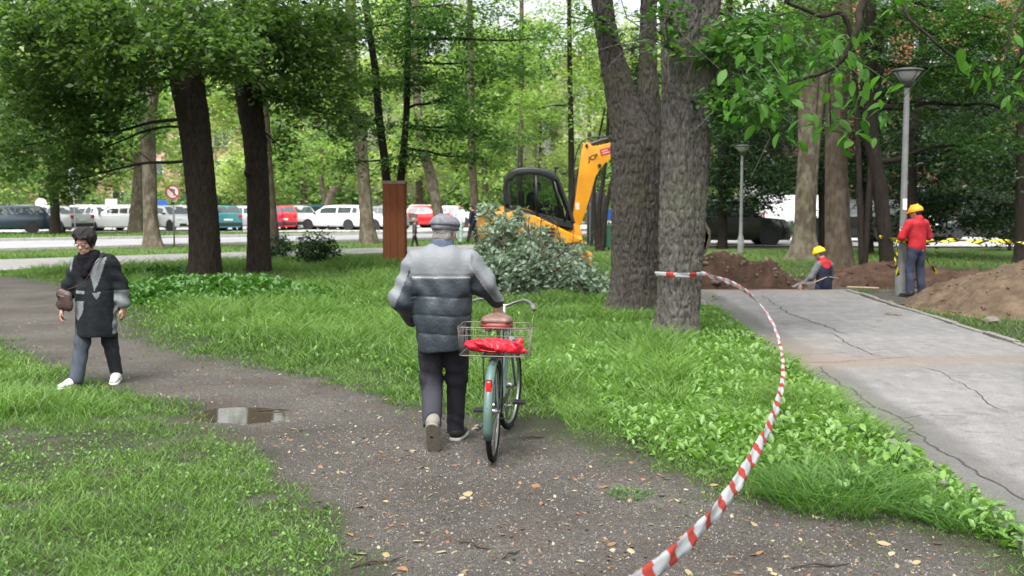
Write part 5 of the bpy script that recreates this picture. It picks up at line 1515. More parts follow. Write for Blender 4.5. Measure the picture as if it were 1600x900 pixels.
headpart('cap', [('e', (0, .0, .142), (.098, .118, .058)), ('e', (0, -.02, .155), (.094, .10, .060)), ('c', (0, -.02, .115), (0, -.018, .13), .083, .088, (1, 1.13, .6)), ('e', (0, .115, .118), (.07, .05, .012))], MCAP, lambda X, Y, Z: .098+.0*X-Z, lambda X, Y, Z: (.003*np.sin(X*45+np.sin(Y*25)*1.2)+.005*np.exp(-((Z-.125+.03*Y)/.006)**2)).astype(np.float32), k=.02)

# ---------- the woman in the patchwork coat, walking towards the camera (local: forward -Y)
WX, WY = -3.95, 10.25
wom = empty('person', (WX, WY, hz(WX, WY)), label='dark-haired woman looking down, in a dark coat with grey patches, walking on the dirt path', cat='person')
def wl(px, py, dy=0.0):
    """photo position -> the woman's own frame"""
    p = P(px, py, WY+dy); return (p.x-WX, dy, p.z-hz(WX, WY))
Mw = Matrix.Translation((-.055, .0, 1.268)) @ Euler((R(0), 0, R(180))).to_matrix().to_4x4() @ Euler((R(-16), 0, R(-12))).to_matrix().to_4x4()
hw1 = hand_mesh(frame_to((-.285, -.05, .73), (-.12, -.15, -.95), (.9, .1, 0)), .45, 1, .92)
hw2 = hand_mesh(frame_to((.255, .04, .73), (.0, .1, -.98), (-.9, .1, 0)), .45, -1, .92)
hdw = head_mesh(Mw, .96)
sdf_mesh('body', [('c', (-.03, .02, 1.22), (-.05, .0, 1.29), .05, .048), ('c', (0, .02, 1.08), (0, .02, .8), .13, .13, (1, .7, 1)), ('c', (-.10, .02, 1.17), (.11, .02, 1.17), .045, .045), ('e', (0, .02, .78), (.16, .12, .14)),
                 ('c', (-.14, .02, 1.15), (-.23, .0, .95), .04, .036), ('c', (-.23, 0, .95), (-.285, -.05, .73), .038, .028), ('c', (.15, .02, 1.15), (.235, .05, .95), .04, .036), ('c', (.235, .05, .95), (.255, .04, .73), .038, .028),
                 ('c', (-.08, 0, .78), (-.10, -.07, .42), .07, .045), ('c', (-.10, -.07, .42), (-.125, -.185, .08), .042, .034), ('c', (.09, .02, .78), (.11, .06, .42), .08, .055), ('c', (.11, .06, .42), (.135, .16, .10), .05, .036)],
         SKIN, wom, res=.016, k=.045, extra=[hdw, hw1, hw2])
eyes(Mw, wom, EYES, .96)
MC1 = mat('dark charcoal wool', (.011, .013, .015), .9, var=.35, scale=14, bump=.5, bscale=90)
MC2 = mat('grey felt patch', (.14, .155, .16), .9, var=.15, scale=20, bump=.4, bscale=90)
ct = [('c', (.0, .02, 1.12), (0, .02, .86), .160, .165, (1.05, .76, 1)), ('c', (0, .0, .86), (.015, -.01, .50), .165, .186, (1.0, .92, 1)), ('c', (-.125, .02, 1.17), (.135, .02, 1.17), .072, .072),
      ('c', (-.15, .02, 1.16), (-.232, .0, .94), .072, .066), ('c', (-.232, 0, .94), (-.278, -.045, .77), .064, .055), ('c', (.16, .02, 1.16), (.24, .05, .94), .072, .066), ('c', (.24, .05, .94), (.256, .045, .76), .066, .060)]
def in_poly(px, pz, poly):
    ins = np.zeros(len(px), bool)
    for i in range(len(poly)):
        (ax, az), (bx, bz) = poly[i], poly[(i+1) % len(poly)]
        ins ^= ((az > pz) != (bz > pz)) & (px < (bx-ax)*(pz-az)/(bz-az+1e-12)+ax)
    return ins
def wq(*pp): return [(wl(a, b_)[0], wl(a, b_)[2]) for a, b_ in pp]
PATCH = [wq((142, 412), (150, 404), (170, 401), (160, 440), (156, 453), (148, 432)), wq((153, 456), (165, 455), (160, 467)), wq((122, 470), (141, 468), (139, 486), (131, 499), (122, 490)),
         wq((108, 383), (122, 380), (120, 396), (112, 402)), wq((158, 378), (168, 385), (156, 398), (152, 396)), wq((111, 400), (118, 402), (115, 425), (111, 418)), wq((123, 452), (141, 453), (141, 458), (123, 457))]
def wmat(x, y, z):
    m = np.zeros(len(x), int)
    f = y < .03
    for pl in PATCH: m[f & in_poly(x, z, pl)] = 1
    m[(x > .19) & (z < .905) & (z > .5)] = 1
    return m
def wdisp(X, Y, Z):
    return (fold_noise(6, .006, (8, 8, 4))(X, Y, Z)+.004*np.sin(X*38+Z*5)*np.clip((.9-Z)*3, 0, 1)-.006*np.exp(-((Z-.905)/.006)**2)*(np.abs(X) < .19)*-1+.006*np.sin(Z*55+X*20)*(np.abs(X) > .19)).astype(np.float32)
def wcut(X, Y, Z):
    hem = .46+.06*np.clip((-X+.01)*4.5, 0, 1)+.012*np.sin(X*22)
    return np.where(np.abs(X-.01) < .21, hem-Z, .735-Z)
sdf_mesh('coat', ct, [MC1, MC2], wom, res=.0095, k=.035, disp=wdisp, matfn=wmat, cut=wcut)
MSC = mat('black knitted scarf', (.006, .0055, .008), .95, var=.4, scale=40, bump=.8, bscale=80)
sdf_mesh('scarf', [('c', (-.09, .01, 1.225), (.03, -.01, 1.235), .054, .054, (1, 1.25, 1)), ('c', (-.06, -.075, 1.20), (-.045, -.10, 1.06), .05, .03, (1.3, .6, 1)), ('c', (.04, -.05, 1.215), (.0, -.105, 1.12), .034, .026)], MSC, wom, res=.0095, k=.03, disp=fold_noise(4, .006, (16, 16, 14)))
MWJ = mat('blue grey trouser cloth', (.050, .060, .076), .85, var=.25, scale=8, bump=.4, bscale=120)
MWJ2 = mat('dark trouser cloth', (.030, .032, .040), .85, var=.25, scale=8, bump=.4, bscale=120)
def wtd(X, Y, Z): return (fold_noise(7, .006, (8, 8, 6))(X, Y, Z)+.003*np.sin(Z*50+X*60+np.sin(X*35+Y*20)*1.8)*np.exp(-((Z-.35)/.18)**2)).astype(np.float32)
sdf_mesh('trousers', [('e', (0, .02, .78), (.16, .12, .14)), ('c', (-.08, 0, .78), (-.10, -.07, .42), .085, .072), ('c', (-.10, -.07, .42), (-.125, -.185, .07), .072, .066), ('c', (.09, .02, .78), (.11, .06, .42), .095, .072), ('c', (.11, .06, .42), (.135, .14, .09), .070, .060)],
         [MWJ, MWJ2], wom, res=.0095, k=.03, disp=wtd, matfn=lambda x, y, z: (x > .0).astype(int), cut=lambda X, Y, Z: np.where(X < 0, .045-Z, .075-Z))
MWS = mat('white trainer leather', (.5, .49, .48), .5, var=.06, bump=.2)
MWS2 = mat('white rubber sole', (.55, .55, .54), .7)
shoe(wom, Matrix.Translation((-.125, -.14, .002)) @ Euler((0, 0, R(180-24))).to_matrix().to_4x4(), MWS, MWS2, .25, .046)
shoe(wom, Matrix.Translation((.135, .20, .025)) @ Euler((R(-8), 0, R(180+6))).to_matrix().to_4x4(), MWS, MWS2, .25, .046)
MHAIR = mat('short black hair', (.004, .003, .003), .5, var=.6, scale=60, bump=1.0, bscale=90, spec=.35, stretch=(1.6, 1.6, .3), col2=(.014, .010, .009))
headpart('hair', [('e', (0, -.02, .132), (.096, .110, .098)), ('e', (.03, .03, .19), (.06, .06, .04)), ('c', (-.074, -.02, .10), (-.074, .01, .05), .024, .016), ('c', (.074, -.02, .10), (.074, .01, .05), .024, .016), ('e', (-.02, .075, .15), (.06, .03, .028)), ('c', (0, -.08, .08), (0, -.07, .02), .05, .04)], MHAIR,
         lambda X, Y, Z: np.where((Y > .045) & (np.abs(X) < .062), .152+.012*np.sin(X*85+1)+.1*np.abs(X)-Z, .035+.02*np.sin(X*60+Y*40)-Z), lambda X, Y, Z: (.0035*np.sin(X*90+np.sin(Z*60)*1.5)+.003*np.sin(Z*70+Y*60)).astype(np.float32), parent=wom, M=Mw, k=.02)
# glasses, a thin dark frame
mb = MB()
for s in (-1, 1): mb.add(tube([(.030*s+.020*math.cos(a), .098, .094+.014*math.sin(a)) for a in np.linspace(0, 2*math.pi, 13)[:-1]], .0016, 5, closed=True)); mb.add(tube([(.050*s, .096, .098), (.078*s, .06, .098), (.08*s, 0, .096)], .0016, 5))
mb.add(tube([(-.01, .1, .098), (.01, .1, .098)], .0016, 5))
o = mb.build('glasses', mat('dark spectacle frame', (.02, .015, .015), .3), wom, smooth=True); o.matrix_local = Mw
# shoulder bag
bagm = mat('dark brown leather', (.045, .026, .024), .45, var=.3, scale=10, bump=.4)
bag = empty('shoulder_bag', (WX, WY, hz(WX, WY)), label='small dark brown leather bag hanging across the front of the patchwork coat', cat='bag')
c = wl(110, 465)
sdf_mesh('bag_body', [('c', (c[0]-.015, -.165, c[2]+.05), (c[0]+.045, -.175, c[2]+.025), .045, .045, (1, .55, 1.1)), ('c', (c[0]-.02, -.165, c[2]-.05), (c[0]+.05, -.175, c[2]-.065), .045, .048, (1, .6, 1.1))], bagm, bag, res=.009, k=.03, disp=fold_noise(9, .004, (14, 14, 12)))
mb = MB()
mb.add(tube(smooth_path([(c[0]+.04, -.165, c[2]+.09), wl(130, 442, -.165), wl(145, 418, -.15), (.06, -.125, 1.15), (.11, -.06, 1.225), (.13, .02, 1.24), (.12, .10, 1.18), (.0, .16, .95), (-.15, .12, .85), (c[0]-.08, .0, c[2]+.06), (c[0]-.06, -.15, c[2]+.08)], 4), .009, 6, flat=.4))
mb.build('strap', bagm, bag, smooth=True)
mb = MB(); mb.add(tube([(c[0]-.05, -.192, c[2]+.045), (c[0], -.20, c[2]+.03), (c[0]+.075, -.195, c[2]+.02)], .0025, 5)); mb.build('zip', mat('dull brass zip', (.3, .22, .1), .4, metal=.8), bag, smooth=True)

# ---------- workmen by the trench
def hairhelmet(parent, M, hm, band=None):
    o = sdf_mesh('helmet', [('e', (0, -.008, .125), (.112, .135, .112)), ('c', (-.02, .10, .118), (.02, .10, .118), .055, .055, (1, 1, .28)), ('c', (0, -.07, .232), (0, .06, .232), .012, .012)], hm, parent, res=.007, k=.014, cut=lambda X, Y, Z: .105-Z)
    o.matrix_local = M
    return o
MRED = mat('bright red work jacket', (.36, .010, .018), .75, var=.2, scale=8, bump=.5, bscale=40)
MNAVY = mat('dark navy work cloth', (.020, .023, .042), .85, var=.3, scale=8, bump=.5, bscale=50)
MGRY = mat('grey work shirt', (.13, .135, .15), .85, var=.2, scale=8, bump=.5, bscale=50)
MWTR = mat('faded blue grey work trousers', (.036, .043, .066), .85, var=.35, scale=8, bump=.5, bscale=50)
MHELO = mat('orange yellow helmet plastic', (.72, .30, .01), .35, var=.05); MHELY = mat('yellow helmet plastic', (.75, .52, .01), .35, var=.05)
MHRD = mat('dark hair', (.03, .022, .018), .9, var=.4, scale=40)
c = P(1430, 464, 19.6); zg = hz(c.x, 19.6)
wk = empty('person', (c.x, 19.6, zg), rz=R(18), label='workman standing in red jacket, grey trousers and orange helmet, behind the lamp post', cat='person')
Mk = Matrix.Translation((0, .02, 1.43)) @ Euler((R(-14), 0, R(35))).to_matrix().to_4x4()
hk = head_mesh(Mk, 1, .009)
h1 = hand_mesh(frame_to((-.10, .30, 1.16), (.3, .5, .4), (0, -.8, .3)), .8, 1); h2 = hand_mesh(frame_to((.10, .30, 1.14), (-.3, .5, .3), (0, -.8, .3)), .8, -1)
sdf_mesh('body', [('c', (0, .0, 1.38), (0, .02, 1.46), .056, .056), ('c', (0, 0, 1.2), (0, 0, .95), .13, .13, (1, .7, 1)), ('c', (-.14, 0, 1.34), (.14, 0, 1.34), .06, .06), ('e', (0, 0, .88), (.15, .11, .12)),
                 ('c', (-.17, 0, 1.33), (-.26, .06, 1.08), .05, .04), ('c', (-.26, .06, 1.08), (-.10, .30, 1.16), .038, .028), ('c', (.17, 0, 1.33), (.27, .04, 1.09), .05, .04), ('c', (.27, .04, 1.09), (.10, .30, 1.14), .038, .028),
                 ('c', (-.08, 0, .88), (-.11, .03, .48), .08, .055), ('c', (-.11, .03, .48), (-.12, -.02, .08), .05, .036), ('c', (.08, 0, .88), (.12, .05, .48), .08, .055), ('c', (.12, .05, .48), (.14, .0, .08), .05, .036)], SKIN, wk, res=.02, k=.045, extra=[hk, h1, h2])
sdf_mesh('jacket', [('c', (0, 0, 1.25), (0, -.01, .93), .165, .160, (1.05, .75, 1)), ('c', (-.14, 0, 1.335), (.14, 0, 1.335), .07, .07), ('c', (-.17, 0, 1.33), (-.27, .06, 1.08), .075, .066), ('c', (-.27, .06, 1.08), (-.13, .26, 1.14), .062, .05),
                    ('c', (.17, 0, 1.33), (.28, .04, 1.09), .075, .066), ('c', (.28, .04, 1.09), (.13, .26, 1.13), .062, .05), ('c', (0, -.05, 1.41), (0, -.07, 1.33), .07, .08, (1.2, .8, 1))], MRED, wk, res=.014, k=.04, disp=fold_noise(11, .009, (10, 10, 8)), cut=lambda X, Y, Z: .80-Z)
sdf_mesh('trousers', [('e', (0, 0, .88), (.155, .12, .13)), ('c', (-.08, 0, .88), (-.11, .03, .48), .098, .075), ('c', (-.11, .03, .48), (-.12, -.02, .07), .075, .072), ('c', (.08, 0, .88), (.12, .05, .48), .098, .075), ('c', (.12, .05, .48), (.14, .0, .07), .075, .072)], MWTR, wk, res=.014, k=.03, disp=fold_noise(12, .010, (9, 9, 9)))
for sx in (-1, 1): shoe(wk, Matrix.Translation((.13*sx, -.08, .002)) @ Euler((0, 0, R(-14*sx))).to_matrix().to_4x4(), MBLK, MBLK, .29, .055)
hairhelmet(wk, Mk, MHELO)
o = sdf_mesh('hair', [('e', (0, -.025, .10), (.082, .088, .08))], MHRD, wk, res=.012, k=.02, cut=lambda X, Y, Z: np.maximum(.03-Z, Y-.01)); o.matrix_local = Mk

c = P(1287, 450, 21.75)
zt = -0.82
sk = empty('person', (c.x, 21.75, zt), rz=R(22), label='workman in yellow helmet, red-collared navy vest and grey sleeves, waist deep in the trench', cat='person')
def zz(v): return v
Mk2 = Matrix.Translation((-.04, .06, 1.40)) @ Euler((R(-22), 0, R(30))).to_matrix().to_4x4()
hk = head_mesh(Mk2, 1, .009)
h1 = hand_mesh(frame_to((-.37, .22, .86), (-.3, .2, -.8), (.4, .6, 0)), .6, 1); h2 = hand_mesh(frame_to((.20, .36, .84), (-.3, .3, -.8), (-.4, .6, 0)), .6, -1)
sdf_mesh('body', [('c', (-.01, .02, 1.32), (-.03, .05, 1.42), .056, .056), ('c', (0, 0, 1.16), (0, 0, .9), .13, .13, (1, .7, 1)), ('c', (-.10, 0, 1.26), (.10, 0, 1.26), .045, .045), ('e', (0, 0, .84), (.15, .11, .12)),
                 ('c', (-.16, 0, 1.27), (-.27, .04, 1.02), .05, .04), ('c', (-.27, .04, 1.02), (-.37, .22, .86), .038, .028), ('c', (.16, 0, 1.27), (.24, .10, 1.0), .05, .04), ('c', (.24, .10, 1.0), (.20, .36, .84), .038, .028),
                 ('c', (-.08, 0, .84), (-.11, .12, .46), .08, .055), ('c', (-.11, .12, .46), (-.12, .0, .08), .05, .036), ('c', (.08, 0, .84), (.12, .12, .46), .08, .055), ('c', (.12, .12, .46), (.14, .0, .08), .05, .036)], SKIN, sk, res=.02, k=.045, extra=[hk, h1, h2])
sdf_mesh('shirt', [('c', (-.12, 0, 1.28), (.12, 0, 1.28), .064, .064), ('c', (-.15, 0, 1.26), (-.28, .04, 1.02), .072, .060), ('c', (-.28, .04, 1.02), (-.355, .2, .88), .056, .045), ('c', (.15, 0, 1.26), (.25, .10, 1.0), .068, .060), ('c', (.25, .10, 1.0), (.21, .33, .87), .056, .045), ('c', (0, 0, 1.2), (0, 0, .8), .13, .135, (1, .75, 1))], MGRY, sk, res=.014, k=.03, disp=fold_noise(13, .008, (10, 10, 9)))
sdf_mesh('vest', [('c', (0, 0, 1.18), (0, -.01, .85), .160, .168, (1.04, .76, 1)), ('c', (-.10, 0, 1.29), (.10, 0, 1.29), .074, .074), ('c', (0, 0, 1.33), (-.02, .02, 1.37), .075, .07)], [MNAVY, MRED], sk, res=.014, k=.04, disp=fold_noise(14, .008, (9, 9, 7)), matfn=lambda x, y, z: ((z > 1.225+.06*np.cos(x*14)*-1+.04)).astype(int), cut=lambda X, Y, Z: .74-Z)
sdf_mesh('trousers', [('e', (0, 0, .84), (.155, .12, .13)), ('c', (-.08, 0, .84), (-.11, .12, .46), .098, .075), ('c', (-.11, .12, .46), (-.12, 0, .07), .075, .07), ('c', (.08, 0, .84), (.12, .12, .46), .098, .075), ('c', (.12, .12, .46), (.14, 0, .07), .075, .07)], MWTR, sk, res=.018, k=.03)
for sx in (-1, 1): shoe(sk, Matrix.Translation((.13*sx, -.06, .002)), MBLK, MBLK, .29, .055)
hairhelmet(sk, Mk2, MHELY)
o = sdf_mesh('hair', [('e', (0, -.025, .10), (.082, .088, .08))], mat('greying hair', (.12, .11, .10), .9), sk, res=.012, k=.02, cut=lambda X, Y, Z: np.maximum(.03-Z, Y-.01)); o.matrix_local = Mk2

# ---------- far people
def far_person(px, py, Y, h, label, top, legs, hairc, rz=0.0, stride=.15, arm=.1, res=.03, topn='jacket'):
    p = P(px, py, Y)
    r0 = empty('person', (p.x, Y, hz(p.x, Y)), rz=rz, label=label, cat='person')
    s = h/1.75
    def q(*a): return tuple(v*s for v in a)
    M_ = Matrix.Translation(q(0, .02, 1.50)) @ Matrix.Scale(1, 4)
    hm = head_mesh(M_, s, .014)
    hnd = [hand_mesh(frame_to(q(-.26, arm, .86), (0, 0, -1), (1, 0, 0)), .4, 1, s), hand_mesh(frame_to(q(.26, -arm, .86), (0, 0, -1), (-1, 0, 0)), .4, -1, s)]
    def c_(a, b_, ra, rb): return ('c', q(*a), q(*b_), ra*s, rb*s)
    sdf_mesh('body', [c_((0, 0, 1.4), (0, .02, 1.55), .055, .055), c_((0, 0, 1.3), (0, 0, .95), .12, .13), c_((-.15, 0, 1.4), (.15, 0, 1.4), .06, .06), c_((-.17, 0, 1.38), (-.26, arm, .88), .045, .03), c_((.17, 0, 1.38), (.26, -arm, .88), .045, .03),
                     c_((-.09, 0, .9), (-.1, stride, .08), .08, .04), c_((.09, 0, .9), (.1, -stride, .08), .08, .04)], SKIN, r0, res=res*.8, k=.03, extra=[hm]+hnd)
    sdf_mesh(topn, [c_((0, 0, 1.3), (0, 0, .92), .15, .16), c_((-.15, 0, 1.4), (.15, 0, 1.4), .075, .075), c_((-.18, 0, 1.38), (-.255, arm*.95, .95), .07, .055), c_((.18, 0, 1.38), (.255, -arm*.95, .95), .07, .055)], top, r0, res=res*.8, k=.03)
    sdf_mesh('trousers', [c_((-.08, 0, .92), (-.1, stride*.95, .1), .105, .07), c_((.08, 0, .92), (.1, -stride*.95, .1), .105, .07)], legs, r0, res=res*.8, k=.04)
    for sx in (-1, 1): shoe(r0, Matrix.Translation(q(.1*sx, -sx*stride*1-.06, 0.0)) @ Matrix.Scale(s, 4), MBLK, MBLK, .27, .05)
    o = sdf_mesh('hair', [('e', (0, -.02, .12), (.082, .10, .095))], hairc, r0, res=.014, k=.02, cut=lambda X, Y, Z: np.where(Y > .03, .13-Z, .03-Z)); o.matrix_local = M_ @ Matrix.Scale(s, 4)
    return r0
far_person(648, 386, 41.6, 1.05, 'small child in dark clothes with reddish hair walking just right of the boarded box', mat('dark grey childs jacket', (.06, .06, .07), .8), MT, mat('reddish hair', (.22, .06, .03), .8), rz=R(-70), stride=.22)
far_person(719, 382, 44.5, 1.66, 'distant walker in pale top between the man and the digger', mat('pale washed top', (.55, .56, .58), .8), mat('pale green patterned trousers', (.14, .24, .2), .8, col2=(.35, .4, .38), scale=14), MHRD, rz=R(150), stride=.12, topn='shirt')
far_person(738, 384, 45.5, 1.6, 'distant person in dark clothes beside the walker in the pale top', MNAVY, MT, MHRD, rz=R(80), stride=.2)
# ------------------------------------------------------------------ the bicycle (local: forward +Y, wheels stand on z=0)
RW = Vector((-0.126, 7.14, 0)); FW = Vector((-0.03, 8.16, 0))
hd_ = math.atan2(-(FW.x-RW.x), FW.y-RW.y)
bk = empty('bicycle', (RW.x, RW.y, hz(RW.x, RW.y)), rz=hd_, label='old mint green bicycle with a wire basket on its rear rack, pushed by the man', cat='bicycle')
bk.rotation_euler = (0, R(0.6), hd_)
MCH = mat('scratched chrome', (.36, .36, .355), .3, metal=1, var=.15, scale=30)
MWIRE = mat('dull galvanised wire', (.15, .13, .12), .5, metal=.6, var=.2)
MRUB = mat('black tyre rubber', (.014, .014, .015), .8, var=.3, scale=20, bump=.4, bscale=120)
MMINT = mat('faded mint green enamel', (.070, .118, .103), .35, var=.12, scale=12, coat=.3)
MBLKP = mat('black metal paint', (.018, .018, .02), .4, var=.2)
MREDR = mat('red reflector', (.55, .01, .012), .2, var=.15, scale=60, coat=.5)
MSAD = mat('brown worn saddle leather', (.13, .075, .06), .5, var=.3, scale=14, bump=.3)
WB, RR = 1.04, .335
def ring(R0, r, cy, cz, n=44, seg=8, a0=0, a1=2*math.pi, closed=True, cx=0.0):
    N_ = n if closed else n+1
    pts = [(cx, cy+R0*math.cos(a0+(a1-a0)*i/n), cz+R0*math.sin(a0+(a1-a0)*i/n)) for i in range(N_)]
    return tube(pts, r, seg, closed=closed)
def wheel(cy, steer=None):
    root = bpy.data.objects.new('wheel', None); COL.objects.link(root); root.parent = bk
    mb = MB(); mb.add(ring(RR-.019, .019, 0, 0, 52, 10)); mb.build('tyre', MRUB, root, smooth=True)
    mb = MB(); mb.add(ring(RR-.045, .011, 0, 0, 48, 8)); mb.build('rim', MCH, root, smooth=True)
    mb = MB(); mb.add(tube([(-.045, 0, 0), (-.03, 0, 0), (-.028, 0, 0), (.028, 0, 0), (.03, 0, 0), (.045, 0, 0)], [.012, .012, .022, .022, .012, .012], 12)); mb.build('hub', MCH, root, smooth=True)
    mb = MB()
    for i in range(32):
        a = 2*math.pi*i/32; s = 1 if i % 2 else -1; t = a+(.35 if (i//2) % 2 else -.35)
        mb.add(tube([(.025*s, .02*math.cos(t), .02*math.sin(t)), (0, (RR-.05)*math.cos(a), (RR-.05)*math.sin(a))], .0012, 4, cap=False))
    mb.build('spokes', MCH, root)['kind'] = 'stuff'
    root.location = (0, cy, RR)
    return root
def fender(R0, a0, a1, w, m, parent, cy, cz, name='mudguard'):
    n = 22; v, f = [], []
    prof = [(-1, -.012), (-.8, -.002), (-.4, .008), (0, .011), (.4, .008), (.8, -.002), (1, -.012)]
    for i in range(n+1):
        a = a0+(a1-a0)*i/n
        for s, q in prof:
            v.append((s*w, cy+(R0+q)*math.cos(a), cz+(R0+q)*math.sin(a)))
    k = len(prof)
    for i in range(n):
        for j in range(k-1): f.append((i*k+j, i*k+j+1, (i+1)*k+j+1, (i+1)*k+j))
    mb = MB(); mb.add((v, f)); o = mb.build(name, m, parent, smooth=True)
    md = o.modifiers.new('solid', 'SOLIDIFY'); md.thickness = .0022
    return o
wheel(0)
fender(RR+.022, R(200), R(-5), .031, MMINT, bk, 0, RR)
frm = MB()
BB = (0, .44, .29)
st_top = (0, .27, .80); head_b = (0, .86, .62); head_t = (0, .82, .80)
frm.add(tube([BB, st_top], .0145, 10)).add(tube([BB, (0, .62, .33), head_b], .016, 10)).add(tube([(0, .38, .50), (0, .60, .55), (0, .835, .73)], .0135, 10)).add(tube([head_b, head_t], .018, 10))
for s in (-1, 1):
    frm.add(tube([(.05*s, 0, RR), (.045*s, .2, .315), (.022*s, .40, .295)], .009, 8)); frm.add(tube([(.05*s, 0, RR), (.03*s, .25, .68)], .007, 8))
frm.build('frame', MMINT, bk, smooth=True)
# front end, turned a little to the right
fk = bpy.data.objects.new('fork', None); COL.objects.link(fk); fk.parent = bk; fk.location = (0, WB-.02, 0)
mb = MB()
for s in (-1, 1): mb.add(tube([(.028*s, -.13, .70), (.05*s, -.09, .58), (.052*s, .0, .36), (.050*s, .03, RR)], [.012, .012, .010, .008], 8))
mb.add(tube([(-.032, -.13, .70), (.032, -.13, .70)], .014, 8)); mb.add(tube([(0, -.13, .70), (0, -.165, .87)], .013, 8))
mb.build('fork_blades', MMINT, fk, smooth=True)
fk.rotation_euler = (0, 0, R(-9))
fw = wheel(0); fw.parent = fk; fw.location = (0, .03, RR)
fo = fender(RR+.024, R(205), R(38), .031, mat('pale silvery mudguard enamel', (.24, .285, .28), .35, var=.12, coat=.3), fk, .03, RR)
hb = MB()
hb.add(tube(smooth_path([(-.275, -.36, .965), (-.24, -.27, .985), (-.17, -.18, 1.005), (-.09, -.135, .985), (0, -.13, .955), (.09, -.135, .985), (.17, -.18, 1.005), (.24, -.27, .985), (.275, -.36, .965)], 5), .011, 8))
hb.add(tube([(0, -.155, .84), (0, -.14, .955)], .0125, 8))
hb.build('handlebar', MCH, fk, smooth=True)
MGRIP = mat('grey rubber grip', (.10, .10, .10), .7)
for s in (-1, 1):
    mb = MB(); mb.add(tube([(.245*s, -.285, .982), (.278*s, -.375, .960)], .0165, 10)); mb.build('grip', MGRIP, fk, smooth=True)
# drivetrain
mb = MB(); mb.add(lathe([(.012, -.006), (.075, -.006), (.085, -.002), (.085, .002), (.075, .006), (.012, .006)], 28, Matrix.Translation((.045, BB[1], BB[2])) @ Matrix.Rotation(R(90), 4, 'Y')))
mb.add(tube([(-.06, BB[1], BB[2]), (.06, BB[1], BB[2])], .02, 12)); mb.build('chainwheel', MCH, bk, autosmooth=40)
mb = MB(); mb.add(tube([(.05, BB[1], BB[2]+.09), (.05, 0, RR+.045)], .01, 6, flat=.4)).add(tube([(.05, BB[1], BB[2]-.09), (.05, 0, RR-.045)], .01, 6, flat=.4)); mb.add(rbox((.056, .25, .38), (.008, .5, .04), .003)); mb.build('chain_guard', MBLKP, bk, smooth=False)
for s, dy in ((-1, -.165), (1, .165)):
    mb = MB(); mb.add(tube([(.062*s, BB[1], BB[2]), (.075*s, BB[1]+dy, BB[2]+.0)], [.011, .009], 8, flat=.7)); mb.build('crank', MCH, bk, smooth=True)
    mb = MB(); cx = .122*s; cy = BB[1]+dy
    mb.add(tube([(.075*s, cy, BB[2]), (.165*s, cy, BB[2])], .007, 8))
    for q in (-1, 1): mb.add(rbox((cx, cy+.034*q, BB[2]), (.085, .020, .024), .004))
    for q in (-1, 1): mb.add(rbox((cx+.040*q, cy, BB[2]), (.008, .08, .02), .003))
    mb.build('pedal', MBLKP, bk)
mb = MB(); mb.add(tube([(-.06, .36, .28), (-.10, .10, .20)], .008, 8)).add(tube([(-.10, .10, .20), (-.115, .06, .195)], .011, 8)); mb.build('kickstand', MBLKP, bk, smooth=True)
# saddle with springs
mb = MB(); mb.add(tube([st_top, (0, .25, .875)], .0125, 10)); mb.build('seat_post', MCH, bk, smooth=True)
sd_ = sdf_mesh('saddle', [('c', (-.065, .15, .925), (.065, .15, .925), .045, .045, (1, 1.5, .75)), ('c', (0, .2, .925), (0, .38, .925), .055, .022, (1, 1, .8))], MSAD, bk, res=.008, k=.05, cut=lambda X, Y, Z: .905+.0*X-Z)
mb = MB()
for i in range(26):
    a = i*0; 
for s in (-1, 1):
    pts = [(.055*s+.015*math.cos(t), .15+.015*math.sin(t), .85+.05*t/(2*math.pi*4)) for t in np.linspace(0, 2*math.pi*4, 40)]
    mb.add(tube(pts, .0025, 5))
mb.add(tube([(-.055, .15, .85), (0, .25, .86), (.055, .15, .85)], .005, 6)); mb.add(tube([(0, .25, .86), (0, .37, .905)], .004, 6))
mb.build('saddle_springs', MCH, bk, smooth=True)
# saddle skirt, reddish
def arcbox(): 
    v, f = [], []
    n = 16
    for i in range(n+1):
        a = math.pi*(1.0+i/n); x = .108*math.cos(a); y = .15+.072*math.sin(a)
        v += [(x, y, .873), (x*1.02, y-.002, .912)]
    for i in range(n): f.append((2*i, 2*i+2, 2*i+3, 2*i+1))
    return v, f
mb = MB(); mb.add(arcbox()); o = mb.build('saddle_skirt', mat('red brown saddle edge', (.20, .035, .03), .5, var=.3), bk, smooth=True); o.modifiers.new('s', 'SOLIDIFY').thickness = .006
# rack
rk = MB()
for s in (-1, 1):
    rk.add(tube([(.06*s, .24, .72), (.065*s, -.16, .72)], .005, 6)); rk.add(tube([(.055*s, .0, RR), (.065*s, -.08, .72)], .005, 6))
for y in (-.16, -.06, .04, .14, .24): rk.add(tube([(-.065, y, .72), (.065, y, .72)], .004, 6))
rk.build('rack', MBLKP, bk, smooth=True)
# tail reflector and lamp
mb = MB(); mb.add(rbox((0, -.305, .535), (.034, .022, .105), .012, 3)); mb.build('rear_reflector', MREDR, bk, autosmooth=40)
for z in (.505, .535, .565):
    pass
mb = MB(); mb.add(rbox((0, -.288, .535), (.042, .02, .118), .012, 2)); mb.build('reflector_mount', MBLKP, bk, autosmooth=40)
mb = MB()
for (z, y) in ((.42, -.353), (.35, -.358), (.455, -.341)): mb.add(ball((0, y, z), (.006, .004, .006), 8, 6))
mb.build('mudguard_screws', MBLKP, bk, smooth=True)
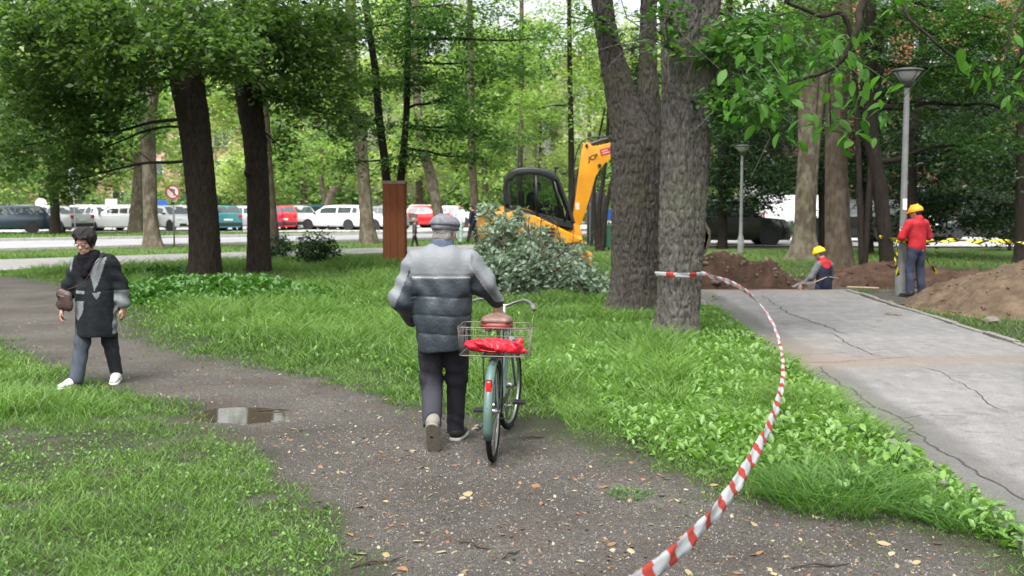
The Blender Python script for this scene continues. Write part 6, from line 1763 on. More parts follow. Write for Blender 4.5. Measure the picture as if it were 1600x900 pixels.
# wire basket on the rack
bs = bpy.data.objects.new('basket', None); COL.objects.link(bs); bs.parent = bk; bs.location = (0.012, -.02, .728)
bw, bd, bh = .235, .165, .185
def rectring(w, d, z, r=.003):
    pts = []
    for cx, cy, a0 in ((w-.03, d-.03, 0), (-w+.03, d-.03, 90), (-w+.03, -d+.03, 180), (w-.03, -d+.03, 270)):
        for a in (0, 45, 90): pts.append((cx+.03*math.cos(R(a0+a)), cy+.03*math.sin(R(a0+a)), z))
    return tube(pts, r, 6, closed=True)
mb = MB(); mb.add(rectring(bw, bd, bh, .0035)).add(rectring(bw*.99, bd*.99, bh*.72, .0022)).add(rectring(bw*.95, bd*.94, 0.0, .0035)); mb.build('basket_rim', MWIRE, bs, smooth=True)
def bwire(pts, r=.0017):
    mb = MB(); mb.add(tube(pts, r, 5)); mb.build('wire', MWIRE, bs, smooth=True)
for i in range(9):
    x = -bw+bw*2*i/8; x *= .97
    bwire([(x, -bd, bh), (x*.95, -bd*.94, 0), (x*.95, bd*.94, 0), (x, bd, bh)])
for i in range(1, 6):
    y = -bd+bd*2*i/6
    bwire([(-bw, y, bh), (-bw*.95, y*.94, 0), (bw*.95, y*.94, 0), (bw, y, bh)])
# red carrier bag in the basket
MRBAG = mat('bright red plastic bag', (.50, .008, .022), .4, var=.12, scale=10, bump=.7, bscale=22)
loc = Matrix.Translation(bk.location) @ bk.rotation_euler.to_matrix().to_4x4()
rb = empty('plastic_bag', (loc @ Vector((.012, -.02, .735))), rz=hd_, label='crumpled bright red plastic bag lying in the wire basket', cat='bag')
pts_ = [('c', (-.13, -.03, .045), (.05, -.05, .05), .05, .05, (1.2, 1.5, .9)), ('c', (.03, -.07, .045), (.15, -.06, .045), .05, .04, (1.1, 1.5, 1)), ('c', (.15, -.08, .05), (.185, -.10, .105), .04, .012), ('c', (-.15, -.03, .04), (-.20, -.05, .05), .03, .014),
        ('c', (.16, -.08, .04), (.21, -.11, .02), .035, .016), ('e', (-.06, .05, .04), (.12, .08, .04)), ('e', (-.05, -.08, .06), (.10, .05, .03))]
def crum(X, Y, Z): return (.006*np.abs(np.sin(X*38+np.sin(Z*50+Y*30)*2.0))+.005*np.sin(Z*70+X*26+np.sin(Y*35)*2)+.003*np.sin(X*90+Z*40)).astype(np.float32)
sdf_mesh('bag_body', pts_, MRBAG, rb, res=.0075, k=.02, disp=crum, cut=lambda X, Y, Z: .004-Z)
mb = MB(); mb.add(tube(smooth_path([(.10, -.11, .06), (.06, -.125, .03), (0, -.13, .02), (-.09, -.12, .03)], 4), .006, 6, flat=.5)); mb.build('bag_handle', MRBAG, rb, smooth=True)
# ------------------------------------------------------------------ board box round the two-stemmed tree
MRUST = mat('rust brown stained boards', (.14, .046, .022), .8, var=.3, scale=3.5, bump=.35, bscale=40, stretch=(1, 1, .25), col2=(.23, .085, .042))
MTOPB = mat('bare pale board end', (.25, .19, .15), .8, var=.2)
bw_ = .29
gd = empty('tree_guard', (BX.x, 31, zb), label='tall rust-brown boxed tree guard of upright boards round the two dark stems', cat='tree guard')
for side, (dx, dy, rz) in enumerate(((0, -1, 0), (1, 0, 90), (0, 1, 180), (-1, 0, 270))):
    for k in range(3):
        w = 2*bw_/3
        mb = MB(); h = 2.36+random.uniform(-.012, .012)
        mb.add(rbox((0, 0, h/2-.08), (w-.006, .028, h), .004, 1))
        o = mb.build('board', MRUST, gd)
        off = (k-1)*w
        a = R(rz)
        o.location = (dx*(bw_+.012)+off*math.cos(a), dy*(bw_+.012)+off*math.sin(a), 0); o.rotation_euler = (random.uniform(-.004, .004), 0, a+random.uniform(-.006, .006))
mb = MB()
for (dx, dy) in ((0, -1), (0, 1)): mb.add(rbox((0, dy*(bw_+.034), 2.25), (2*bw_+.09, .018, .09), .003, 1))
mb.build('rail', MTOPB, gd)

# ------------------------------------------------------------------ lamp posts
MPOST = mat('grey painted post', (.16, .165, .165), .5, var=.15, scale=6)
MLAMPT = mat('dark lamp top', (.06, .06, .062), .5); MLAMPG = mat('frosted lamp bowl', (.42, .43, .42), .3, var=.05); MSTICK = mat('white paper sticker', (.7, .72, .74), .7)
def lamp(px, pyb, Y, pytop, label, r0=.055, sticker=False):
    c = P(px, pyb, Y); z0 = hz(c.x, Y); H = P(px, pytop, Y).z-z0
    root = empty('street_lamp', (c.x, Y, z0), label=label, cat='street lamp')
    mb = MB(); mb.add(lathe([(r0*1.9, -.1), (r0*1.9, .5), (r0*1.35, .56), (r0*1.2, .62), (r0, 1.2), (r0*.8, H-.32)], 16)); mb.build('post', MPOST, root, autosmooth=40)
    mb = MB(); mb.add(lathe([(r0*.85, H-.36), (r0*1.5, H-.33), (r0*2.0, H-.26), (r0*1.7, H-.24)], 20)); mb.build('collar', MLAMPT, root, autosmooth=40)
    mb = MB(); mb.add(lathe([(r0*1.6, H-.25), (.17, H-.17), (.235, H-.075), (.24, H-.06)], 28)); mb.build('lamp_bowl', MLAMPG, root, smooth=True)
    mb = MB(); mb.add(lathe([(.255, H-.075), (.285, H-.055), (.28, H-.035), (.15, H-.005), (.02, H+.005)], 28)); mb.build('lamp_hood', MLAMPT, root, autosmooth=50)
    for k in range(4):
        a = k*math.pi/2+.4
        mb = MB(); mb.add(tube([(.09*math.cos(a), .09*math.sin(a), H-.27), (.19*math.cos(a), .19*math.sin(a), H-.18), (.255*math.cos(a), .255*math.sin(a), H-.07)], .007, 5)); mb.build('bracket', MLAMPT, root)
    if sticker:
        mb = MB(); mb.add(rbox((0, -r0*.98, 1.67), (.075, .006, .2), .001, 1)); mb.build('notice', MSTICK, root)
    return c, z0, H
LP = lamp(1408, 461, 20.0, 106, 'grey lamp post with a flat round head and white notice, beside the workman in red', .062, True)
lamp(1157, 398, 36.5, 226, 'far grey lamp post in front of the black off-road car', .055)

# ------------------------------------------------------------------ road signs
MWHT = mat('white sign face', (.75, .75, .75), .4, var=.03); MREDS = mat('red sign ink', (.50, .012, .02), .4, var=.05); MBLKS = mat('black sign ink', (.02, .02, .02), .4); MGALV = mat('galvanised pole', (.26, .27, .27), .5, metal=.5, var=.15); MBLUE = mat('blue sign ink', (.03, .10, .42), .4, var=.05)
c = G(272, 387); Ys = c.y; zc = P(270, 300, Ys).z; rsg = 11.2*Ys/1700
sg = empty('road_sign', (c.x, Ys, 0), label='round red-ringed no left turn sign on a thin grey pole by the road', cat='road sign')
mb = MB(); mb.add(tube([(0, .04, -.1), (0, .04, zc+rsg*.8)], .032, 10)); mb.build('pole', MGALV, sg, smooth=True)
RX = Matrix.Translation((0, 0, zc)) @ Matrix.Rotation(R(90), 4, 'X')
def disc(r0, r1, y, n=40):
    v = [(r0*math.cos(2*math.pi*k/n), y, zc+r0*math.sin(2*math.pi*k/n)) for k in range(n)]
    if r1 is None: return v, [tuple(range(n))]
    v += [(r1*math.cos(2*math.pi*k/n), y, zc+r1*math.sin(2*math.pi*k/n)) for k in range(n)]
    return v, [(k, (k+1) % n, n+(k+1) % n, n+k) for k in range(n)]
mb = MB(); mb.add(tube([(0, .004, zc), (0, -.012, zc)], rsg, 40)); pl = mb.build('sign_plate', MWHT, sg)
mb = MB(); mb.add(disc(rsg*.99, rsg*.80, -.016)); mb.build('red_ring', MREDS, pl)
mb = MB()
def strip2(p, q, w, y):
    p, q = Vector(p), Vector(q); d = (q-p).normalized(); n = Vector((-d.y, d.x))*w/2
    return [(p.x+n.x, y, zc+p.y+n.y), (p.x-n.x, y, zc+p.y-n.y), (q.x-n.x, y, zc+q.y-n.y), (q.x+n.x, y, zc+q.y+n.y)], [(0, 1, 2, 3)]
s_ = rsg
mb.add(strip2((.22*s_, -.5*s_), (.22*s_, .36*s_), .17*s_, -.0165)).add(strip2((.30*s_, .28*s_), (-.12*s_, .28*s_), .17*s_, -.0175))
mb.add(([(-.1*s_, -.017, zc+.52*s_), (-.1*s_, -.017, zc+.04*s_), (-.46*s_, -.017, zc+.28*s_)], [(0, 1, 2)])); mb.build('turn_arrow', MBLKS, pl)
mb = MB(); mb.add(strip2((-.60*s_, .60*s_), (.60*s_, -.60*s_), .17*s_, -.021)); mb.build('slash', MREDS, pl)
mb = MB(); mb.add(rbox((0, -.005, zc-rsg*1.55), (.12, .05, .08), .01)); mb.build('clamp', MBLKS, sg)
# back of a sign on the left
c = G(118, 380)
s2 = empty('road_sign', (c.x, c.y, 0), label='grey back of a tall sign on a pole behind the woman in the patchwork coat', cat='road sign')
mb = MB(); mb.add(tube([(0, 0, -.1), (0, 0, 3.2)], .03, 8)); mb.build('pole', MGALV, s2, smooth=True)
mb = MB(); mb.add(rbox((0, .045, 2.55), (.44, .02, 1.15), .01)); mb.build('sign_back', mat('bare grey sign back', (.22, .24, .24), .5, metal=.3), s2)
def plain_sign(px, py, Y, r, label, m, square=False):
    p = P(px, py, Y)
    q = empty('road_sign', (p.x, Y, 0), label=label, cat='road sign')
    mb = MB(); mb.add(tube([(0, .03, -.1), (0, .03, p.z)], .03, 8)); mb.build('pole', MGALV, q, smooth=True)
    mb = MB(); mb.add(rbox((0, 0, p.z), (r*2, .02, r*2.4), .02)) if square else mb.add(tube([(0, .01, p.z), (0, -.01, p.z)], r, 24)); mb.build('sign_plate', m, q)
plain_sign(64, 318, 66, .34, 'small white round sign above the cars at far left', MWHT)
plain_sign(174, 322, 66, .36, 'white rectangular sign above the pale cars near the broad trunk', MWHT, True)
plain_sign(254, 322, 70, .3, 'small blue sign above the cars near the no left turn sign', MBLUE, True)
plain_sign(951, 335, 50, .2, 'small blue sign far away beside the forked trunk', MBLUE, True)

# ------------------------------------------------------------------ barrier tapes
MTR = mat('red tape print', (.42, .045, .03), .4, var=.08); MTW = mat('white tape plastic', (.46, .48, .50), .4, var=.05)
MTP = mat('pale back of the red print', (.55, .20, .22), .4, var=.08)
for m_ in (MTR, MTW, MTP):
    nt = m_.node_tree; b = nt.nodes['Principled BSDF']; tr = nt.nodes.new('ShaderNodeBsdfTranslucent'); mx = nt.nodes.new('ShaderNodeMixShader'); mx.inputs[0].default_value = .35
    cl = [l for l in nt.links if l.to_node == b and l.to_socket.name == 'Base Color'][0].from_socket
    nt.links.new(cl, tr.inputs[0]); nt.links.new(b.outputs[0], mx.inputs[1]); nt.links.new(tr.outputs[0], mx.inputs[2]); nt.links.new(mx.outputs[0], nt.nodes['Material Output'].inputs['Surface'])
def ribbon(ctrl, width, stripe, mats, name, label, cat, n=14, curl=0.0, phase=0, slant=0.0, parent=None, pale=None, split=0.0, duty=1.0):
    """ctrl: (x,y,z, roll deg) - roll 0 stands upright, 90 lies flat"""
    pts = smooth_path([c[:3] for c in ctrl], n)
    rolls = np.interp(np.linspace(0, len(ctrl)-1, len(pts)), range(len(ctrl)), [c[3] for c in ctrl])
    wds = np.interp(np.linspace(0, len(ctrl)-1, len(pts)), range(len(ctrl)), [c[4] if len(c) > 4 else 1.0 for c in ctrl])
    # resample finely
    L = [0]
    for i in range(1, len(pts)): L.append(L[-1]+(pts[i]-pts[i-1]).length)
    m = int(L[-1]/.02)+2
    q = np.linspace(0, L[-1], m)
    A = np.array([list(p) for p in pts]); C = [Vector(v) for v in np.stack([np.interp(q, L, A[:, i]) for i in range(3)], 1)]
    rl = np.interp(q, L, rolls); wl_ = np.interp(q, L, wds)
    K = 5; v, f, mi = [], [], []
    for i, c in enumerate(C):
        t = (C[min(i+1, m-1)]-C[max(i-1, 0)]).normalized()
        up = Vector((0, 0, 1)); s = (up-t*up.dot(t)).normalized(); w = t.cross(s)
        a = R(rl[i]+12*math.sin(i*.043)+5*math.sin(i*.13)); d = s*math.cos(a)+w*math.sin(a); nn = t.cross(d)
        for k in range(K):
            u = (k/(K-1)-.5)
            v.append(tuple(c+d*u*width*wl_[i]+nn*(curl*width*(u*u*4-1)+.004*math.sin(i*.21+u*5)+.003*math.sin(i*.47+u*9)+.012*abs(u)*(1-wl_[i]))))
    for i in range(m-1):
        for k in range(K-1):
            f.append((i*K+k, (i+1)*K+k, (i+1)*K+k+1, i*K+k+1))
            st_ = int((((q[i]+(split if k >= (K-1)//2 else 0)+slant*(k/(K-2)-.5)*width+phase)/stripe) % 2) > duty)
            mi.append(2 if (st_ and pale and pale[0] < q[i] < pale[1]) else st_)
    o = np_mesh(name, np.array(v), np.array(f), mats, parent, smooth=True, mi=mi)
    o.modifiers.new('thin', 'SOLIDIFY').thickness = .0006
    if label: tag(o, label, cat)
    return o
def Q(px, py, Y, roll, wd=1.0): p = P(px, py, Y); return (p.x, p.y, p.z, roll, wd)
tc_ = P(1060, 427, 13.8)
ta = []
for k in range(9):     # round the front of the trunk
    a = R(200+k*16)
    ta.append((tc_.x+.335*math.cos(a), 13.8+.335*math.sin(a), tc_.z+.004*math.sin(k), 0))
ta += [Q(1112, 433, 13.4, 4), Q(1140, 441, 12.7, 10), Q(1168, 457, 11.9, 20), Q(1192, 480, 11.0, 40, .85), Q(1210, 510, 10.0, 66, .6), Q(1221, 548, 8.8, 92, .38), Q(1223, 590, 7.6, 72, .5), Q(1212, 640, 6.6, 46, .85), Q(1190, 690, 5.8, 30), Q(1158, 745, 5.0, 22),
       Q(1118, 800, 4.35, 20), Q(1068, 852, 3.8, 24), Q(1018, 895, 3.4, 30), Q(950, 945, 2.95, 34), (.1, 2.0, .80, 40), (-.4, .9, .85, 20)]
ribbon(ta, .060, .15, [MTW, MTR, MTP], 'barrier_tape', 'long red and white barrier tape curving from the big trunk across to the camera', 'barrier tape', curl=.0, pale=(.62, 5.2), slant=.15, duty=1.26)
MYE = mat('yellow tape print', (.62, .55, .03), .4, var=.08); MBK = mat('black tape print', (.015, .015, .015), .4)
tx = P(1384, 375, 24.3)
yt = [Q(1374, 370, 24.05, 0), Q(1392, 374, 24.0, 10), Q(1404, 375, 20.1, 30), Q(1414, 373, 19.92, 10), Q(1430, 374, 19.9, 60)]
for i in range(11): yt.append(Q(1445+i*22, 376+i*.3+1.5*math.sin(i*2.1), 20.0+i*.06, 60+(i+1)*100))
ribbon(yt, .075, .085, [MYE, MBK], 'warning_tape', 'twisted yellow and black warning tape stretched from the lamp post to the right', 'barrier tape', curl=.05, slant=1.2, duty=1.25)
ribbon([Q(1408, 374, 19.93, 0), Q(1424, 384, 19.9, 15), Q(1440, 394, 19.9, 40), Q(1452, 412, 19.88, 70), Q(1465, 428, 19.85, 30)], .07, .085, [MYE, MBK], 'warning_tape', 'loose end of yellow and black tape hanging behind the workman in red', 'barrier tape', slant=1.2)
ribbon([Q(1400, 375, 19.95, 0), Q(1401, 392, 19.93, 30), Q(1400, 410, 19.92, 60), Q(1403, 430, 19.92, 20)], .06, .085, [MYE, MBK], 'warning_tape', 'short end of yellow and black tape hanging down the lamp post', 'barrier tape', slant=1.2)
mb = MB(); v_, f_ = [], []
for k in range(25):
    a = 2*math.pi*k/24
    for z in (-.04, .04): v_.append((LP[0].x+.078*math.cos(a), 20+.078*math.sin(a), P(1408, 375, 20).z+z))
for k in range(24): f_.append((2*k, 2*k+2, 2*k+3, 2*k+1))
o = np_mesh('warning_tape', np.array(v_), np.array(f_), [MYE, MBK], smooth=True, mi=[(k//2) % 2 for k in range(24)]); tag(o, 'band of yellow and black tape wound round the lamp post', 'barrier tape')

# ------------------------------------------------------------------ earth heaps
def soil(name, c1, c2, clod):
    m, nt, b = _new(name)
    tc = nt.nodes.new('ShaderNodeTexCoord'); n = nt.nodes.new('ShaderNodeTexNoise'); n.inputs['Scale'].default_value = 3.5; n.inputs['Detail'].default_value = 9; n.inputs['Roughness'].default_value = .7
    nt.links.new(tc.outputs['Object'], n.inputs['Vector'])
    cr = nt.nodes.new('ShaderNodeValToRGB'); cr.color_ramp.elements[0].position = .35; cr.color_ramp.elements[1].position = .65
    cr.color_ramp.elements[0].color = (*c1, 1); cr.color_ramp.elements[1].color = (*c2, 1)
    nt.links.new(n.outputs['Fac'], cr.inputs[0]); nt.links.new(cr.outputs[0], b.inputs['Base Color']); b.inputs['Roughness'].default_value = .95; b.inputs['Specular IOR Level'].default_value = .15
    n2 = nt.nodes.new('ShaderNodeTexNoise'); n2.inputs['Scale'].default_value = clod; n2.inputs['Detail'].default_value = 9; n2.inputs['Roughness'].default_value = .75
    nt.links.new(tc.outputs['Object'], n2.inputs['Vector'])
    bp = nt.nodes.new('ShaderNodeBump'); bp.inputs['Strength'].default_value = .9; bp.inputs['Distance'].default_value = .05
    nt.links.new(n2.outputs['Fac'], bp.inputs['Height']); nt.links.new(bp.outputs[0], b.inputs['Normal'])
    return m
MS1 = soil('damp dark soil', (.030, .018, .013), (.085, .052, .036), 14)
MS2 = soil('dry brown earth', (.075, .054, .036), (.155, .113, .078), 12)
def heap(name, label, x0, x1, y0, y1, hf, m, res=.045, rough=.06, stones=(), seed=1, n_clod=160, clod=(.02, .07), mst=None):
    xs_ = np.arange(x0, x1, res); ys_ = np.arange(y0, y1, res)
    A, B = np.meshgrid(xs_, ys_)
    H = hf(A, B)
    bumpy = rough*(np.abs(fbm(A*2.3, B*2.3, seed))*1.4+.7*fbm(A*6, B*6, seed+3)+.4*fbm(A*15, B*15, seed+5))
    H = H+bumpy*np.clip(H*6, 0, 1)
    g0 = height(A, B)
    Z = np.where(H > .0, g0+H-.02, g0-.06)
    root = empty(name, ((x0+x1)/2, (y0+y1)/2, 0), label=label, cat='earth heap')
    ii = np.arange(A.size).reshape(A.shape)
    F = np.stack([ii[:-1, :-1], ii[:-1, 1:], ii[1:, 1:], ii[1:, :-1]], -1).reshape(-1, 4)
    keep = (H > -.1).ravel()
    F = F[keep[F].all(1)]
    o = np_mesh('soil', np.stack([A.ravel()-(x0+x1)/2, B.ravel()-(y0+y1)/2, Z.ravel()], 1), F, m, root, smooth=True)
    gq = np.random.default_rng(seed)
    k = 0; VV, FF, off = [], [], 0
    ico = bmesh.new(); bmesh.ops.create_icosphere(ico, subdivisions=1, radius=1); iv = np.array([list(v.co) for v in ico.verts]); ico.verts.index_update(); fi = np.array([[v.index for v in f.verts] for f in ico.faces]); ico.free()
    while k < n_clod:
        x, y = gq.uniform(x0, x1), gq.uniform(y0, y1)
        h = float(hf(np.array([x]), np.array([y]))[0])
        if h < .01 and gq.uniform() > .15: continue
        if h < -.15: continue
        s = gq.uniform(*clod)*(1 if gq.uniform() > .15 else 1.8)
        q = iv*s*gq.uniform(.6, 1.2, 3)*(1+.25*gq.normal(size=(len(iv), 1)))
        z = float(height(np.array([x]), np.array([y]))[0])+max(h, 0)+rough*.4
        z -= s*.35+rough*.3
        VV.append(q+np.array([x-(x0+x1)/2, y-(y0+y1)/2, z])); FF.append(fi+off); off += len(iv); k += 1
    np_mesh('clods', np.concatenate(VV), np.concatenate(FF), mst or m, root, smooth=False)['kind'] = 'stuff'
    return root
def ridge_h(A, B):
    x = A
    top = np.interp(x, [3.25, 3.6, 4.2, 4.75, 5.15, 5.45, 5.7, 6.0, 6.4], [.0, .36, .62, .56, .42, .55, .34, .10, 0])
    prof = np.clip(1-np.abs((B-22.75)/(1.05+.2*np.sin(x*3)))**1.3, 0, 1)
    return top*prof*1.15+.05*fbm(A*2, B*2, 3)*np.clip(prof, 0, 1)-.02+.0*x
a_, b2_ = 3.3, 6.3
heap('earth_heap', 'dark damp earth heap dug out behind the end of the footpath', 3.2, 6.6, 21.5, 24.0, lambda A, B: ridge_h(A, B)-.02, MS1, seed=31, rough=.10, n_clod=420, clod=(.02, .07), mst=[mat('dark stones', (.10, .075, .06), .9, var=.4)])
def low_h(A, B):
    prof = np.clip(1-np.abs((B-23.6)/.85)**1.5, 0, 1)
    return (.30+.12*np.sin(A*1.7)+.1*fbm(A, B, 8))*prof*np.clip((A-6.3)*1.5, 0, 1)*np.clip((12.6-A)*1.5, 0, 1)-.02
heap('earth_heap', 'low dark bank of earth behind the trench and the workman in red', 6.2, 12.8, 22.6, 24.7, low_h, MS1, seed=37, rough=.08, n_clod=260, clod=(.02, .06))
def big_h(A, B):
    d = np.hypot((A-9.95)/3.7, (B-17.5)/2.9)
    return 1.3*np.clip(.97-d, 0, 1)**.9*1.0+.05*fbm(A*1.1, B*1.1, 2)-.02
heap('earth_heap', 'big dry brown earth heap spilling towards the right edge of the footpath', 5.7, 14.0, 14.3, 21.0, big_h, MS2, seed=41, rough=.09, n_clod=1300, clod=(.010, .034), mst=[mat('dry clods', (.13, .09, .058), .95, var=.3)])
msb = mat('trench stones', (.16, .14, .12), .9, var=.35, scale=8, bump=.5)
for i, (px, py, s, lb) in enumerate([(1400, 489, .13, 'biggest loose stone half way up the foot of the brown heap'), (1375, 497, .08, 'smaller loose stone left of the biggest one at the brown heap'), (1548, 500, .11, 'rounded stone low on the brown heap near the frame edge'), (1228, 447, .1, 'grey stone at the foot of the dark heap by the shovel'),
                               (1205, 446, .08, 'small grey stone at the foot of the dark heap'), (1392, 470, .07, 'small stone between the lamp post and the brown heap'), (1445, 468, .06, 'little stone by the boots of the workman in red')]):
    c = G(px, py, .05)
    bm = bmesh.new(); bmesh.ops.create_icosphere(bm, subdivisions=2, radius=1)
    for v in bm.verts: v.co *= 1+.3*float(vnoise(v.co.x*1.3+i*7, v.co.y*1.3, v.co.z*1.3))
    me = bpy.data.meshes.new('stone'); bm.to_mesh(me); bm.free(); me.materials.append(msb)
    o = link('stone', me); h = float(big_h(np.array([c.x]), np.array([c.y]))[0]) if i in (0, 1, 2) else 0
    o.location = (c.x, c.y, hz(c.x, c.y)+max(0, h)+s*.3); o.scale = (s*1.25, s, s*.7); o.rotation_euler = (0, .2, i); tag(o, lb, 'stone')
# shovel and board by the trench
mwood = mat('ash wood handle', (.35, .26, .17), .7, var=.2, stretch=(1, 1, 1)); mst_ = mat('worn steel blade', (.25, .24, .23), .4, metal=.7, var=.3)
c = G(1245, 448)
shv = empty('shovel', (c.x, 21.35, .06), label='shovel lying at the trench edge beside the sitting workman', cat='shovel')
mb = MB(); mb.add(tube([(.15, .05, .04), (.55, .3, .16), (.8, .4, .12)], .011, 8)); mb.build('handle', mwood, shv, smooth=True)
mb = MB(); mb.add(prism([(-.22, -.02), (-.1, .05), (.12, .075), (.18, .05), (.12, .055), (-.08, .03)], -.11, .11)); mb.build('blade', mst_, shv)
c = G(1335, 449)
mb = MB(); mb.add(rbox((0, 0, 0), (.6, .07, .022), .004, 1)); o = mb.build('wooden_plank', mwood, None); o.location = (c.x, 21.2, .04); o.rotation_euler = (.05, .03, -.12); tag(o, 'pale narrow plank lying across the trench edge right of the sitting workman', 'plank')

# ------------------------------------------------------------------ the mini digger (local X forward, side on)
EX = Vector((0, 28.0, 0))
def ez(px, py, Y=28.0): p = P(px, py, Y); return (p.x, p.z)
dg = empty('excavator', (0, 28.0, 0), label='yellow mini digger with black cab and raised boom, half hidden by the cut branches', cat='excavator')
MYEL = mat('digger yellow paint', (.56, .24, .010), .4, var=.22, scale=2.2, coat=.3)
MBLM = mat('black cab metal', (.012, .013, .014), .4, var=.3); MHYD = mat('dark hydraulic steel', (.05, .05, .055), .35, metal=.5); MGLS = clear_glass('cab glass', (.42, .52, .46)); MTRK = mat('muddy black track', (.035, .03, .026), .9, var=.4, scale=20, bump=.5)
def body_loft():
    """swept rear body: rounded plan and domed back"""
    bm = bmesh.new()
    bmesh.ops.create_cube(bm, size=1)
    bmesh.ops.subdivide_edges(bm, edges=bm.edges, cuts=8, use_grid_fill=True)
    for v in bm.verts:
        x, y, z = v.co*2
        # superellipse plan with a tight rear radius
        rx = math.sqrt(max(0, 1-.45*y*y)) if x < 0 else 1
        X = x*1.35*(rx if x < 0 else 1); Y = y*.98*math.sqrt(max(0, 1-.32*(x*x if x < 0 else .2*x*x)))
        top = 1.62 if X < -.15 else 1.62-(X+.15)*.50
        top -= .30*max(0, (-X-.55))**1.6
        top -= .10*y*y
        Z = .66+(z+1)/2*(top-.66)
        if z < 0: X *= 1-.06*(-z)
        v.co = (X, Y, Z)
    bmesh.ops.bevel(bm, geom=[e for e in bm.edges if len(e.link_faces) == 2 and e.calc_face_angle(0) > R(50)], offset=.09, segments=3, profile=.6, affect='EDGES')
    bmesh.ops.translate(bm, vec=(.45, 0, 0), verts=bm.verts)
    bm.verts.index_update()
    v = [tuple(q.co) for q in bm.verts]; f = [tuple(w.index for w in q.verts) for q in bm.faces]; bm.free(); return v, f
mb = MB(); mb.add(body_loft()); mb.build('engine_cover', MYEL, dg, autosmooth=35)
# vents in the side panel facing the camera
mb = MB()
for k in range(4):
    p = ez(852, 356+k*5.2); mb.add(rbox((p[0], -1.0, p[1]), (.42, .03, .045), .008, 1))
mb.build('vent_slots', MBLM, dg)
mb = MB(); mb.add(rbox((.55, 0, .60), (1.9, 1.5, .16), .04)); mb.build('deck', MBLM, dg)
for s in (-1, 1):
    pts = [(-.85, .27), (-.72, .5), (-.45, .56), (1.35, .56), (1.62, .5), (1.75, .27), (1.62, .05), (1.35, 0), (-.45, 0), (-.72, .05)]
    mb = MB(); mb.add(prism(pts, -.2+s*.78, .2+s*.78, .03))
    n = 26
    for k in range(n):
        mb.add(rbox((-.45+1.8*k/(n-1), s*.78, -.005), (.03, .40, .03), .003, 1)); mb.add(rbox((-.45+1.8*k/(n-1), s*.78, .565), (.03, .40, .03), .003, 1))
    mb.build('track', MTRK, dg)
    for k in range(5):
        mb = MB(); mb.add(tube([(-.45+.45*k, s*.78-.21, .26), (-.45+.45*k, s*.78+.21, .26)], .14, 14)); mb.build('roller', MBLM, dg)
mb = MB(); mb.add(rbox((1.95, 0, .25), (.10, 1.9, .38), .03)).add(rbox((1.75, .5, .3), (.5, .1, .1), .02)).add(rbox((1.75, -.5, .3), (.5, .1, .1), .02)); mb.build('dozer_blade', MYEL, dg)
# cab frame: side hoops traced as bars
hoop = [ez(*q) for q in ((793, 322), (789, 298), (793, 280), (803, 269), (827, 266), (852, 270), (867, 279), (876, 300), (887, 330), (893, 348))]
yc0, yc1 = -.92, .12
for y in (yc0, yc1):
    mb = MB(); mb.add(tube(smooth_path([(x, y, z) for x, z in hoop], 4), .05, 8)); mb.build('cab_frame', MBLM, dg, smooth=True)
    mb = MB()
    a, b_ = ez(836, 272), ez(838, 338); mb.add(tube([(a[0], y, a[1]), (b_[0], y, b_[1])], .035, 8))
    a, b_ = ez(862, 276), ez(880, 345); mb.add(tube([(a[0], y, a[1]), (b_[0], y, b_[1])], .03, 8)); mb.build('door_post', MBLM, dg, smooth=True)
    # glass panes
    q = [ez(*w) for w in ((798, 320), (796, 285), (806, 274), (834, 272), (835, 330))]
    mb = MB(); mb.add(([(x, y+.01, z) for x, z in q], [tuple(range(5))])); mb.build('side_window', MGLS, dg)
    q = [ez(*w) for w in ((838, 335), (838, 273), (860, 277), (879, 342))]
    mb = MB(); mb.add(([(x, y+.01, z) for x, z in q], [tuple(range(4))])); mb.build('door_window', MGLS, dg)
rf = [ez(*q) for q in ((793, 280), (803, 268), (827, 264.5), (852, 268.5), (868, 278), (866, 284), (850, 276), (827, 272), (806, 275), (797, 284))]
mb = MB(); mb.add(prism(rf, yc0-.05, yc1+.05, .015)); mb.build('cab_roof', MBLM, dg, autosmooth=40)
q = [ez(*w) for w in ((789, 322), (787, 296), (795, 284), (799, 322))]
mb = MB(); mb.add(prism(q, yc0-.02, yc1+.02, .01)); mb.build('cab_rear_panel', MBLM, dg)
q = [ez(*w) for w in ((788, 318), (838, 332), (893, 346), (893, 356), (845, 346), (788, 330))]
mb = MB(); mb.add(prism(q, yc0-.01, yc1+.01, .01)); mb.build('cab_sill', MBLM, dg)
a, b_ = ez(868, 280), ez(892, 346)
mb = MB(); mb.add(([(a[0], yc0, a[1]), (a[0], yc1, a[1]), (b_[0], yc1, b_[1]), (b_[0], yc0, b_[1])], [(0, 1, 2, 3)])); mb.build('windscreen', MGLS, dg)
mb = MB(); a = ez(866, 268); b_ = ez(880, 271)
mb.add(tube([ (a[0], -.5, a[1]-.1), (a[0]+.02, -.5, a[1]+.12)], .02, 6)).add(rbox((a[0]+.03, -.5, a[1]+.08), (.12, .1, .09), .02)).add(rbox((b_[0], -.1, b_[1]), (.14, .1, .08), .02)); mb.build('work_light', MBLM, dg)
a = ez(812, 256); mb = MB(); mb.add(lathe([(.05, a[1]-.16), (.055, a[1]-.1), (.05, a[1]), (.02, a[1]+.03)], 12, Matrix.Translation((a[0], -.3, 0)))); mb.build('beacon', MBLM, dg, smooth=True)
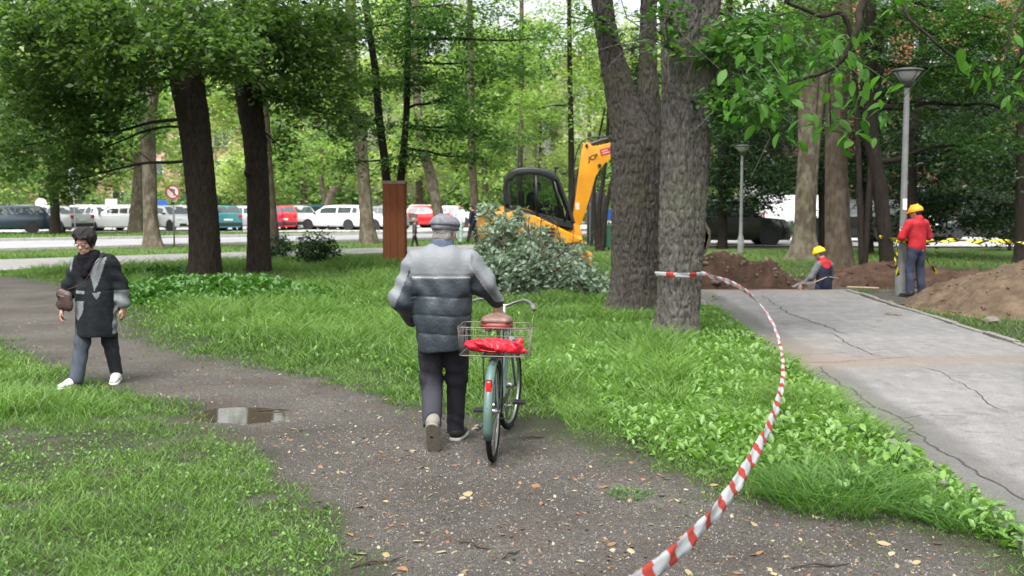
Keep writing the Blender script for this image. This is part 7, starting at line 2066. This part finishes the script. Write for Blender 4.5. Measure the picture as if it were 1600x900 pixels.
# seat and levers
mb = MB(); mb.add(rbox((.45, -.4, 1.3), (.45, .5, .14), .05)).add(rbox((.24, -.4, 1.65), (.14, .5, .65), .05)); mb.build('seat', MBLM, dg, autosmooth=40)
mb = MB(); mb.add(rbox((1.18, -.45, 1.35), (.22, .4, .55), .03)).add(tube([(.95, -.6, 1.3), (1.0, -.62, 1.62)], .018, 6)).add(tube([(.95, -.2, 1.3), (1.0, -.2, 1.62)], .018, 6)); mb.build('console', MBLM, dg)
# boom
boom = [ez(*q) for q in ((893, 352), (900, 300), (906, 250), (908, 236), (911, 225), (918, 222), (926, 229), (945, 225), (973, 219), (1010, 212), (1044, 212), (1046, 224), (1012, 230), (973, 241), (956, 247), (944, 256), (936, 266), (930, 276), (922, 305), (913, 335), (905, 357))]
mb = MB(); mb.add(prism(boom, -.13, .13, .012)); mb.build('boom', MYEL, dg, autosmooth=30)
br = [ez(*q) for q in ((884, 366), (889, 356), (896, 350), (905, 353), (909, 366), (907, 378), (886, 376))]
mb = MB(); mb.add(prism(br, -.24, .24, .015)); mb.build('swing_bracket', MYEL, dg, autosmooth=30)
def pin(px, py, r_, y0=-.27, y1=.27, m=MBLM):
    x, z = ez(px, py); mb = MB(); mb.add(tube([(x, y0, z), (x, y1, z)], r_, 14)); mb.build('pin', m, dg, autosmooth=40)
pin(892, 356, .055); pin(916, 228, .04, -.16, .16); pin(936, 259, .045, -.17, .17); pin(1046, 214, .05, -.17, .17)
def cyl(a, b_, r_, y=0.0, name='hydraulic_cylinder'):
    (x0, z0), (x1, z1) = ez(*a), ez(*b_)
    p, q = Vector((x0, y, z0)), Vector((x1, y, z1)); mb = MB(); mb.add(tube([p, p.lerp(q, .6)], r_, 12)); mb.add(tube([p.lerp(q, .6), q], r_*.5, 10)); mb.build(name, MHYD, dg, autosmooth=40)
cyl((917, 227), (1004, 200), .058); cyl((884, 350), (904, 262), .06, 0.0)
lg = [ez(*q) for q in ((905, 250), (911, 262), (905, 300), (896, 300))]
# hoses
for i, dy in enumerate((-.1, -.05, .03, .08)):
    mb = MB(); mb.add(tube(smooth_path([(ez(890, 345)[0], dy, ez(890, 345)[1]), (ez(896, 300)[0]-.05, dy, ez(896, 300)[1]), (ez(902, 240)[0]-.02, dy, ez(902, 240)[1]), (ez(918, 214)[0], dy, ez(918, 214)[1]-.04), (ez(960, 214)[0], dy, ez(960, 214)[1])], 5), .014, 6)); mb.build('hose', MBLM, dg, smooth=True)
# dipper arm and bucket, hidden behind the big trunks
arm = [ez(*q) for q in ((1004, 208), (1022, 204), (1056, 218), (1082, 300), (1092, 345), (1082, 350), (1066, 306), (1040, 224), (1008, 204))]
mb = MB(); mb.add(prism(arm, -.11, .11, .012)); mb.build('dipper_arm', MYEL, dg, autosmooth=30)
cyl((1056, 226), (1088, 318), .05)
bkp = [ez(*q) for q in ((1080, 342), (1098, 344), (1107, 360), (1107, 378), (1100, 395), (1089, 404), (1078, 404), (1074, 398), (1090, 392), (1098, 376), (1096, 358), (1086, 352))]
mb = MB(); mb.add(prism(bkp, -.32, .32, .008))
side_p = [ez(*q) for q in ((1082, 346), (1097, 350), (1104, 368), (1098, 390), (1080, 400))]
for y in (-.32, .30): mb.add(prism(side_p, y, y+.02))
mb.build('bucket', mat('brown worn bucket steel', (.085, .062, .048), .7, metal=.3, var=.4, scale=12, bump=.4), dg, autosmooth=30)
# lettering on the boom: letters and a red label
def text_part(txt, size, M_, m, parent, name='lettering', bold=0.0, shear=0.0):
    cu = bpy.data.curves.new(name, 'FONT'); cu.body = txt; cu.size = size; cu.align_x = 'CENTER'; cu.align_y = 'CENTER'; cu.offset = bold; cu.extrude = .001; cu.shear = shear
    to = bpy.data.objects.new(name, cu); COL.objects.link(to)
    dgp = bpy.context.evaluated_depsgraph_get(); me = bpy.data.meshes.new_from_object(to.evaluated_get(dgp))
    bpy.data.objects.remove(to); me.materials.clear(); me.materials.append(m)
    o = link(name, me, parent); o.matrix_local = M_; return o
a = ez(925.5, 247)
text_part('JCB', .17, Matrix.Translation((a[0], -.1335, a[1])) @ Matrix.Rotation(R(18), 4, 'Y').inverted() @ Matrix.Rotation(R(90), 4, 'X'), MBLM, dg, bold=.006, shear=.25)
a = ez(946, 237)
mb = MB(); mb.add(rbox((0, 0, 0), (.29, .004, .17), .001, 1)); o = mb.build('label_plate', mat('red maroon label', (.30, .03, .03), .5), dg); o.location = (a[0], -.1335, a[1]); o.rotation_euler = (0, -R(14), 0)
for (dx, dz, w, h) in ((-.03, .03, .17, .035), (.0, -.03, .20, .03)):
    mb = MB(); mb.add(rbox((dx, -.004, dz), (w, .002, h), .0005, 1)); p_ = mb.build('print_bar', mat('pale pink print', (.5, .25, .22), .5), o)
a = ez(902, 322); mb = MB(); mb.add(rbox((a[0], -.1335, a[1]), (.10, .004, .17), .001, 1)); mb.build('sticker', mat('pale decal', (.55, .5, .42), .5), dg)
# driver
c = ez(838, 300)
dr = empty('person', (.50, 28.0-.40, .0), rz=R(-90), label='driver sitting inside the black digger cab, seen as a dark figure', cat='person')
MDK = mat('dark olive work jacket', (.022, .03, .024), .8, var=.2)
hm = head_mesh(Matrix.Translation((0, .12, 2.02)) @ Euler((R(-12), 0, 0)).to_matrix().to_4x4(), 1, .011)
h1 = hand_mesh(frame_to((-.2, .43, 1.62), (.1, .6, -.4), (0, -.2, -1)), .7, 1); h2 = hand_mesh(frame_to((.2, .43, 1.62), (-.1, .6, -.4), (0, -.2, -1)), .7, -1)
sdf_mesh('body', [('c', (0, .08, 1.92), (0, .12, 2.05), .056, .056), ('c', (0, 0, 1.8), (0, -.03, 1.45), .13, .13, (1, .7, 1)), ('c', (-.16, .02, 1.85), (-.24, .15, 1.6), .05, .04), ('c', (-.24, .15, 1.6), (-.2, .43, 1.62), .038, .028), ('c', (.16, .02, 1.85), (.24, .15, 1.6), .05, .04), ('c', (.24, .15, 1.6), (.2, .43, 1.62), .038, .028),
                 ('c', (-.1, 0, 1.42), (-.13, .48, 1.42), .08, .06), ('c', (-.13, .48, 1.42), (-.13, .55, 1.05), .055, .04), ('c', (.1, 0, 1.42), (.13, .48, 1.42), .08, .06), ('c', (.13, .48, 1.42), (.13, .55, 1.05), .055, .04)], SKIN, dr, res=.022, k=.045, extra=[hm, h1, h2])
sdf_mesh('jacket', [('c', (0, 0, 1.8), (0, -.03, 1.45), .165, .16, (1, .78, 1)), ('c', (-.14, .02, 1.87), (.14, .02, 1.87), .07, .07), ('c', (-.17, .02, 1.85), (-.25, .15, 1.6), .07, .06), ('c', (-.25, .15, 1.6), (-.21, .40, 1.62), .06, .045), ('c', (.17, .02, 1.85), (.25, .15, 1.6), .07, .06), ('c', (.25, .15, 1.6), (.21, .40, 1.62), .06, .045)], MDK, dr, res=.02, k=.04)
sdf_mesh('trousers', [('e', (0, 0, 1.42), (.16, .14, .1)), ('c', (-.1, 0, 1.42), (-.13, .48, 1.42), .1, .08), ('c', (-.13, .48, 1.42), (-.13, .55, 1.08), .075, .06), ('c', (.1, 0, 1.42), (.13, .48, 1.42), .1, .08), ('c', (.13, .48, 1.42), (.13, .55, 1.08), .075, .06)], MT, dr, res=.022, k=.04)
o = sdf_mesh('hair', [('e', (0, -.02, .115), (.084, .098, .09))], MHRD, dr, res=.014, k=.02, cut=lambda X, Y, Z: np.where(Y > .03, .13-Z, .03-Z)); o.matrix_local = Matrix.Translation((0, .12, 2.02)) @ Euler((R(-12), 0, 0)).to_matrix().to_4x4()

# small dark green bin and plain dark upright panels under the boom
c = G(952, 392)
bn = empty('litter_bin', (c.x, c.y, 0), label='small dark green bin on the grass beside the forked trunk', cat='litter bin')
mgn = mat('dark green bin plastic', (.02, .07, .04), .5, var=.15)
mb = MB(); mb.add(lathe([(.17, .12), (.20, .85), (.21, .86), (.21, .90), (.0, .93)], 18)); mb.build('bin_body', mgn, bn, autosmooth=40)
mb = MB(); mb.add(tube([(0, .2, -.05), (0, .2, 1.0)], .03, 8)); mb.build('post', MBLM, bn, smooth=True)
for px, w, lb in ((937, .42, 'wide black upright panel beside the digger boom'), (922, .25, 'narrow dark upright panel close to the digger boom')):
    c = G(px, 384); h_ = P(px, 300, c.y).z
    q = empty('dark_panel', (c.x, c.y, 0), label=lb, cat='street cabinet')
    mb = MB(); mb.add(rbox((0, 0, h_/2), (w, .3, h_), .03)); mb.build('panel_body', mat('black panel', (.016, .018, .02), .5, var=.3), q, autosmooth=30)
    mb = MB(); mb.add(rbox((-.02, -.155, h_*.45), (.02, .012, h_*.7), .004)); mb.build('trim', MGALV, q)
# ------------------------------------------------------------------ cars (local: X forward, on z=0)
MTYR = mat('tyre', (.016, .016, .017), .85, var=.2); MALU = mat('alloy wheel', (.38, .38, .39), .3, metal=.8, var=.1); MWIN = glassy('dark car glass', (.03, .04, .045)); MHLG = mat('headlight lens', (.6, .62, .64), .15, coat=.6); MTLG = mat('tail light lens', (.42, .012, .015), .2, coat=.6)
MTRIM = mat('black bumper plastic', (.022, .022, .024), .6); MPLATE = mat('number plate', (.6, .6, .6), .5)
_paint = {}
def paint(n, c):
    if n not in _paint: _paint[n] = mat(n, c, .28, var=.04, scale=1, coat=.8, spec=.5)
    return _paint[n]
SHAPES = {
 # stations: (x, belt/hood height, roof height or None, half width, roof half width) from rear to front (fractions of length; metres)
 'saloon': dict(L=4.5, H=1.44, W=.88, st=[(0, .72, 0), (.02, .98, 0), (.16, 1.02, 0), (.20, 1.0, .04), (.31, .97, .93), (.38, .96, 1), (.52, .95, 1), (.58, .95, .97), (.74, .92, .02), (.78, .90, 0), (.93, .80, 0), (.985, .66, 0), (1, .5, 0)]),
 'hatch': dict(L=4.1, H=1.47, W=.87, st=[(0, .62, 0), (.015, .98, 0), (.03, 1.02, .06), (.12, 1.0, .92), (.18, .98, 1), (.50, .96, 1), (.58, .96, .95), (.75, .93, .02), (.79, .91, 0), (.93, .80, 0), (.985, .66, 0), (1, .5, 0)]),
 'estate': dict(L=4.6, H=1.48, W=.88, st=[(0, .65, 0), (.012, .98, 0), (.025, 1.0, .06), (.09, .98, .9), (.14, .97, 1), (.52, .95, 1), (.60, .95, .95), (.76, .92, .02), (.80, .9, 0), (.93, .80, 0), (.985, .66, 0), (1, .5, 0)]),
 'van': dict(L=4.9, H=2.0, W=.95, st=[(0, .6, 0), (.008, 1.15, 0), (.014, 1.18, .5), (.03, 1.18, .97), (.10, 1.18, 1), (.60, 1.15, 1), (.68, 1.12, .95), (.82, 1.08, .04), (.86, 1.05, 0), (.95, .95, 0), (.99, .75, 0), (1, .5, 0)]),
 'suv': dict(L=4.6, H=1.78, W=.93, st=[(0, .7, 0), (.01, 1.12, 0), (.02, 1.15, .08), (.07, 1.14, .93), (.12, 1.14, 1), (.54, 1.12, 1), (.61, 1.11, .95), (.73, 1.10, .02), (.77, 1.08, 0), (.94, 1.0, 0), (.985, .85, 0), (1, .6, 0)]),
}
_cars = {}
def car_parts(kind):
    if kind in _cars: return _cars[kind]
    d = SHAPES[kind]; L, H, W = d['L'], d['H'], d['W']
    rowsv, rows_g = [], []
    zb_ = .2
    v, f = [], []; gl = []
    prof = []
    for (fx, bz_, g_) in d['st']:
        x = (fx-.5)*L
        tape = 1-.10*max(0, (.12-fx)/.12)**2-.22*max(0, (fx-.86)/.14)**2
        w = W*tape
        rz = bz_+(H-bz_)*g_
        rw = w*.97-(.20 if kind != 'van' else .12)*g_
        row = [(x, 0, zb_), (x, w*.80, zb_), (x, w*.96, zb_+.10), (x, w, min(bz_-.05, .55)), (x, w*.985, bz_-.04), (x, w*.955, bz_)]
        row += [(x, rw+(w*.955-rw)*.02, rz-.07*g_), (x, rw*.88 if g_ > .02 else w*.8, rz-.012*g_+(.012 if g_ < .02 else 0)), (x, 0, rz+.02)]
        prof.append(row)
    K = 9
    for row in prof:
        v += row
    for i in range(len(prof)-1):
        for k in range(K-1): f.append((i*K+k, (i+1)*K+k, (i+1)*K+k+1, i*K+k+1))
    f.append(tuple(range(K))[::-1]); f.append(tuple((len(prof)-1)*K+k for k in range(K)))
    n0 = len(v); v += [(x, -y, z) for x, y, z in v]; f += [tuple(q+n0 for q in w)[::-1] for w in f]
    bm = bmesh.new(); bv = [bm.verts.new(q) for q in v]
    for q in f:
        try: bm.faces.new([bv[i] for i in q])
        except ValueError: pass
    bmesh.ops.remove_doubles(bm, verts=bm.verts, dist=.0005); bmesh.ops.recalc_face_normals(bm, faces=bm.faces)
    body = bpy.data.meshes.new('body'); bm.to_mesh(body); bm.free()
    body.polygons.foreach_set('use_smooth', [True]*len(body.polygons)); body.set_sharp_from_angle(angle=R(32)); body.materials.append(MTRIM)
    st = d['st']
    # side windows: between belt and roof, from first full to last full station, lifted off the body
    def at(fx):
        xs_ = [s[0] for s in st]; bz_ = np.interp(fx, xs_, [s[1] for s in st]); g_ = np.interp(fx, xs_, [s[2] for s in st])
        w = W; rw = w*.97-(.20 if kind != 'van' else .12)*g_
        return (fx-.5)*L, w*.955, bz_, rw+(w*.955-rw)*.02, bz_+(H-bz_)*g_-.07*g_, g_
    full = [s[0] for s in st if s[2] > .85]; r0 = [s[0] for s in st if s[2] > 0][0]; r1 = [s[0] for s in st if s[2] > 0][-1]
    def side_pt(fx, t):
        x, w0, z0, w1, z1, g_ = at(fx); return (x, w0+(w1-w0)*t+.006, z0+(z1-z0)*t+.01*(1-t))
    panes = []
    def pane(f0, f1, t0=.10, t1=.90):
        q = []
        n = 4
        for s in range(n+1): q.append(side_pt(f0+(f1-f0)*s/n, t0))
        for s in range(n, -1, -1): q.append(side_pt(f0+(f1-f0)*s/n, t1))
        return q
    span = full[-1]-full[0]
    if kind == 'van': sp = [(full[-1]-.14, full[-1]+.03)]
    else: sp = [(full[0]-.01, full[0]+span*.12), (full[0]+span*.16, full[0]+span*.54), (full[0]+span*.59, full[-1]+.035)]
    wins = []
    for a, b_ in sp:
        q = pane(a, b_)
        if b_ > full[-1] and kind != 'van': q = pane(a, b_, .10, .86)
        for s in (1, -1):
            me = bpy.data.meshes.new('window'); qq = [(x, y*s, z) for x, y, z in q]; me.from_pydata(qq, [], [tuple(range(len(qq)))]); me.materials.append(MWIN); wins.append(me)
    def screen(fa, fb, nm, off):
        xa, wa, za, rwa, rza, ga = at(fa); xb, wb, zb2, rwb, rzb, gb = at(fb)
        za_ = za+(H-za)*ga; zb_2 = zb2+(H-zb2)*gb
        q = [(xa+off, -rwa*.88, za_+.015), (xa+off, rwa*.88, za_+.015), (xb+off, rwb*.86, zb_2+.0), (xb+off, -rwb*.86, zb_2+.0)]
        me = bpy.data.meshes.new(nm); me.from_pydata(q, [], [(0, 1, 2, 3)]); me.materials.append(MWIN); return me
    i1 = [i for i, s in enumerate(st) if s[2] > .85][-1]; i0 = [i for i, s in enumerate(st) if s[2] > .85][0]
    fa, fb = st[i1+1][0]-.012, st[i1][0]+.012
    ws = screen(fa, fb, 'windscreen', .016)
    fa2, fb2 = st[i0-1][0]+.004, st[i0][0]-.008
    rs = screen(fa2, fb2, 'rear_window', -.016)
    extra = [ws] + ([rs] if kind != 'van' else [])
    # wheels
    wr = .31 if kind not in ('suv', 'van') else .36
    wx = (-.30*L, .315*L)
    tm = MB(); tm.add(lathe([(wr*.62, -.10), (wr*.93, -.105), (wr, -.08), (wr, .08), (wr*.93, .105), (wr*.62, .10)], 24, Matrix.Rotation(R(90), 4, 'X'))); to = tm.build('tyre', MTYR, None, autosmooth=40); tyre = to.data; bpy.data.objects.remove(to)
    tm = MB(); tm.add(lathe([(.02, -.07), (wr*.3, -.085), (wr*.60, -.09), (wr*.64, -.098), (wr*.66, -.09), (wr*.66, .09), (.02, .07)], 20, Matrix.Rotation(R(90), 4, 'X')))
    for k in range(5):
        a = k*2*math.pi/5; tm.add(rbox((0, 0, 0), (.05, .03, wr*.56), .006, 1), 1, Matrix.Rotation(a, 4, 'Y') @ Matrix.Translation((0, -.088, wr*.33)))
    to = tm.build('rim', [MTRIM, MALU], None, autosmooth=40); rim = to.data; bpy.data.objects.remove(to)
    # arches
    am = MB(); am.add(tube([(0, -.1, wr+.01), (0, .104, wr+.01)], wr+.045, 24))
    to = am.build('wheel_arch', MTRIM, None); arch = to.data; bpy.data.objects.remove(to)
    _cars[kind] = dict(body=body, wins=wins, extra=extra, tyre=tyre, rim=rim, arch=arch, wr=wr, wx=wx, d=d)
    return _cars[kind]
def car(kind, x, y, head, label, pname, col, group=None, z=0.03):
    """head: heading in degrees, 0 = nose to the right of the picture"""
    cp = car_parts(kind); d = cp['d']; L, H, W = d['L'], d['H'], d['W']
    root = empty('car' if kind != 'van' else 'van', (x, y, z), rz=R(head), label=label, cat='car' if kind != 'van' else 'van', group=group)
    bme = cp['body'].copy(); bme.materials.clear(); bme.materials.append(paint(pname, col)); link('body', bme, root)
    for me in cp['wins']: link('window', me, root)
    for me in cp['extra']: link(me.name.split('.')[0], me, root)
    for wx in cp['wx']:
        for s in (-1, 1):
            ar = link('wheel_arch', cp['arch'], root); ar.location = (wx, s*(W-.1), 0); ar.rotation_euler.z = 0 if s > 0 else math.pi
            w = bpy.data.objects.new('wheel', None); COL.objects.link(w); w.parent = root; w.location = (wx, s*(W-.10), cp['wr']); w.rotation_euler = (0, 0, 0 if s < 0 else math.pi)
            link('tyre', cp['tyre'], w); link('rim', cp['rim'], w)
    def pt(nm, c, s, m, r_=.02):
        mb = MB(); mb.add(rbox(c, s, r_)); mb.build(nm, m, root, autosmooth=40)
    bz1 = d['st'][-4][1]
    for s in (-1, 1):
        pt('headlight', (L*.455, s*W*.66, .68 if kind != 'suv' else .86), (L*.075, .34, .15), MHLG, .04)
        pt('tail_light', (-L*.493, s*W*.78, .86 if kind != 'van' else 1.0), (.09, .22, .20 if kind != 'van' else .4), MTLG, .03)
        mb = MB(); mb.add(rbox((L*.20, s*(W+.06), d['st'][8][1]+.10), (.10, .17, .12), .03)); mb.build('mirror', MTRIM, root, autosmooth=40)
    pt('bumper', (L*.485, 0, .36), (.16, W*1.55, .20), MTRIM, .04); pt('bumper', (-L*.49, 0, .40), (.14, W*1.72, .22), MTRIM, .04)
    pt('number_plate', (-L*.5-.008, 0, .66), (.012, .5, .11), MPLATE, .003); pt('number_plate', (L*.5+.068, 0, .40), (.012, .5, .11), MPLATE, .003)
    return root
WHT = ('white car paint', (.62, .63, .64)); SIL = ('silver car paint', (.40, .41, .42)); DBL = ('dark blue car paint', (.018, .032, .055)); TEA = ('teal car paint', (.02, .17, .19)); RED = ('red car paint', (.50, .015, .02)); BLU = ('mid blue car paint', (.04, .16, .35)); BLK = ('black car paint', (.008, .008, .009)); GRY = ('grey car paint', (.12, .13, .14))
def cx_(px, Y): return (px-800)/1700*Y*1.003
row = [  # px centre, Y, kind, heading, paint, label
 (10, 59.0, 'estate', 205, DBL, 'dark blue hatchback parked rear towards the camera at the far left'),
 (92, 62.5, 'saloon', 150, SIL, 'silver saloon behind the slim grey trunk, rear lamp showing'),
 (150, 66.0, 'saloon', 150, WHT, 'white saloon parked between silver saloon and the woman'),
 (190, 64.0, 'saloon', 185, WHT, 'white saloon with its front wheel beside the broad pale trunk'),
 (268, 64.5, 'hatch', -40, WHT, 'white hatchback facing the camera behind the no left turn sign'),
 (305, 65.5, 'saloon', 20, WHT, 'white saloon just left of the thick dark lime trunk'),
 (352, 65.0, 'hatch', 112, TEA, 'teal hatchback seen from behind between the two dark trunks'),
 (384, 67.0, 'saloon', 20, WHT, 'white car behind the teal hatchback'),
 (442, 67.0, 'hatch', 105, RED, 'bright red hatchback seen from behind beside the mossy trunk'),
 (424, 66.5, 'hatch', 100, ('crimson car paint', (.35, .01, .05)), 'crimson car between the mossy trunk and the bright red hatchback'),
 (468, 69.0, 'saloon', 110, SIL, 'silver saloon between the red hatchback and the small blue car'),
 (492, 73, 'hatch', 115, BLU, 'small mid blue car left of the forked slender tree'),
 (526, 67.0, 'estate', 158, WHT, 'white estate behind the slender forked tree'),
 (560, 67.0, 'saloon', -15, WHT, 'white saloon left of the spotted leaning trunk'),
 (594, 68.0, 'saloon', 165, GRY, 'grey car between the spotted leaning trunk and the boarded box'),
 (655, 72.0, 'saloon', 170, RED, 'red saloon far behind the small child'),
 (700, 73.0, 'saloon', 170, SIL, 'silver car far behind the man in the cap'),
]
for px, Y, k, hd__, pc, lb in row: car(k, cx_(px, Y), Y, hd__, lb, *pc)
row2 = [(30, 76, 'hatch', 160, SIL, 'second-row silver car above the roof of the dark blue hatchback'), (75, 75, 'saloon', 20, WHT, 'second-row white car left of the slim grey trunk'), (130, 77, 'estate', 172, WHT, 'second-row white estate behind the silver saloon'), (175, 76, 'estate', 165, WHT, 'second-row white estate above the white saloons'),
        (250, 78, 'hatch', 15, WHT, 'second-row white hatchback left of the sign'), (290, 77, 'saloon', 5, WHT, 'second-row white saloon behind the sign pole'), (345, 79, 'saloon', 10, WHT, 'second-row white car above the teal hatchback'), (462, 80, 'estate', 170, SIL, 'second-row silver estate above the red hatchback'),
        (545, 80, 'estate', 5, WHT, 'second-row white estate behind the white estate'), (610, 80, 'saloon', 5, WHT, 'second-row white car hidden behind the boarded box'), (680, 82, 'estate', 5, WHT, 'second-row white estate far behind the man')]
for px, Y, k, hd__, pc, lb in row2: car(k, cx_(px, Y), Y, hd__, lb, *pc)
car('suv', cx_(1136, 43), 43, 0, 'black off-road car parked behind the dark earth heap', *BLK)
car('van', cx_(1262, 52), 52, 4, 'white van half hidden behind the pale plane trunk', *WHT)
car('suv', cx_(1320, 46), 46, 175, 'black car behind the brown flaking trunk', *BLK)
car('saloon', cx_(1418, 50), 50, 5, 'silver saloon glimpsed between the dark trunks', *SIL)
car('estate', cx_(1530, 47), 47, 178, 'dark car in deep shade above the warning tape', *BLK)
car('saloon', cx_(1600, 52), 52, 178, 'grey saloon at the far right edge in the shade', *GRY)

# ------------------------------------------------------------------ buildings glimpsed through the trees
def building(x, y, w, d, h, rz, label, wall, roofm, nf, nw, winm, frm_):
    root = empty('building', (x, y, 0), rz=R(rz), label=label, cat='building')
    mb = MB(); mb.add(box((0, 0, h/2-.2), (w, d, h+.4))); mb.build('wall', wall, root)
    mb = MB(); mb.add(prism([(-w/2-.4, h+.2), (w/2+.4, h+.2), (w/2-.8, h+2.4), (-w/2+.8, h+2.4)], -d/2-.4, d/2+.4)); mb.build('roof', roofm, root)
    mb = MB(); mb.add(rbox((0, -d/2-.1, h-.2), (w+.3, .3, .4), .03, 1)); mb.build('cornice', frm_, root)
    fh = h/nf; ww = w/nw; fm = gm = None
    for i in range(nf):
        for j in range(nw):
            cx, cz = -w/2+ww*(j+.5), fh*(i+.55)
            if fm is None:
                mb = MB(); a, b_ = ww*.5, fh*.55
                for s in (-1, 1): mb.add(box((s*a/2, 0, 0), (.10, .14, b_+.1))); mb.add(box((0, 0, s*b_/2), (a-.1, .14, .10)))
                mb.add(box((0, .02, 0), (.06, .08, b_-.1))); fo = mb.build('window', frm_, root); fm = fo.data
                mb = MB(); mb.add(box((0, .03, 0), (a-.1, .04, b_-.1))); go = mb.build('pane', winm, fo); gm = go.data
            else: fo = link('window', fm, root); go = link('pane', gm, fo)
            fo.location = (cx, -d/2-.05, cz)
WG = glassy('building window glass', (.10, .12, .14))
mwp = mat('pale rendered wall', (.50, .46, .42), .9, var=.1, scale=.4); mwpk = mat('pink rendered wall', (.48, .30, .25), .9, var=.1, scale=.4); mwor = mat('orange red brick wall', (.31, .125, .085), .9, var=.15, scale=2); mrf = mat('brown roof tiles', (.16, .09, .07), .9, var=.2); mfr = mat('white window frame', (.6, .6, .58), .6)
building(-48, 128, 34, 12, 14, 4, 'pink rendered block far behind the cars on the left', mwpk, mrf, 4, 9, WG, mfr)
building(-12, 134, 30, 12, 15, -3, 'pale rendered block far behind the trees in the centre', mwp, mrf, 4, 8, WG, mfr)
building(19, 132, 28, 12, 16, 2, 'pale block behind the big forked trunk', mwp, mrf, 5, 8, WG, mfr)
building(41, 78, 34, 12, 17, -12, 'orange red brick block with white windows behind the trees on the right', mwor, mrf, 5, 10, WG, mfr)
building(19, 74, 5.5, 6, 3.2, 0, 'low white kiosk behind the black off-road car', mat('white kiosk wall', (.6, .6, .6), .7), mrf, 1, 2, WG, mfr)
# clipped hedge bounding the car park on its far side
def hedge(x0, x1, y, h, label, n, lm=LF_B3):
    root = empty('hedge', ((x0+x1)/2, y, 0), label=label, cat='hedge')
    k = max(3, int((x1-x0)/2.5)); ms = [((x0+(x1-x0)*(i+.5)/k-(x0+x1)/2, 0, h*.5), ((x1-x0)/k*.7, 1.0, h*.55), n//k) for i in range(k)]
    V, F, T = leaf_cloud(ms, .3, per=40, rc=.5, seed=int(x0*3+500), tilt=.9, flat=.5); V[:, 2] = np.maximum(V[:, 2], 0)
    np_mesh('foliage', V, F, lm, root, smooth=False, tone=T)['kind'] = 'stuff'
hedge(-62, -30, 97, 3.0, 'tall hedge beyond the car park at far left', 9000)
hedge(-30, 0, 98, 2.6, 'tall hedge beyond the car park left of the digger', 9000, LF_MID)
hedge(0, 36, 99, 3.2, 'tall hedge beyond the car park behind the big trunks', 10000)
hedge(13, 26, 64.5, 2.6, 'dark hedge behind the black off-road car', 6000, LF_SHADE)
hedge(22, 42, 62, 3.2, 'dark hedge in the shade at the right behind the warning tape', 9000, LF_SHADE)
